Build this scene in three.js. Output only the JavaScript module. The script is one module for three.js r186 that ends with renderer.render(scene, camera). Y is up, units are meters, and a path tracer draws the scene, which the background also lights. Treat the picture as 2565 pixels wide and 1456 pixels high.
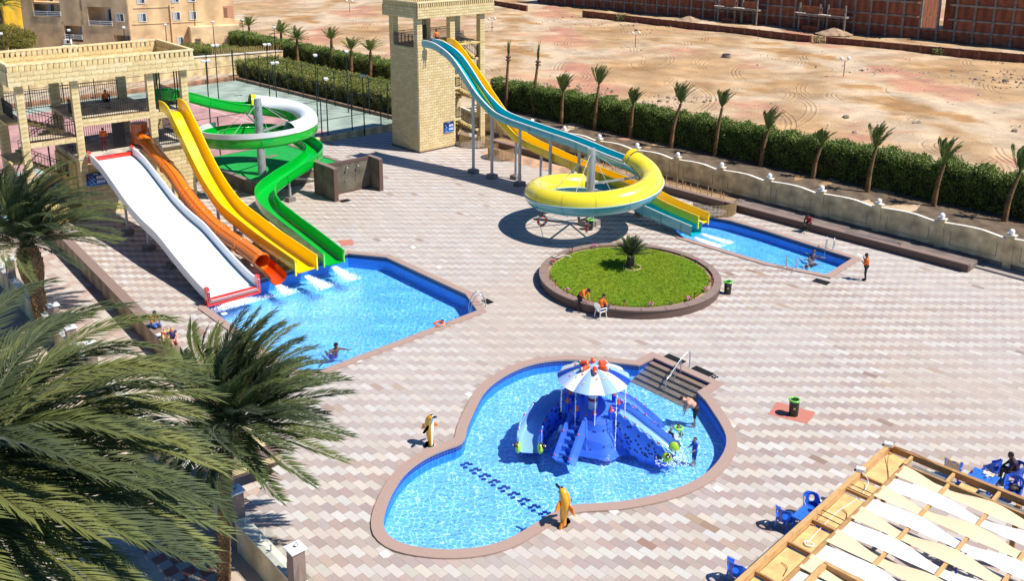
import * as THREE from 'three';
import { Sky } from 'three/addons/objects/Sky.js';
import { MarchingCubes } from 'three/addons/objects/MarchingCubes.js';
import { RoundedBoxGeometry } from 'three/addons/geometries/RoundedBoxGeometry.js';
import { mergeGeometries } from 'three/addons/utils/BufferGeometryUtils.js';

// ---------- camera, sky, sun, exposure ----------
const scene = new THREE.Scene();
const camera = new THREE.PerspectiveCamera(34.98, 1024 / 582, 0.5, 1500);
camera.position.set(0, 21.5, 0);
camera.rotation.order = 'YXZ';
camera.rotation.set(-14.8 * Math.PI / 180, 0, 0.33 * Math.PI / 180);
camera.setViewOffset(2565, 1456, 0, 328, 2565, 1456);      // a shifted lens
const renderer = new THREE.WebGLRenderer({ antialias: true });
renderer.toneMapping = THREE.LinearToneMapping;
renderer.toneMappingExposure = 1.38;
renderer.shadowMap.enabled = true;
const SUN = new THREE.Vector3(0.548, 0.829, -0.11).normalize();
const sky = new Sky();
sky.name = 'sky'; sky.userData = { kind: 'structure', label: 'clear pale blue midday sky', category: 'sky' };
sky.scale.setScalar(1400);
Object.assign(sky.material.uniforms.turbidity, { value: 2 });
sky.material.uniforms.rayleigh.value = 0.75;
sky.material.uniforms.mieCoefficient.value = 0.004;
sky.material.uniforms.sunPosition.value.copy(SUN);
if (sky.material.uniforms.cloudCoverage) sky.material.uniforms.cloudCoverage.value = 0;
scene.add(sky);
scene.environmentIntensity = 0.14;
const sun = new THREE.DirectionalLight(new THREE.Color(1, 0.955, 0.87), 5);
sun.position.copy(SUN).multiplyScalar(200); sun.target.position.set(0, 0, -60);
sun.castShadow = true; sun.shadow.mapSize.set(4096, 4096);
Object.assign(sun.shadow.camera, { left: -120, right: 120, top: 120, bottom: -120, near: 1, far: 600 });
scene.add(sun, sun.target);

// ---------- helpers ----------
const PI = Math.PI, V3 = THREE.Vector3, GRID = PI / 4;
function rng(seed) { let a = seed >>> 0; return () => { a = (a + 0x6d2b79f5) | 0; let t = Math.imul(a ^ (a >>> 15), 1 | a); t = (t + Math.imul(t ^ (t >>> 7), 61 | t)) ^ t; return ((t ^ (t >>> 14)) >>> 0) / 4294967296; }; }
const used = {};
function numbered(n) { const k = used[n] = (used[n] ?? -1) + 1; return k ? n + '_' + String(k).padStart(3, '0') : n; }
function tag(o, label, category, group, kind) { if (label) o.userData.label = label; if (category) o.userData.category = category; if (group) o.userData.group = group; if (kind) o.userData.kind = kind; return o; }
function thing(name, label, category, [x, y, z] = [0, 0, 0], turn = 0, group, kind) { const o = new THREE.Group(); o.name = numbered(name); o.position.set(x, y, z); o.rotation.y = turn; scene.add(o); return tag(o, label, category, group, kind); }
// texture coordinates in metres, from the axis that each face looks along
function muv(g) {
  if (!g.attributes.normal) g.computeVertexNormals();
  const p = g.attributes.position, n = g.attributes.normal, uv = new Float32Array(p.count * 2);
  for (let i = 0; i < p.count; i++) {
    const ax = Math.abs(n.getX(i)), ay = Math.abs(n.getY(i)), az = Math.abs(n.getZ(i)), x = p.getX(i), y = p.getY(i), z = p.getZ(i);
    if (ay >= ax && ay >= az) { uv[2 * i] = x; uv[2 * i + 1] = -z; } else if (ax >= az) { uv[2 * i] = z; uv[2 * i + 1] = y; } else { uv[2 * i] = x; uv[2 * i + 1] = y; }
  }
  g.setAttribute('uv', new THREE.BufferAttribute(uv, 2)); return g;
}
function mesh(name, geo, mat, parent = scene, keepUV = false) {
  if (Array.isArray(geo)) geo = geo.length > 1 ? mergeGeometries(geo.map(g => { const q = g.index ? g.toNonIndexed() : g; for (const k of Object.keys(q.attributes)) if (!['position', 'normal', 'uv', 'color'].includes(k)) q.deleteAttribute(k); if (!q.attributes.uv) muv(q); return q; })) : geo[0];
  if (!keepUV) muv(geo);
  const m = new THREE.Mesh(geo, mat); m.name = parent === scene ? numbered(name) : name; m.castShadow = m.receiveShadow = true; parent.add(m); return m;
}
function struct(name, geo, mat, label, category) { return tag(mesh(name, geo, mat), label, category, null, 'structure'); }
function xf(g, x = 0, y = 0, z = 0, ry = 0, rx = 0, rz = 0) { if (rx) g.rotateX(rx); if (rz) g.rotateZ(rz); if (ry) g.rotateY(ry); return g.translate(x, y, z); }
function box(w, h, d, x = 0, y = 0, z = 0, ry = 0, rx = 0, rz = 0) { return xf(new THREE.BoxGeometry(w, h, d), x, y, z, ry, rx, rz); }
function rbox(w, h, d, x = 0, y = 0, z = 0, r = 0.02, ry = 0, rx = 0, rz = 0) { return xf(new RoundedBoxGeometry(w, h, d, 2, r), x, y, z, ry, rx, rz); }
function cyl(r0, r1, h, x = 0, y = 0, z = 0, n = 12) { return new THREE.CylinderGeometry(r1, r0, h, n).translate(x, y + h / 2, z); }
function ball(r, x, y, z, sx = 1, sy = 1, sz = 1, n = 12) { return new THREE.SphereGeometry(r, n, Math.ceil(n * 0.7)).scale(sx, sy, sz).translate(x, y, z); }
function bar(a, b, r, n = 6) { const A = new V3(...a), B = new V3(...b), d = B.clone().sub(A), g = new THREE.CylinderGeometry(r, r, d.length(), n); g.applyQuaternion(new THREE.Quaternion().setFromUnitVectors(new V3(0, 1, 0), d.normalize())); const c = A.add(B).multiplyScalar(0.5); return g.translate(c.x, c.y, c.z); }
function beam(a, b, w, h) { const A = new V3(...a), B = new V3(...b), d = B.clone().sub(A), L = d.length(); const g = new THREE.BoxGeometry(w, h, L); const m = new THREE.Matrix4().lookAt(B, A, new V3(0, 1, 0)); g.applyMatrix4(m); const c = A.add(B).multiplyScalar(0.5); return g.translate(c.x, c.y, c.z); }
function tube(pts, r, seg = 24, n = 8, closed = false) { return new THREE.TubeGeometry(new THREE.CatmullRomCurve3(pts.map(p => new V3(...p)), closed), seg, r, n, closed); }
function flat(pts, y, holes = []) { const s = new THREE.Shape(pts.map(p => new THREE.Vector2(p[0], -p[1]))); for (const h of holes) s.holes.push(new THREE.Path(h.map(p => new THREE.Vector2(p[0], -p[1])))); return new THREE.ShapeGeometry(s).rotateX(-PI / 2).translate(0, y, 0); }
function prism(pts, y0, y1, holes = []) { const s = new THREE.Shape(pts.map(p => new THREE.Vector2(p[0], -p[1]))); for (const h of holes) s.holes.push(new THREE.Path(h.map(p => new THREE.Vector2(p[0], -p[1])))); return new THREE.ExtrudeGeometry(s, { depth: y1 - y0, bevelEnabled: false }).rotateX(-PI / 2).translate(0, y0, 0); }
function inside(pts, x, z) { let c = false; for (let i = 0, j = pts.length - 1; i < pts.length; j = i++) { const [xi, zi] = pts[i], [xj, zj] = pts[j]; if ((zi > z) !== (zj > z) && x < (xj - xi) * (z - zi) / (zj - zi) + xi) c = !c; } return c; }
function offset(pts, d) { // polygon grown by d (any winding)
  let A = 0; pts.forEach((p, i) => { const q = pts[(i + 1) % pts.length]; A += p[0] * q[1] - q[0] * p[1]; }); const s = A > 0 ? 1 : -1, n = pts.length;
  return pts.map((p, i) => { const a = pts[(i + n - 1) % n], b = pts[(i + 1) % n]; let u = [p[0] - a[0], p[1] - a[1]], v = [b[0] - p[0], b[1] - p[1]]; const lu = Math.hypot(...u), lv = Math.hypot(...v); const n1 = [u[1] / lu * s, -u[0] / lu * s], n2 = [v[1] / lv * s, -v[0] / lv * s]; let m = [n1[0] + n2[0], n1[1] + n2[1]]; const k = Math.max(0.5, 1 + n1[0] * n2[0] + n1[1] * n2[1]); return [p[0] + m[0] / k * d, p[1] + m[1] / k * d]; });
}
function smoothPoly(pts, n) { const c = new THREE.CatmullRomCurve3(pts.map(p => new V3(p[0], 0, p[1])), true, 'centripetal'); return c.getSpacedPoints(n).slice(0, n).map(p => [p.x, p.z]); }

// tileable value noise
function noiseField(N, cells, oct, seed) {
  const out = new Float32Array(N * N); let amp = 1, tot = 0;
  for (let o = 0; o < oct; o++) {
    const c = cells << o, R = rng(seed + o * 71), g = new Float32Array(c * c); for (let i = 0; i < c * c; i++) g[i] = R();
    for (let y = 0; y < N; y++) { const fy = y / N * c, y0 = Math.floor(fy), ty = fy - y0, wy = ty * ty * (3 - 2 * ty), ya = y0 % c, yb = (y0 + 1) % c;
      for (let x = 0; x < N; x++) { const fx = x / N * c, x0 = Math.floor(fx), tx = fx - x0, wx = tx * tx * (3 - 2 * tx), xa = x0 % c, xb = (x0 + 1) % c;
        out[y * N + x] += amp * ((g[ya * c + xa] * (1 - wx) + g[ya * c + xb] * wx) * (1 - wy) + (g[yb * c + xa] * (1 - wx) + g[yb * c + xb] * wx) * wy); } }
    tot += amp; amp *= 0.55;
  }
  for (let i = 0; i < N * N; i++) out[i] /= tot; return out;
}
function dataTex(N, fn, srgb, metres, M = N) {
  const d = new Uint8Array(N * M * 4); for (let i = 0; i < N * M; i++) { const c = fn(i % N, Math.floor(i / N), i); for (let k = 0; k < 3; k++) d[4 * i + k] = Math.max(0, Math.min(255, Math.round(c[k] ?? c[0]))); d[4 * i + 3] = 255; }
  const t = new THREE.DataTexture(d, N, M); t.wrapS = t.wrapT = THREE.RepeatWrapping; t.magFilter = t.minFilter = THREE.LinearFilter; if (srgb) t.colorSpace = THREE.SRGBColorSpace; if (metres) t.repeat.set(1 / metres, 1 / metres); t.needsUpdate = true; return t;
}
const F1 = noiseField(256, 8, 5, 3), F2 = noiseField(256, 4, 6, 9), F3 = noiseField(512, 16, 5, 21);
const mott = (F, lo, hi, m) => dataTex(256, (x, y, i) => { const v = 255 * (lo + (hi - lo) * Math.min(1, Math.max(0, (F[i] - 0.25) / 0.5))); return [v, v, v]; }, true, m);
const T = { fine: mott(F1, 0.86, 1, 1.6), coarse: mott(F2, 0.8, 1, 7), dirt: mott(F2, 0.72, 1, 3.1), bump: dataTex(256, (x, y, i) => [F1[i] * 255], false, 1.2), bumpS: dataTex(256, (x, y, i) => [F1[i] * 255], false, 0.35) };
T.speck = (() => { const R = rng(8); return dataTex(256, () => { const v = 190 + 65 * R(); return [v, v, v]; }, true, 1.1); })();
const lin = (r, g, b) => new THREE.Color().setRGB(r, g, b);
function mat(color, roughness = 0.8, o = {}) { return new THREE.MeshPhysicalMaterial({ color: color.isColor ? color : new THREE.Color(color), roughness, ...o }); }
const gloss = (c, r = 0.22) => mat(c, r, { clearcoat: 0.6, clearcoatRoughness: 0.12 });
const MT = {
  stone: [mat(lin(0.80, 0.62, 0.32), 0.92, { map: T.fine, bumpMap: T.bumpS, bumpScale: 0.02 }), mat(lin(0.74, 0.56, 0.28), 0.92, { map: T.fine, bumpMap: T.bumpS, bumpScale: 0.02 }), mat(lin(0.84, 0.67, 0.37), 0.92, { map: T.fine, bumpMap: T.bumpS, bumpScale: 0.02 }), mat(lin(0.77, 0.59, 0.285), 0.92, { map: T.fine, bumpMap: T.bumpS, bumpScale: 0.02 })],
  mortar: mat(lin(0.42, 0.27, 0.14), 0.95), plaster: mat(lin(0.76, 0.56, 0.22), 0.9, { map: T.dirt }),
  wallPaint: mat(lin(0.88, 0.67, 0.36), 0.9, { map: T.dirt }), capPaint: mat(lin(0.78, 0.72, 0.6), 0.9, { map: T.fine }), plinth: mat(lin(0.25, 0.20, 0.16), 0.9, { map: T.dirt }),
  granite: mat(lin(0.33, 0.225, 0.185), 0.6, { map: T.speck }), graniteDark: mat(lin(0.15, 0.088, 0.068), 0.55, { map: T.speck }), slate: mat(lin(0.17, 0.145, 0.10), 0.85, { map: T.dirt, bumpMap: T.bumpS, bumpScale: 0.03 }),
  coping: mat(lin(0.50, 0.34, 0.275), 0.6, { map: T.speck }),
  iron: mat(lin(0.012, 0.011, 0.01), 0.5), steel: mat(lin(0.56, 0.58, 0.6), 0.35, { metalness: 0.85 }), galv: mat(lin(0.5, 0.52, 0.53), 0.5, { metalness: 0.5, map: T.fine }), concrete: mat(lin(0.3, 0.26, 0.22), 0.95, { map: T.dirt }),
  white: mat(lin(0.8, 0.8, 0.78), 0.5), whiteGloss: gloss(lin(0.82, 0.84, 0.86)), aqua: gloss(lin(0.0, 0.36, 0.50)), teal: gloss(lin(0.0, 0.42, 0.48)), tealOut: gloss(lin(0.12, 0.42, 0.47)), yellow: gloss(lin(0.9, 0.58, 0.0)), yellowB: gloss(lin(0.88, 0.70, 0.03)), orange: gloss(lin(0.75, 0.18, 0.008)), orangeD: gloss(lin(0.55, 0.1, 0.01)), green: gloss(lin(0.0, 0.40, 0.025)), red: gloss(lin(0.72, 0.03, 0.012)), blue: gloss(lin(0.015, 0.06, 0.62)),
  chairBlue: gloss(lin(0.012, 0.10, 0.60), 0.35), black: mat(lin(0.012, 0.012, 0.012), 0.6), binBlack: mat(lin(0.018, 0.02, 0.016), 0.45), lime: gloss(lin(0.18, 0.62, 0.06)), wood: mat(lin(0.62, 0.36, 0.14), 0.7, { map: T.fine }), woodDark: mat(lin(0.45, 0.24, 0.085), 0.75, { map: T.fine }), canvasW: mat(lin(0.84, 0.84, 0.82), 0.85, { transmission: 0.12 }), canvasB: mat(lin(0.74, 0.58, 0.37), 0.85, { transmission: 0.1 }),
  trunk: mat(lin(0.26, 0.145, 0.065), 0.95, { map: T.dirt, bumpMap: T.bumpS, bumpScale: 0.03 }), trunkDk: mat(lin(0.17, 0.10, 0.05), 0.95, { map: T.dirt }), soil: mat(lin(0.42, 0.28, 0.16), 1, { map: T.dirt }), glass: mat(lin(0.95, 0.98, 0.97), 0.03, { transmission: 1, thickness: 0, ior: 1.5 }),
};
const box1 = new THREE.BoxGeometry(1, 1, 1);
// countable pieces: the first `most` are meshes of their own, the rest one part of kind stuff
function pieces(parent, name, list, mats, most = 300, geo = box1) {
  const rest = mats.map(() => []);
  list.forEach((p, i) => { if (i < most) { const m = new THREE.Mesh(geo, mats[p.c]); m.name = name; m.applyMatrix4(p.m); m.castShadow = m.receiveShadow = true; parent.add(m); } else rest[p.c].push(p.m); });
  const all = []; rest.forEach((r, c) => r.forEach(m => all.push([m, mats[c].color])));
  if (all.length) { const base = mats[0].clone(); base.color = new THREE.Color(1, 1, 1); const im = new THREE.InstancedMesh(geo, base, all.length); all.forEach(([m, c], i) => { im.setMatrixAt(i, m); im.setColorAt(i, c); }); im.name = name + '_rest'; im.userData.kind = 'stuff'; im.castShadow = im.receiveShadow = true; parent.add(im); }
}
const mtx = (x, y, z, sx, sy, sz, ry = 0, rx = 0, rz = 0) => new THREE.Matrix4().compose(new V3(x, y, z), new THREE.Quaternion().setFromEuler(new THREE.Euler(rx, ry, rz, 'YXZ')), new V3(sx, sy, sz));
function scatter(name, geo, mat_, mats4, parent = scene, colors) { const im = new THREE.InstancedMesh(geo, mat_, mats4.length); mats4.forEach((m, i) => { im.setMatrixAt(i, m); if (colors) im.setColorAt(i, colors[i]); }); im.name = parent === scene ? numbered(name) : name; im.userData.kind = 'stuff'; im.castShadow = im.receiveShadow = true; parent.add(im); return im; }
// ---------- plan: the site's grid runs at 45 degrees; e1 right-back, e2 right-front ----------
const c45 = Math.SQRT1_2;
const st = (s, t) => [c45 * (s + t), c45 * (t - s)];                 // grid metres -> x, z
const mainPool = [[-17.5, -50.2], [-10.72, -56.9], [-8.11, -56.24], [-2.63, -50.25], [-1.87, -47.92], [-8.56, -41.41], [-9.3, -40.75], [-10.6, -40.83], [-14.91, -45.66], [-17.2, -48.2]];
const slidePool = [[11.35, -62.5], [11.83, -60.4], [16.4, -55.6], [19.57, -53.63], [22.22, -56.5], [18.06, -61.78], [15.96, -64.12], [14.3, -65.2]];
const kidsRaw = [[4.94, -41.85], [3.52, -42.04], [2.32, -42.03], [1.02, -41.59], [0.03, -40.79], [-0.75, -39.79], [-1.23, -38.83], [-1.6, -37.38], [-1.89, -35.8], [-2.07, -34.5], [-2.71, -34.02], [-3.48, -33.36], [-4.18, -32.3], [-4.55, -31.0], [-4.68, -29.7], [-4.63, -29.06], [-4.44, -28.55], [-4.0, -28.1], [-3.32, -27.82], [-2.26, -27.67], [-1.22, -27.76], [-0.52, -28.0], [0.06, -28.33], [0.78, -28.98], [1.69, -29.84], [2.34, -30.21], [4.06, -30.44], [5.4, -30.83], [6.74, -31.48], [7.75, -32.28], [8.52, -33.26], [9.05, -34.3], [9.25, -35.2], [9.22, -36.2], [9.11, -37.1], [8.97, -38.1]];
const kidsPool = [...new THREE.CatmullRomCurve3(kidsRaw.map(p => new V3(p[0], 0, p[1])), false, 'centripetal').getSpacedPoints(120).map(p => [p.x, p.z]), [8.74, -38.87], [9.55, -39.71], [7.18, -42.35], [6.32, -41.54]];
const GARDEN = [7.15, -52.37];
const deckOutline = [[-1, -19], [42, -19], [42, -45.3], [-5, -95.4], [-12.4, -92.3], [-28.1, -79.6], [-42, -66], [-34, -63.8], [-14.9, -40.0], [-10.9, -34.9], [-9.3, -33.2], [-9.9, -29.6]];
const pools = [mainPool, slidePool, kidsPool];

// desert and the ground under the hotel and the courts
{
  const N = 512, F = F3, G = noiseField(512, 3, 7, 44), K = noiseField(512, 5, 6, 91);
  const sand = dataTex(N, (x, y, i) => {
    const a = G[i], b = K[i], f = F[i]; let r = 202, g = 163, bl = 120;
    const k = Math.max(0, Math.min(1, (a - 0.42) * 5)); r += (226 - r) * k; g += (200 - g) * k; bl += (172 - bl) * k;        // bleached crust
    const q = Math.max(0, Math.min(1, (b - 0.56) * 7)); r += (188 - r) * q; g += (142 - g) * q; bl += (92 - bl) * q;           // ochre
    const p = Math.max(0, Math.min(1, (0.4 - b) * 7)); r += (208 - r) * p; g += (150 - g) * p; bl += (124 - bl) * p;
    const e = 0.8 + 0.4 * f; return [r * e, g * e, bl * e];
  }, true, 46);
  const step = 1.6, pos = [], idx = [], ids = new Map();
  const site = [[-160, 30], [120, 30], [120, 34], [45, -41.5], [0.5, -88.9], [-4.5, -97], [-12, -103], [-40, -132], [-62, -138], [-62, -170], [-160, -170]];
  const G2 = noiseField(256, 6, 5, 5);
  const hgt = (x, z) => { const s = (v) => ((v % 1) + 1) % 1, n = G2[Math.floor(s(z / 90) * 256) * 256 + Math.floor(s(x / 90) * 256)], n2 = F1[Math.floor(s(z / 13) * 256) * 256 + Math.floor(s(x / 13) * 256)]; return -0.25 + (n - 0.5) * 0.9 + (n2 - 0.5) * 0.35; };
  const vid = (i, j) => { const k = i * 4096 + j; if (!ids.has(k)) { const x = -150 + i * step, z = -290 + j * step; ids.set(k, pos.length / 3); pos.push(x, hgt(x, z), z); } return ids.get(k); };
  for (let i = 0; i < 190; i++) for (let j = 0; j < 180; j++) { const x = -150 + (i + 0.5) * step, z = -290 + (j + 0.5) * step; if (inside(site, x, z)) continue; const a = vid(i, j), b = vid(i + 1, j), d = vid(i, j + 1), e = vid(i + 1, j + 1); idx.push(a, d, b, b, d, e); }
  const g = new THREE.BufferGeometry(); g.setAttribute('position', new THREE.Float32BufferAttribute(pos, 3)); g.setIndex(idx); g.computeVertexNormals();
  // wheel ruts: fine curved relief
  const rut = (() => { const cv = document.createElement('canvas'); cv.width = cv.height = 1024; const c = cv.getContext('2d'); c.fillStyle = '#808080'; c.fillRect(0, 0, 1024, 1024); const R = rng(5); for (let k = 0; k < 90; k++) { c.strokeStyle = R() < 0.5 ? 'rgba(40,40,40,.6)' : 'rgba(210,210,210,.55)'; c.lineWidth = 2 + R() * 4; const x = R() * 1024, y = R() * 1024, r = 60 + R() * 340, a = R() * 6.28; for (let d = 0; d < 3; d++) { c.beginPath(); c.arc(x, y, r + d * 9, a, a + 0.5 + R() * 1.1); c.stroke(); } } for (let k = 0; k < 9000; k++) { c.fillStyle = `rgba(${R() < 0.5 ? '30,30,30' : '230,230,230'},.35)`; const s = 1 + R() * 2.5; c.fillRect(R() * 1024, R() * 1024, s, s); } const t = new THREE.CanvasTexture(cv); t.wrapS = t.wrapT = THREE.RepeatWrapping; t.repeat.set(1 / 62, 1 / 62); return t; })();
  struct('desert_ground', g, mat(lin(0.66, 0.65, 0.60), 1, { map: sand, bumpMap: rut, bumpScale: 0.35 }), 'bare sandy building land with wheel tracks behind the hedges', 'desert');
  const sand2 = sand.clone(); sand2.repeat.set(1 / 23, 1 / 23);
  struct('yard_ground', flat([[-160, -190], [-62, -190], [-62, -150], [-38, -134], [-10, -104], [-3, -97], [-8, -89], [-28.1, -79.7], [-42, -66.1], [-60, -62], [-160, -90]], -0.3), mat(lin(0.5, 0.4, 0.29), 1, { map: T.dirt }), 'dusty yard around the tennis court and hotel', 'ground');
  // planting strip between boundary wall and hedge
  struct('planting_strip', flat([[0.5, -88.9], [48, -38.5], [60, -46], [44, -62], [6, -100], [-2, -107.5], [-6, -104], [-4.6, -95.8]], -0.04), mat(lin(0.16, 0.11, 0.07), 1, { map: T.dirt }), 'dark planting bed behind the boundary wall', 'planting bed');
}
// ---------- paved deck ----------
const PW = 0.343;
const tones = { light: [lin(0.645, 0.585, 0.53), lin(0.67, 0.63, 0.58), lin(0.63, 0.56, 0.485), lin(0.655, 0.575, 0.485)], dark: [lin(0.455, 0.345, 0.305), lin(0.43, 0.335, 0.305), lin(0.48, 0.355, 0.30), lin(0.49, 0.40, 0.365)], warm: [lin(0.38, 0.235, 0.165), lin(0.46, 0.33, 0.22), lin(0.34, 0.23, 0.18)] };
{
  const holes = pools.map(p => offset(p, 0.04));
  const deck = struct('paved_deck', flat(deckOutline, -0.012, holes), mat(lin(0.44, 0.37, 0.33), 0.95, { map: T.speck }), 'pale pavers laid in zigzag stripes around the pools', 'paving');
  const R = rng(77), list = [], blocked = pools.map(p => offset(p, 0.1)), gr = [GARDEN[0], GARDEN[1], 5.3];
  const n1 = (x, z, m, F = F2) => { const s = v => ((v % 1) + 1) % 1; return F[Math.floor(s(z / m) * 256) * 256 + Math.floor(s(x / m) * 256)]; };
  for (let j = Math.floor(5 / PW); j < 82 / PW; j++) for (let i = Math.floor((-80 - j * PW) / (2 * PW)); i < (42 - j * PW) / (2 * PW); i++) {
    const s = j * PW, t = (2 * i + j) * PW, [x, z] = st(s, t);
    if (!inside(deckOutline, x, z)) continue;
    if (Math.hypot(x - gr[0], z - gr[1]) < gr[2]) continue;
    const [ax, az] = [c45 * PW * 0.5, -c45 * PW * 0.5], [bx, bz] = [c45 * PW, c45 * PW];
    if (blocked.some(p => [[1, 1], [1, -1], [-1, 1], [-1, -1], [0, 0]].some(([u, v]) => inside(p, x + u * ax + v * bx, z + u * az + v * bz)))) continue;
    const big = n1(x + 7, z, 37), patch = n1(x, z + 3, 11, F1), worn = n1(x + 50, z, 61);
    let c; const dk = (((i % 2) + 2) % 2) === 0, q = R();
    if (patch > 0.66 && q < 0.12) c = tones.warm[Math.floor(R() * 3)].clone(); else c = (dk ? tones.dark : tones.light)[Math.floor(R() * 4)].clone();
    const fade = Math.max(0, Math.min(0.6, (worn - 0.46) * 4)); if (dk) c.lerp(lin(0.575, 0.505, 0.47), fade); else c.lerp(lin(0.565, 0.505, 0.465), fade * 0.5);
    if (big > 0.55) c.lerp(lin(0.57, 0.46, 0.375), (big - 0.55) * 3); c.multiplyScalar(0.93 + 0.14 * R());
    list.push({ x, z, c, d: (R() - 0.5) * 0.003 });
  }
  const pg = new THREE.BoxGeometry(PW - 0.007, 0.05, 2 * PW - 0.007); const pm = mat(lin(1, 1, 1), 0.88, { map: T.speck });
  const near = p => (p.x > -7.2 && p.x < 10 && p.z > -34.5 && p.z < -25.4) ? -p.z + Math.abs(p.x - 1) * 0.15 : 1e3 - p.z;
  list.sort((a, b) => near(a) - near(b));
  const turn = GRID; // box x along e1, z along e2
  const mk = {}; const rest = list.slice(300);
  list.slice(0, 300).forEach(p => { const key = p.c.toArray().map(v => Math.round(v * 40)).join(); mk[key] ??= mat(lin(...p.c.toArray().map(v => Math.round(v * 40) / 40)), 0.88, { map: T.speck }); const m = new THREE.Mesh(pg, mk[key]); m.name = 'paver'; m.position.set(p.x, -0.025 + p.d, p.z); m.rotation.y = turn; m.castShadow = m.receiveShadow = true; deck.add(m); });
  scatter('paver_rest', pg, pm, rest.map(p => mtx(p.x, -0.025 + p.d, p.z, 1, 1, 1, turn)), deck, rest.map(p => p.c));
}
// ---------- lower path and court on the left ----------
{
  const path = [[-34, -63.8], [-14.9, -40.0], [-10.9, -34.9], [-9.3, -33.2], [-9.9, -29.6], [-13.0, -33.0], [-30.6, -52.6], [-46, -69.6], [-42, -66]];
  const lower = struct('lower_path', flat(path, -0.71), mat(lin(0.44, 0.35, 0.3), 0.95, { map: T.speck }), 'lower path of pink and cream slabs beside the bench wall', 'paving');
  const R = rng(31), L = [], pal = [lin(0.62, 0.52, 0.44), lin(0.57, 0.43, 0.36), lin(0.5, 0.37, 0.31), lin(0.65, 0.57, 0.5)].map(c => mat(c, 0.9, { map: T.speck }));
  for (let a = 8; a < 45; a += 0.5) for (let b = -84; b < -26; b += 0.62) { const s = a, t = b + (Math.round(a / 0.5) % 2) * 0.31, [x, z] = st(s, t); if (inside(offset(path, -0.35), x, z)) L.push({ m: mtx(x, -0.72, z, 0.49, 0.04, 0.61, GRID), c: Math.floor(R() * 4), z }); }
  L.sort((a, b) => b.z - a.z); pieces(lower, 'slab', L, pal, 300);
  const court = [[-9.9, -29.9], [-1, -19], [4, -8], [-40, -4], [-90, -50], [-60, -84], [-46, -69.6], [-30.6, -52.6]];
  struct('lower_court', flat(court, -1.0), mat(lin(0.55, 0.44, 0.34), 0.95, { map: T.coarse }), 'sandy coloured courtyard floor under the tall palms', 'paving');
  // red and cream chequered strip in the court
  const L2 = []; for (let a = 0; a < 3; a++) for (let b = 0; b < 18; b++) { const [x, z] = st(11.2 + a * 0.45, -33.5 + b * 0.45); L2.push({ m: mtx(x, -0.985, z, 0.44, 0.03, 0.44, GRID), c: (a + b) % 2 }); }
  const strip = tag(new THREE.Group(), 'red and cream chequered paving strip beside the glass fence wall', 'paving', null, 'structure'); strip.name = 'chequered_strip'; scene.add(strip);
  pieces(strip, 'tile', L2, [mat(lin(0.42, 0.16, 0.12), 0.9, { map: T.speck }), mat(lin(0.55, 0.46, 0.4), 0.9, { map: T.speck })], 300);
}
// ---------- tennis court ----------
{
  const q = (s0, s1, t0, t1) => [st(s0, t0), st(s1, t0), st(s1, t1), st(s0, t1)];
  const court = struct('tennis_court', flat(q(10, 60.4, -113, -75.6), -0.1), mat(lin(0.34, 0.41, 0.34), 0.95, { map: T.coarse }), 'faded green and pink hard court behind the pavilion', 'tennis court');
  mesh('playing_area', flat(q(20, 52, -109, -84), -0.095), mat(lin(0.50, 0.27, 0.25), 0.95, { map: T.coarse }), court);
  mesh('playing_area', flat(q(20, 52, -82.3, -77.2), -0.095), mat(lin(0.50, 0.27, 0.25), 0.95, { map: T.coarse }), court);
  const w = mat(lin(0.75, 0.7, 0.66), 0.9);
  for (const a of [q(51.92, 52, -109, -84), q(20, 52, -84.08, -84), q(20, 52, -109, -108.92), q(48.6, 48.68, -109, -84), q(43.2, 43.28, -104, -88), q(38, 48.6, -96, -95.92), q(20, 52, -80, -79.92), q(51.92, 52, -82.3, -77.2)]) mesh('court_line', flat(a, -0.09), w, court);
  // low kerb walls round the court
  const k1 = tag(mesh('court_kerb', [box(42, 0.75, 0.35, 0, 0.1, 0)], MT.wallPaint), 'low tan wall along the front of the tennis court', 'wall'); const [kx, kz] = st(39.6, -75.3); k1.position.set(kx, 0, kz); k1.rotation.y = GRID;
  const k2 = tag(mesh('court_kerb', [box(0.3, 0.5, 38, 0, 0, 0)], mat(lin(0.36, 0.22, 0.12), 0.95, { map: T.dirt })), 'low brown kerb between tennis court and shrubs', 'wall'); const [k2x, k2z] = st(60.7, -94.4); k2.position.set(k2x, 0, k2z); k2.rotation.y = GRID;
  const k3 = tag(mesh('court_kerb', [box(50, 0.9, 0.35, 0, 0, 0)], mat(lin(0.5, 0.25, 0.14), 0.95, { map: T.dirt })), 'long reddish kerb at the far end of the tennis court', 'wall'); const [k3x, k3z] = st(36, -113.3); k3.position.set(k3x, 0, k3z); k3.rotation.y = GRID;
}
// ---------- pools ----------
const tileCausticTex = (base, line, cells, warp, w, seed, m) => { const N = 512, A = noiseField(N, 10, 3, seed), B = noiseField(N, 10, 3, seed + 5), L = noiseField(N, 5, 3, seed + 9); return dataTex(N, (x, y, i) => { let u = x / N * cells + (A[i] - 0.5) * warp, v = y / N * cells + (B[i] - 0.5) * warp; const d = Math.min(Math.abs(u - Math.round(u)), Math.abs(v - Math.round(v))), k = Math.max(0, 1 - d / (w * (0.35 + 1.3 * L[i]))); const s = 0.93 + 0.14 * L[i]; return [0, 1, 2].map(q => (base[q] + (line[q] - base[q]) * k) * s); }, true, m); };  // plain tile grid; with warp its pale lines imitate caustic light in colour
const waveTex = (() => { const N = 512, A = noiseField(N, 14, 4, 301), B = noiseField(N, 22, 3, 302); return (m) => dataTex(N, (x, y, i) => [255 * (0.55 * Math.abs(A[i] - 0.5) * 2 + 0.45 * B[i])], false, m); })();
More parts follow.
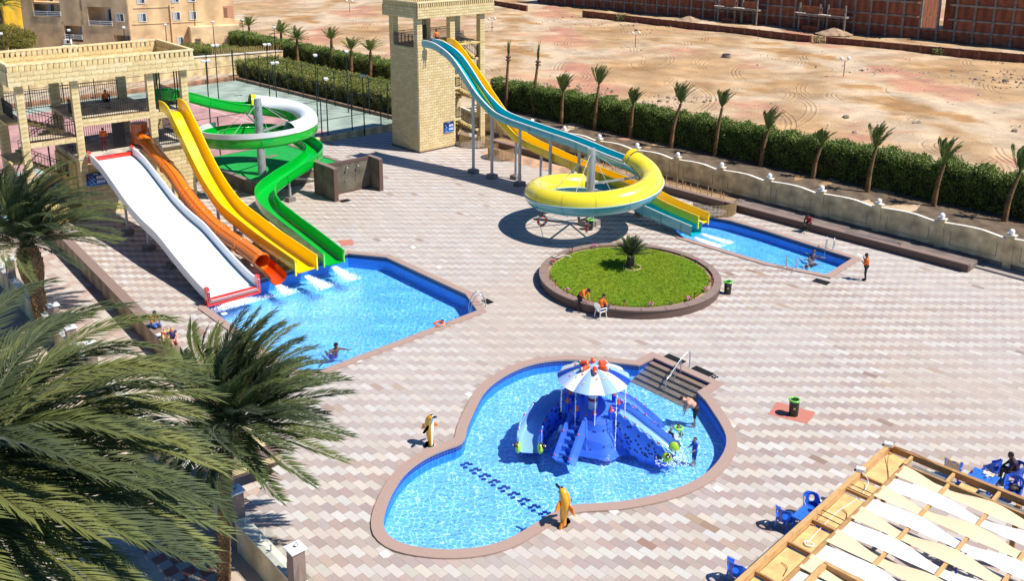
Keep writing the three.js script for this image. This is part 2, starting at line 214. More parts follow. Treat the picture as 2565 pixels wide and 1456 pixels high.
function makePool(name, label, poly, depth, o) {
  const p = thing(name, label, 'pool');
  mesh('pool_floor', flat(poly, -depth), o.floor, p);
  const wall = (y0, y1, off) => { const q = offset(poly, off), pos = [], uv = [], idx = []; let run = 0; q.forEach((a, i) => { const b = q[(i + 1) % q.length], L = Math.hypot(b[0] - a[0], b[1] - a[1]), k = pos.length / 3; pos.push(a[0], y0, a[1], b[0], y0, b[1], b[0], y1, b[1], a[0], y1, a[1]); uv.push(run, y0, run + L, y0, run + L, y1, run, y1); run += L; idx.push(k, k + 1, k + 2, k, k + 2, k + 3); }); const g = new THREE.BufferGeometry(); g.setAttribute('position', new THREE.Float32BufferAttribute(pos, 3)); g.setAttribute('uv', new THREE.Float32BufferAttribute(uv, 2)); g.setIndex(idx); g.computeVertexNormals(); return g; };
  mesh('pool_wall', wall(-depth, 0.05, 0), o.wall, p, true);
  mesh('waterline_tiles', wall(-0.26, 0.06, -0.012), o.band, p, true);
  mesh('water', flat(offset(poly, -0.015), o.level ?? -0.13), o.water, p);
  // coping slabs
  const inn = offset(poly, -0.04), out = offset(poly, 0.42), n = poly.length;
  for (let i = 0; i < n;) {
    let k = 1; const len = (a) => Math.hypot(inn[(a + 1) % n][0] - inn[a % n][0], inn[(a + 1) % n][1] - inn[a % n][1]); let L = len(i);
    while (L < 1.5 && i + k < n && len(i + k) < 0.9) { L += len(i + k); k++; }
    const cut = Math.max(1, Math.round(L / 2.4));
    if (k === 1) for (let c = 0; c < cut; c++) { const f = (P, u) => { const a = P[i], b = P[(i + 1) % n]; return [a[0] + (b[0] - a[0]) * u, a[1] + (b[1] - a[1]) * u]; }; const u0 = c / cut + 0.001, u1 = (c + 1) / cut - 0.001; mesh('coping_slab', prism([f(inn, u0), f(inn, u1), f(out, u1), f(out, u0)], -0.02, 0.065), MT.coping, p); }
    else { const a = [], b = []; for (let c = 0; c <= k; c++) { a.push(inn[(i + c) % n]); b.unshift(out[(i + c) % n]); } mesh('coping_slab', prism([...a, ...b], -0.02, 0.065), MT.coping, p); }
    i += k;
  }
  return p;
}
const waterMat = (m, amp, tint) => mat(tint, 0.05, { transmission: 1, thickness: 0, ior: 1.33, bumpMap: waveTex(m), bumpScale: amp });
const bandTex = tileCausticTex([20, 44, 120], [70, 110, 185], 8, 0, 0.12, 5, 1.2);
const bandMat = mat(lin(1, 1, 1), 0.3, { map: bandTex });
makePool('swimming_pool', 'large pool with chamfered corners at the foot of four slides', mainPool, 0.95, { floor: mat(lin(1, 1, 1), 0.6, { map: tileCausticTex([96, 190, 248], [168, 220, 252], 12, 1.9, 0.10, 411, 4.6) }), wall: mat(lin(0.05, 0.30, 0.82), 0.4), band: mat(lin(0.008, 0.02, 0.10), 0.3, { map: T.fine }), water: waterMat(3.4, 0.35, lin(0.86, 0.94, 1)) });  // floor map: warped joints paint a caustic light network into the colour
makePool('splash_pool', 'long pool where the teal and yellow slides end', slidePool, 0.75, { floor: mat(lin(1, 1, 1), 0.6, { map: tileCausticTex([92, 188, 248], [162, 218, 252], 12, 1.9, 0.09, 611, 4.6) }), wall: mat(lin(0.05, 0.30, 0.82), 0.4), band: mat(lin(0.008, 0.02, 0.10), 0.3, { map: T.fine }), water: waterMat(3.0, 0.35, lin(0.86, 0.94, 1)) });  // floor colour carries painted caustics, drawn as bent pale joints
const kids = makePool('paddling_pool', 'shallow two lobed paddling pool with a mushroom slide', kidsPool, 0.62, { floor: mat(lin(1, 1, 1), 0.6, { map: tileCausticTex([106, 182, 242], [214, 238, 252], 14, 2.2, 0.085, 511, 3.9) }), wall: mat(lin(1, 1, 1), 0.4, { map: tileCausticTex([34, 130, 235], [70, 160, 245], 8, 0, 0.1, 7, 2.4) }), band: bandMat, water: waterMat(3.0, 0.2, lin(0.9, 0.98, 1)), level: -0.16 });  // floor: painted caustic lines from warped joints; wall and band: plain tiles
{ // dark blue tile clusters that mark the shallow end
  const m = mat(lin(0.004, 0.025, 0.20), 0.4); const a = [-2.0, -34.0], b = [1.55, -30.35];
  for (let k = 0; k < 9; k++) { const u = (k + 0.35) / 9, x = a[0] + (b[0] - a[0]) * u, z = a[1] + (b[1] - a[1]) * u; for (const [dx, dz] of [[-0.12, -0.02], [0.0, 0.17], [0.05, -0.15], [0.2, -0.06]]) mesh('mosaic_tile', box(0.19, 0.012, 0.15, x + dx, -0.612, z + dz, GRID * 0.3), m, kids); }
  // steps in the recess, granite treads
  const A = [6.32, -41.54], B = [7.18, -42.35], C = [9.55, -39.71], D = [8.74, -38.87]; const dir = [A[0] - B[0], A[1] - B[1]], L = Math.hypot(...dir), u = [dir[0] / L, dir[1] / L];
  for (let k = 0; k < 5; k++) { const d0 = 0.03 + k * 0.36, d1 = 1.9, e = k === 0 ? 0.02 : 0; const P = (p, d) => [p[0] + u[0] * d, p[1] + u[1] * d]; mesh('step', prism([P(B, d0), P(C, d0), P(C, d0 + 0.36), P(B, d0 + 0.36)].map(p => p), -0.615, -0.02 - (k + 1) * 0.115 + e), k % 1 ? MT.granite : mat(lin(0.30, 0.21, 0.16), 0.6, { map: T.speck }), kids); }
}
// round garden
{
  const g = thing('round_garden', 'round raised lawn with granite kerb and a young cycad', 'garden', [GARDEN[0], 0, GARDEN[1]]);
  const lathe = (pts, n = 96) => new THREE.LatheGeometry(pts.map(p => new THREE.Vector2(...p)), n);
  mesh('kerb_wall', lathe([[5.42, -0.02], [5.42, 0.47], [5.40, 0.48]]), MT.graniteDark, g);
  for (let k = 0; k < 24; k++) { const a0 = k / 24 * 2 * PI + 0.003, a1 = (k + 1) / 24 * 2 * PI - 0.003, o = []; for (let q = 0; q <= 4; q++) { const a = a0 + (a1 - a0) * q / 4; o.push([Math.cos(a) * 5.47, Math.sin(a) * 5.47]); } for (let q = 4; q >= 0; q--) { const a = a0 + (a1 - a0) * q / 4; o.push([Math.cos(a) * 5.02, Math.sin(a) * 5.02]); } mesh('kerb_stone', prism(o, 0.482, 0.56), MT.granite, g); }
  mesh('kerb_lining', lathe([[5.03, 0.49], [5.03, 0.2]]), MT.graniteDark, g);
  mesh('soil', lathe([[5.04, 0.42], [4.6, 0.45], [0.01, 0.47]], 64), MT.soil, g);
  const R = rng(12), ms = [], cs = []; const blade = new THREE.BufferGeometry(); { const p = []; for (let k = 0; k < 5; k++) { const a = k * 1.26, x = Math.cos(a) * 0.025, z = Math.sin(a) * 0.025; p.push(x - 0.012, 0, z, x + 0.012, 0, z, x + Math.cos(a) * 0.04, 0.09, z + Math.sin(a) * 0.04); } blade.setAttribute('position', new THREE.Float32BufferAttribute(p, 3)); blade.computeVertexNormals(); }
  const lawnTex = dataTex(256, (x, y, i) => { const v = F1[i], u = F2[i]; return [58 + 60 * v + 26 * u, 96 + 46 * v, 10 + 14 * v]; }, true, 3.3);
  mesh('turf', lathe([[4.74, 0.44], [4.72, 0.475], [0.01, 0.485]], 80), mat(lin(0.75, 0.75, 0.7), 1, { map: lawnTex }), g);
  for (let k = 0; k < 26000; k++) { const r = 4.72 * Math.sqrt(R()), a = R() * 2 * PI, x = Math.cos(a) * r, z = Math.sin(a) * r; ms.push(mtx(x, 0.478, z, 1 + R(), 0.35 + 0.5 * R(), 1 + R(), R() * 6)); const s = F2[Math.floor(((x / 9 + 5) % 1) * 256) + 256 * Math.floor(((z / 9 + 5) % 1) * 256)]; cs.push(lin(0.17 + 0.12 * s + 0.04 * R(), 0.32 + 0.1 * R(), 0.014)); }
  const gm = mat(lin(1, 1, 1), 0.9, { side: THREE.DoubleSide }); tag(scatter('grass_blades', blade, gm, ms, g, cs), 'short lawn grass');
}
// ---------- stone work ----------
function course(list, R, axis, u0, u1, y0, y1, plane, sgn, bw, bh) {
  const rows = Math.max(1, Math.round((y1 - y0) / bh)), h = (y1 - y0) / rows;
  for (let r = 0; r < rows; r++) for (let u = u0 - (r % 2 ? bw / 2 : 0) - 1e-6; u < u1; u += bw) {
    const a = Math.max(u, u0), b = Math.min(u + bw, u1); if (b - a < 0.06) continue;
    const th = 0.06 + R() * 0.016, k = plane + sgn * (th / 2 - 0.025), cu = (a + b) / 2, cy = y0 + (r + 0.5) * h, w = b - a - 0.02, hh = h - 0.02, c = Math.floor(R() * 4);
    list.push({ m: axis === 'x' ? mtx(cu, cy, k, w, hh, th) : mtx(k, cy, cu, th, hh, w), c });
  }
}
function stoneColumn(parent, list, R, x, z, y0, y1, w, bh, back) {
  mesh('column_core', box(w - 0.04, y1 - y0, w - 0.04, x, (y0 + y1) / 2, z), MT.mortar, parent);
  const n = Math.round((y1 - y0) / bh), h = (y1 - y0) / n; for (let k = 0; k < n; k++) { const e = w + R() * 0.02; list.push({ m: mtx(x, y0 + (k + 0.5) * h, z, e, h - 0.022, e), c: Math.floor(R() * 4), late: back }); }
}
// balusters cut into a parapet: a band of small piers under a rail
function parapet(parent, list, R, x0, x1, z0, z1, y0, y1, bw, bh, gap) {
  const bandLo = y1 - 0.52, bandHi = y1 - 0.13, t = 0.22;
  for (const [ax, a0, a1, p, s] of [['x', x0, x1, z1, 1], ['x', x0, x1, z0, -1], ['z', z0 + t, z1 - t, x0, -1], ['z', z0 + t, z1 - t, x1, 1]]) {
    const c = (a0 + a1) / 2, L = a1 - a0, q = p - s * t / 2;
    const put = (nm, ya, yb, th, m) => mesh(nm, ax === 'x' ? box(L, yb - ya, th, c, (ya + yb) / 2, q) : box(th, yb - ya, L, q, (ya + yb) / 2, c), m, parent);
    put('parapet_core', y0, bandLo, t - 0.04, MT.mortar); put('parapet_rail', bandHi, y1, t + 0.03, MT.stone[2]);
    course(list, R, ax, a0, a1, y0, bandLo, p - s * 0.02, s, bw, bh); course(list, R, ax, a0, a1, y0 + 0.02, bandLo, p - s * (t - 0.02), -s, bw, bh);
    const n = Math.max(2, Math.round(L / gap)); for (let k = 0; k < n; k++) { const u = a0 + (k + 0.5) * L / n, w = L / n - 0.13; list.push({ m: ax === 'x' ? mtx(u, (bandLo + bandHi) / 2, q, w, bandHi - bandLo, t - 0.01) : mtx(q, (bandLo + bandHi) / 2, u, t - 0.01, bandHi - bandLo, w), c: Math.floor(R() * 4), late: s < 0 }); }
  }
}
function railing(parent, a, b, h = 1.0, gap = 0.16) { // straight run from a to b (feet), plain iron bars
  const A = new V3(...a), B = new V3(...b), L = Math.hypot(B.x - A.x, B.z - A.z), n = Math.max(2, Math.round(L / gap)), geos = [];
  for (let k = 0; k <= n; k++) { const p = A.clone().lerp(B, k / n); geos.push(box(0.03, h, 0.03, p.x, p.y + h / 2, p.z)); }
  for (const y of [0.08, h - 0.22, h]) geos.push(beam([A.x, A.y + y, A.z], [B.x, B.y + y, B.z], 0.045, 0.045));
  return mesh('railing', geos, MT.iron, parent);
}
function stairs(parent, x0, x1, z, y0, y1, width, m, zdir = -1) { // flight that climbs along x
  const n = Math.max(3, Math.round(Math.abs(y1 - y0) / 0.17)), geos = []; for (let k = 0; k < n; k++) { const xa = x0 + (x1 - x0) * k / n, xb = x0 + (x1 - x0) * (k + 1) / n, y = y0 + (y1 - y0) * (k + 1) / n; geos.push(box(Math.abs(xb - xa) + 0.02, 0.05, width, (xa + xb) / 2, y - 0.025, z + zdir * width / 2)); geos.push(box(Math.abs(xb - xa), 0.17, width - 0.04, (xa + xb) / 2, y - 0.13, z + zdir * width / 2)); }
  geos.push(beam([x0, y0 - 0.12, z + zdir * width / 2], [x1, y1 - 0.12, z + zdir * width / 2], width - 0.06, 0.16)); mesh('stair_flight', geos, m, parent);
  railing(parent, [x0, y0 + 0.05, z + zdir * 0.05], [x1, y1 + 0.05, z + zdir * 0.05], 1.0, 0.2);
}
function signBoard(parent, w, h, x, y, z, slides) {
  const cv = document.createElement('canvas'); cv.width = 512; cv.height = Math.round(512 * h / w); const c = cv.getContext('2d'), H = cv.height; c.fillStyle = '#12306e'; c.fillRect(0, 0, 512, H); c.fillStyle = '#1a58a8'; c.fillRect(0, H * 0.5, 512, H * 0.44); c.fillStyle = '#e8eef5'; c.fillRect(6, H - 18, 500, 12); c.fillRect(180, 22, 130, 12);
  c.fillStyle = '#f2f2f0'; for (const [r, n] of [[0.28, 4], [0.62, 4]]) for (let k = 0; k < n; k++) { c.fillRect(262 + k * 58, H * r, 46, H * 0.17); c.fillRect(262 + k * 58, H * (r - 0.05), 46, 8); }
  c.fillStyle = '#1c2c55'; for (const [r, n] of [[0.28, 4], [0.62, 4]]) for (let k = 0; k < n; k++) { c.beginPath(); c.arc(285 + k * 58, H * (r + 0.06), 8, 0, 7); c.fill(); c.fillRect(276 + k * 58, H * (r + 0.09), 18, H * 0.06); }
  for (const [sx, sy, col] of slides) { c.strokeStyle = col; c.lineWidth = 13; c.beginPath(); c.moveTo(sx, sy * H); c.bezierCurveTo(sx + 40, sy * H, sx + 20, (sy + 0.22) * H, sx + 78, (sy + 0.22) * H); c.stroke(); c.fillStyle = '#7fc3ee'; c.beginPath(); c.ellipse(sx + 80, (sy + 0.25) * H, 30, 12, 0, 0, 7); c.fill(); }
  const t = new THREE.CanvasTexture(cv); t.colorSpace = THREE.SRGBColorSpace;
  const b = mesh('sign_board', box(w, h, 0.05, x, y, z), MT.black, parent); const f = mesh('sign_face', new THREE.PlaneGeometry(w - 0.04, h - 0.04).translate(x, y, z + 0.029), mat(lin(1, 1, 1), 0.4, { map: t }), parent, true); return b;
}
// ---------- slide pavilion ----------
const PAV = 40 * PI / 180, PAVO = [-24.52, 0, -68.96];
{
  const p = thing('slide_pavilion', 'three storey sandstone pavilion with balustraded roof above the slides', 'pavilion', PAVO, PAV), R = rng(4), L = [];
  // lower wall of the main bay
  mesh('base_wall', box(8.2, 4.5, 6.4, -4.08, 2.25, -3.4), MT.mortar, p);
  course(L, R, 'x', -8.2, 0.02, 0, 4.5, -0.18, 1, 0.8, 0.32); course(L, R, 'z', -6.6, -0.18, 0, 4.5, 0.02, 1, 0.8, 0.32); course(L, R, 'z', -6.6, -0.18, 0, 4.5, -8.2, -1, 0.8, 0.32);
  mesh('floor_slab', box(8.6, 0.12, 6.9, -4.05, 4.53, -3.35), mat(lin(0.6, 0.52, 0.42), 0.9, { map: T.dirt }), p);
  // parapet and roof
  parapet(p, L, R, -12.25, 0.48, -7.2, 0.36, 10.2, 11.72, 0.82, 0.33, 0.36);
  mesh('roof_slab', box(12.4, 0.2, 7.2, -5.88, 10.32, -3.42), MT.plaster, p);
  // columns
  for (const [x, z] of [[-11.55, -0.22], [-8.03, -0.22], [-2.82, -0.22], [-0.3, -0.22]]) stoneColumn(p, L, R, x, z, x < -8.1 ? 0 : 4.56, 10.2, 0.47, 0.33);
  stoneColumn(p, L, R, -8.03, -0.2, 0, 4.5, 0.5, 0.33);
  for (const [x, z] of [[-11.6, -6.6], [-7.8, -6.6], [-2.9, -6.6], [-0.3, -6.6]]) stoneColumn(p, L, R, x, z, x < -8 ? 0 : 4.56, 10.2, 0.6, 0.33, 1);
  // third floor deck and its stone edge beams
  mesh('floor_slab', box(5.9, 0.16, 6.6, -5.3, 7.24, -3.4), mat(lin(0.66, 0.56, 0.42), 0.9, { map: T.dirt }), p);
  mesh('floor_slab', box(2.4, 0.16, 6.6, -1.2, 7.02, -3.4), mat(lin(0.66, 0.56, 0.42), 0.9, { map: T.dirt }), p);
  for (const [x0, x1, y0, y1] of [[-7.8, -3.05, 6.82, 7.34], [-2.58, -0.52, 6.7, 7.14]]) { mesh('edge_beam', box(x1 - x0, y1 - y0 - 0.02, 0.4, (x0 + x1) / 2, (y0 + y1) / 2, -0.24), MT.mortar, p); course(L, R, 'x', x0, x1, y0, y1, -0.04, 1, 0.8, 0.26); }
  mesh('edge_beam', box(3.2, 0.36, 0.36, -9.8, 5.95, -0.24), MT.mortar, p); course(L, R, 'x', -11.3, -8.28, 5.77, 6.13, -0.04, 1, 0.75, 0.36);
  mesh('landing', box(3.3, 0.14, 2.0, -9.8, 6.06, -1.2), mat(lin(0.62, 0.5, 0.36), 0.9, { map: T.dirt }), p);
  // railings
  railing(p, [-7.75, 7.33, -0.12], [-3.1, 7.33, -0.12], 1.0); railing(p, [-7.7, 7.33, -6.4], [-3.1, 7.33, -6.4], 1.5); railing(p, [-7.75, 7.33, -3.4], [-7.75, 7.33, -0.3], 1.0);
  railing(p, [-11.25, 6.14, -0.14], [-8.3, 6.14, -0.14], 1.15); railing(p, [-11.3, 7.3, -6.4], [-8.1, 7.3, -6.4], 1.4); railing(p, [-11.5, 7.3, -6.3], [-11.5, 7.3, -3.2], 1.1);
  railing(p, [-7.7, 4.6, -6.4], [-0.6, 4.6, -6.4], 1.9); railing(p, [-2.5, 4.6, -0.14], [-0.55, 4.6, -0.14], 1.1); railing(p, [-0.1, 4.6, -6.2], [-0.1, 4.6, -0.5], 1.1); railing(p, [-0.1, 7.12, -6.2], [-0.1, 7.12, -1.6], 1.1);
  railing(p, [-11.2, 0.9, -0.14], [-8.4, 0.9, -0.14], 1.2); mesh('landing', box(3.0, 0.9, 2.2, -9.8, 0.45, -1.3), MT.plaster, p);
  for (const x of [-2.45, -2.2, -2.0]) mesh('pipe', bar([x, 7.1, -0.4], [x, 10.2, -0.4], 0.05), MT.iron, p); for (const x of [-0.85, -0.65]) mesh('pipe', bar([x, 7.1, -0.5], [x, 10.2, -0.5], 0.05), MT.iron, p);
  mesh('gate', [box(0.9, 2.0, 0.06, -5.0, 5.6, -1.4)], MT.iron, p);
  // stairs in the left bay
  stairs(p, -8.4, -11.2, -2.4, 6.15, 7.3, 1.3, MT.plaster); stairs(p, -11.2, -8.4, -4.3, 4.4, 6.1, 1.3, MT.plaster); stairs(p, -8.4, -11.2, -2.4, 2.6, 4.3, 1.3, MT.plaster); stairs(p, -11.2, -8.4, -4.3, 0.9, 2.6, 1.3, MT.plaster);
  for (const y of [4.3, 2.5, 7.2]) mesh('landing', box(1.2, 0.16, 3.4, -11.6, y, -3.9), MT.plaster, p);
  mesh('stair_wall', box(0.16, 3.6, 5.0, -8.35, 2.2, -3.6), MT.plaster, p);
  L.sort((a, b) => (a.late ? 1 : 0) - (b.late ? 1 : 0)); pieces(p, 'stone_block', L, MT.stone, 300);
  signBoard(p, 1.36, 1.02, -7.3, 2.85, 0.06, [[40, 0.22, '#d87b3a'], [120, 0.2, '#58b0e8'], [40, 0.56, '#7fb6e8'], [130, 0.55, '#c9d6ee']]);
}
// ---------- slide tower ----------
const TOW = 43 * PI / 180, TOWO = [-8.61, 0, -83.52];
{
  const p = thing('slide_tower', 'tall sandstone tower with open lookout and balustraded roof', 'tower', TOWO, TOW), R = rng(14), L = [];
  mesh('shaft', box(4.3, 9.7, 4.25, 2.14, 4.85, -2.12), MT.mortar, p);
  course(L, R, 'x', 0, 4.3, 0, 9.75, 0, 1, 0.5, 0.255); course(L, R, 'z', -4.25, 0, 0, 9.75, 0, -1, 0.5, 0.255); course(L, R, 'z', -4.25, 0, 0, 9.75, 4.3, 1, 0.5, 0.255);
  mesh('plinth', box(4.44, 0.14, 4.4, 2.14, 0.07, -2.12), MT.graniteDark, p);
  mesh('floor_slab', box(8.2, 0.16, 4.3, 4.1, 9.76, -2.14), MT.plaster, p);
  for (const [x, z] of [[0.27, -0.28], [4.1, -0.28], [7.8, -0.28], [0.27, -4.0], [4.1, -4.0], [7.8, -4.0]]) stoneColumn(p, L, R, x, z, x > 5 ? 0 : 9.82, 12.55, z < -1 ? 0.6 : 0.56, 0.26, z < -1);
  parapet(p, L, R, -0.2, 9.0, -5.1, 0.34, 12.5, 14.0, 0.52, 0.27, 0.25);
  mesh('roof_slab', box(8.8, 0.2, 5.1, 4.4, 12.62, -2.4), MT.plaster, p);
  railing(p, [0.05, 9.84, -3.7], [0.05, 9.84, -0.6], 1.15, 0.13); railing(p, [0.6, 9.84, -4.1], [3.7, 9.84, -4.1], 1.15, 0.13); railing(p, [4.5, 9.84, -4.1], [7.4, 9.84, -4.1], 1.15, 0.13); railing(p, [4.4, 9.84, -0.2], [5.6, 9.84, -0.2], 1.15, 0.13);
  mesh('gate', box(0.9, 1.3, 0.06, 2.6, 10.9, -2.6), MT.iron, p); for (const x of [2.2, 2.4, 2.6, 2.8, 3.0]) mesh('pipe', bar([x, 9.85, -2.6], [x, 12.5, -2.6], 0.035), MT.iron, p);
  // stairs of the right bay
  const S = (x0, x1, z, y0, y1) => stairs(p, x0, x1, z, y0, y1, 1.2, MT.plaster);
  S(5.4, 7.3, -0.3, 9.7, 8.3); S(7.3, 5.0, -2.6, 8.2, 6.9); S(5.0, 7.3, -0.3, 5.7, 4.4); S(7.3, 5.0, -2.6, 4.3, 3.1); S(5.0, 7.3, -0.3, 2.6, 1.2); S(7.3, 5.2, -2.6, 1.1, 0.05);
  for (const [x, y] of [[7.55, 8.2], [4.75, 6.8], [4.75, 5.6], [7.55, 4.3], [4.75, 2.55], [7.55, 1.15]]) { mesh('landing', box(0.9, 0.18, 3.6, x, y, -2.1), MT.plaster, p); mesh('edge_beam', box(0.95, 0.22, 0.1, x, y - 0.02, -0.24), MT.stone[1], p); railing(p, [x - 0.42, y + 0.1, -0.28], [x + 0.42, y + 0.1, -0.28], 1.0, 0.12); }
  L.sort((a, b) => (a.late ? 1 : 0) - (b.late ? 1 : 0)); pieces(p, 'stone_block', L, MT.stone, 300);
  signBoard(p, 1.2, 1.04, 3.44, 2.0, 0.09, [[60, 0.25, '#c9d6ee'], [60, 0.6, '#c9b0a0']]);
}
// ---------- boundary wall with globes ----------
{
  const w = thing('boundary_wall', 'long tan garden wall with arched panels and white globe lamps', 'wall', [1.97, 0, -86.55], -Math.atan2(3.17, 2.945)), P = 4.325;
  const arch = (y0, wd) => { const s = new THREE.Shape(); s.moveTo(-wd / 2, y0); s.lineTo(wd / 2, y0); s.lineTo(wd / 2, 1.98); s.lineTo(0.5, 2.18); s.quadraticCurveTo(0, 2.2, -0.6, 2.18); s.lineTo(-wd / 2, 2.08); return s; };
  const pw = P - 0.5, slab = new THREE.ExtrudeGeometry(arch(0, pw), { depth: 0.16, bevelEnabled: false });
  const capS = new THREE.Shape([[-pw / 2, 2.08], [-0.6, 2.175], [0, 2.185], [0.5, 2.175], [pw / 2, 1.98], [pw / 2, 2.025], [0.52, 2.22], [0, 2.235], [-0.62, 2.22], [-pw / 2, 2.125]].map(p => new THREE.Vector2(...p)));
  const cap = new THREE.ExtrudeGeometry(capS, { depth: 0.26, bevelEnabled: false }).translate(0, 0, -0.05);
  for (let k = -3; k < 16; k++) {
    const x = k * P;
    mesh('wall_panel', slab.clone().translate(x + P / 2, 0, 0), MT.wallPaint, w); mesh('panel_cap', cap.clone().translate(x + P / 2, 0, 0), MT.capPaint, w);
    mesh('plinth', box(pw, 0.42, 0.05, x + P / 2, 0.21, 0.19), MT.plinth, w);
    mesh('panel_moulding', [box(pw - 0.9, 0.03, 0.03, x + P / 2, 0.72, 0.175), box(0.03, 0.9, 0.03, x + 0.72, 1.18, 0.175), box(0.03, 0.9, 0.03, x + P - 0.72, 1.18, 0.175)], mat(lin(0.34, 0.30, 0.24), 0.9), w);
    mesh('wall_post', [box(0.5, 2.28, 0.3, x, 1.14, 0.08), box(0.26, 0.5, 0.33, x, 0.75, 0.08)], MT.wallPaint, w); mesh('post_cap', [box(0.62, 0.07, 0.42, x, 2.315, 0.08)], MT.capPaint, w);
    mesh('globe_lamp', ball(0.18, x, 2.53, 0.08, 1, 1, 1, 16), mat(lin(0.85, 0.85, 0.85), 0.25), w);
  }
  // granite ledge in front of it
  const a = [16.2, -67.1], b = [28.55, -54.15], len = Math.hypot(b[0] - a[0], b[1] - a[1]), ang = -Math.atan2(b[1] - a[1], b[0] - a[0]);
  const l = thing('granite_ledge', 'long low dark granite bench beside the boundary wall', 'bench', [a[0], 0, a[1]], ang);
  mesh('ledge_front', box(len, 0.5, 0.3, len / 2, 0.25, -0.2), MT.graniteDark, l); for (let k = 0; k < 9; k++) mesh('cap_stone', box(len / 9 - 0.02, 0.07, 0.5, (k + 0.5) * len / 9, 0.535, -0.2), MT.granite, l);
  mesh('raised_floor', box(len, 0.36, 3.0, len / 2, 0.18, -1.9), mat(lin(0.22, 0.17, 0.15), 0.9, { map: T.dirt }), l);
  // unplanted bed with vine sticks next to the tower
  const p2 = [-2.5, -87.2], L2 = Math.hypot(16.2 - p2[0], -67.1 - p2[1]), bed = thing('planter_bed', 'granite edged planter bed with short upright sticks beneath the slides', 'planter', [p2[0], 0, p2[1]], -Math.atan2(-67.1 - p2[1], 16.2 - p2[0]));
  mesh('planter_wall', box(L2, 0.55, 0.28, L2 / 2, 0.275, 0), MT.graniteDark, bed); mesh('cap_stone', box(L2, 0.06, 0.4, L2 / 2, 0.58, 0), MT.granite, bed); mesh('soil', box(L2, 0.35, 1.7, L2 / 2, 0.175, -1.0), MT.soil, bed);
  const R = rng(6); for (let k = 0; k < 46; k++) { const x = L2 * (0.12 + 0.88 * k / 46), z = -0.5 - 0.6 * R(); mesh('stick', bar([x, 0.3, z], [x + (R() - 0.5) * 0.2, 0.85 + R() * 0.35, z + (R() - 0.5) * 0.2], 0.03, 5), MT.wood, bed); }
  for (const z of [-0.55, -1.05]) mesh('rail', bar([1, 0.72, z], [L2 - 0.5, 0.72, z], 0.025, 5), MT.wood, bed);
  struct('sand_strip', flat([[-1.6, -85.6], [5.5, -77.9], [4.6, -76.2], [-1.2, -81.5], [-3, -84]], 0.012), mat(lin(0.6, 0.36, 0.22), 1, { map: T.dirt }), 'patch of reddish bare sand under the slide supports', 'sand');
}
// wicker screens (woven reed on stakes)
function screen(label, cx, cz, r, a0, a1, h) {
  const t = thing('reed_screen', label, 'screen', [cx, 0, cz]); const g = [], n = 46; const m = mat(lin(0.26, 0.17, 0.07), 0.95);
  for (let k = 0; k <= n; k++) { const a = a0 + (a1 - a0) * k / n; g.push(box(0.035, h, 0.02, Math.cos(a) * r, h / 2, Math.sin(a) * r, -a + PI / 2)); } mesh('reeds', g, m, t);
  const w = []; for (let y = 0.06; y < h; y += 0.075) { const pts = []; for (let k = 0; k <= 30; k++) { const a = a0 + (a1 - a0) * k / 30; pts.push([Math.cos(a) * (r + (k % 2 ? 0.02 : -0.02)), y, Math.sin(a) * (r + (k % 2 ? 0.02 : -0.02))]); } w.push(tube(pts, 0.02, 60, 4)); } mesh('weave', w, m, t);
}
screen('curved woven reed screen at the corner of the long slide pool', 15.0, -66.6, 1.9, 0.1, 2.5, 1.0);
screen('round reed fence beside the tower stairs', -3.4, -87.0, 1.7, 0.3, 4.2, 1.2);
screen('second round reed fence on the bare sand patch', -0.9, -82.0, 1.3, 0.6, 4.4, 1.1);
// ---------- bench wall between deck and lower path ----------
{
  const a = [-34.2, -63.9], b = [-14.75, -39.75], L = Math.hypot(b[0] - a[0], b[1] - a[1]), w = thing('bench_wall', 'long low granite topped wall between deck and lower path', 'wall', [a[0], 0, a[1]], -Math.atan2(b[1] - a[1], b[0] - a[0]));
  mesh('wall_body', box(L, 1.1, 0.42, L / 2, -0.16, 0.05), mat(lin(0.50, 0.37, 0.22), 0.9, { map: T.dirt }), w); for (let k = 0; k < 16; k++) mesh('cap_stone', box(L / 16 - 0.012, 0.07, 0.56, (k + 0.5) * L / 16, 0.425, 0.05), MT.granite, w);
  mesh('retaining_wall', [box(8.6, 0.75, 0.3, L + 4.2, -0.37, 0.05)], MT.wallPaint, w); const b2 = thing('stone_bench', 'short granite capped bench end beside the palm and the deck', 'bench', [-9.7, 0, -33.05], 0.62);
  mesh('bench_base', box(3.4, 0.42, 0.52, -1.4, 0.3, 0), MT.wallPaint, b2); mesh('plinth', box(3.44, 0.12, 0.56, -1.4, 0.05, 0), MT.graniteDark, b2); mesh('cap_stone', box(3.5, 0.09, 0.68, -1.4, 0.56, 0), MT.granite, b2);
}
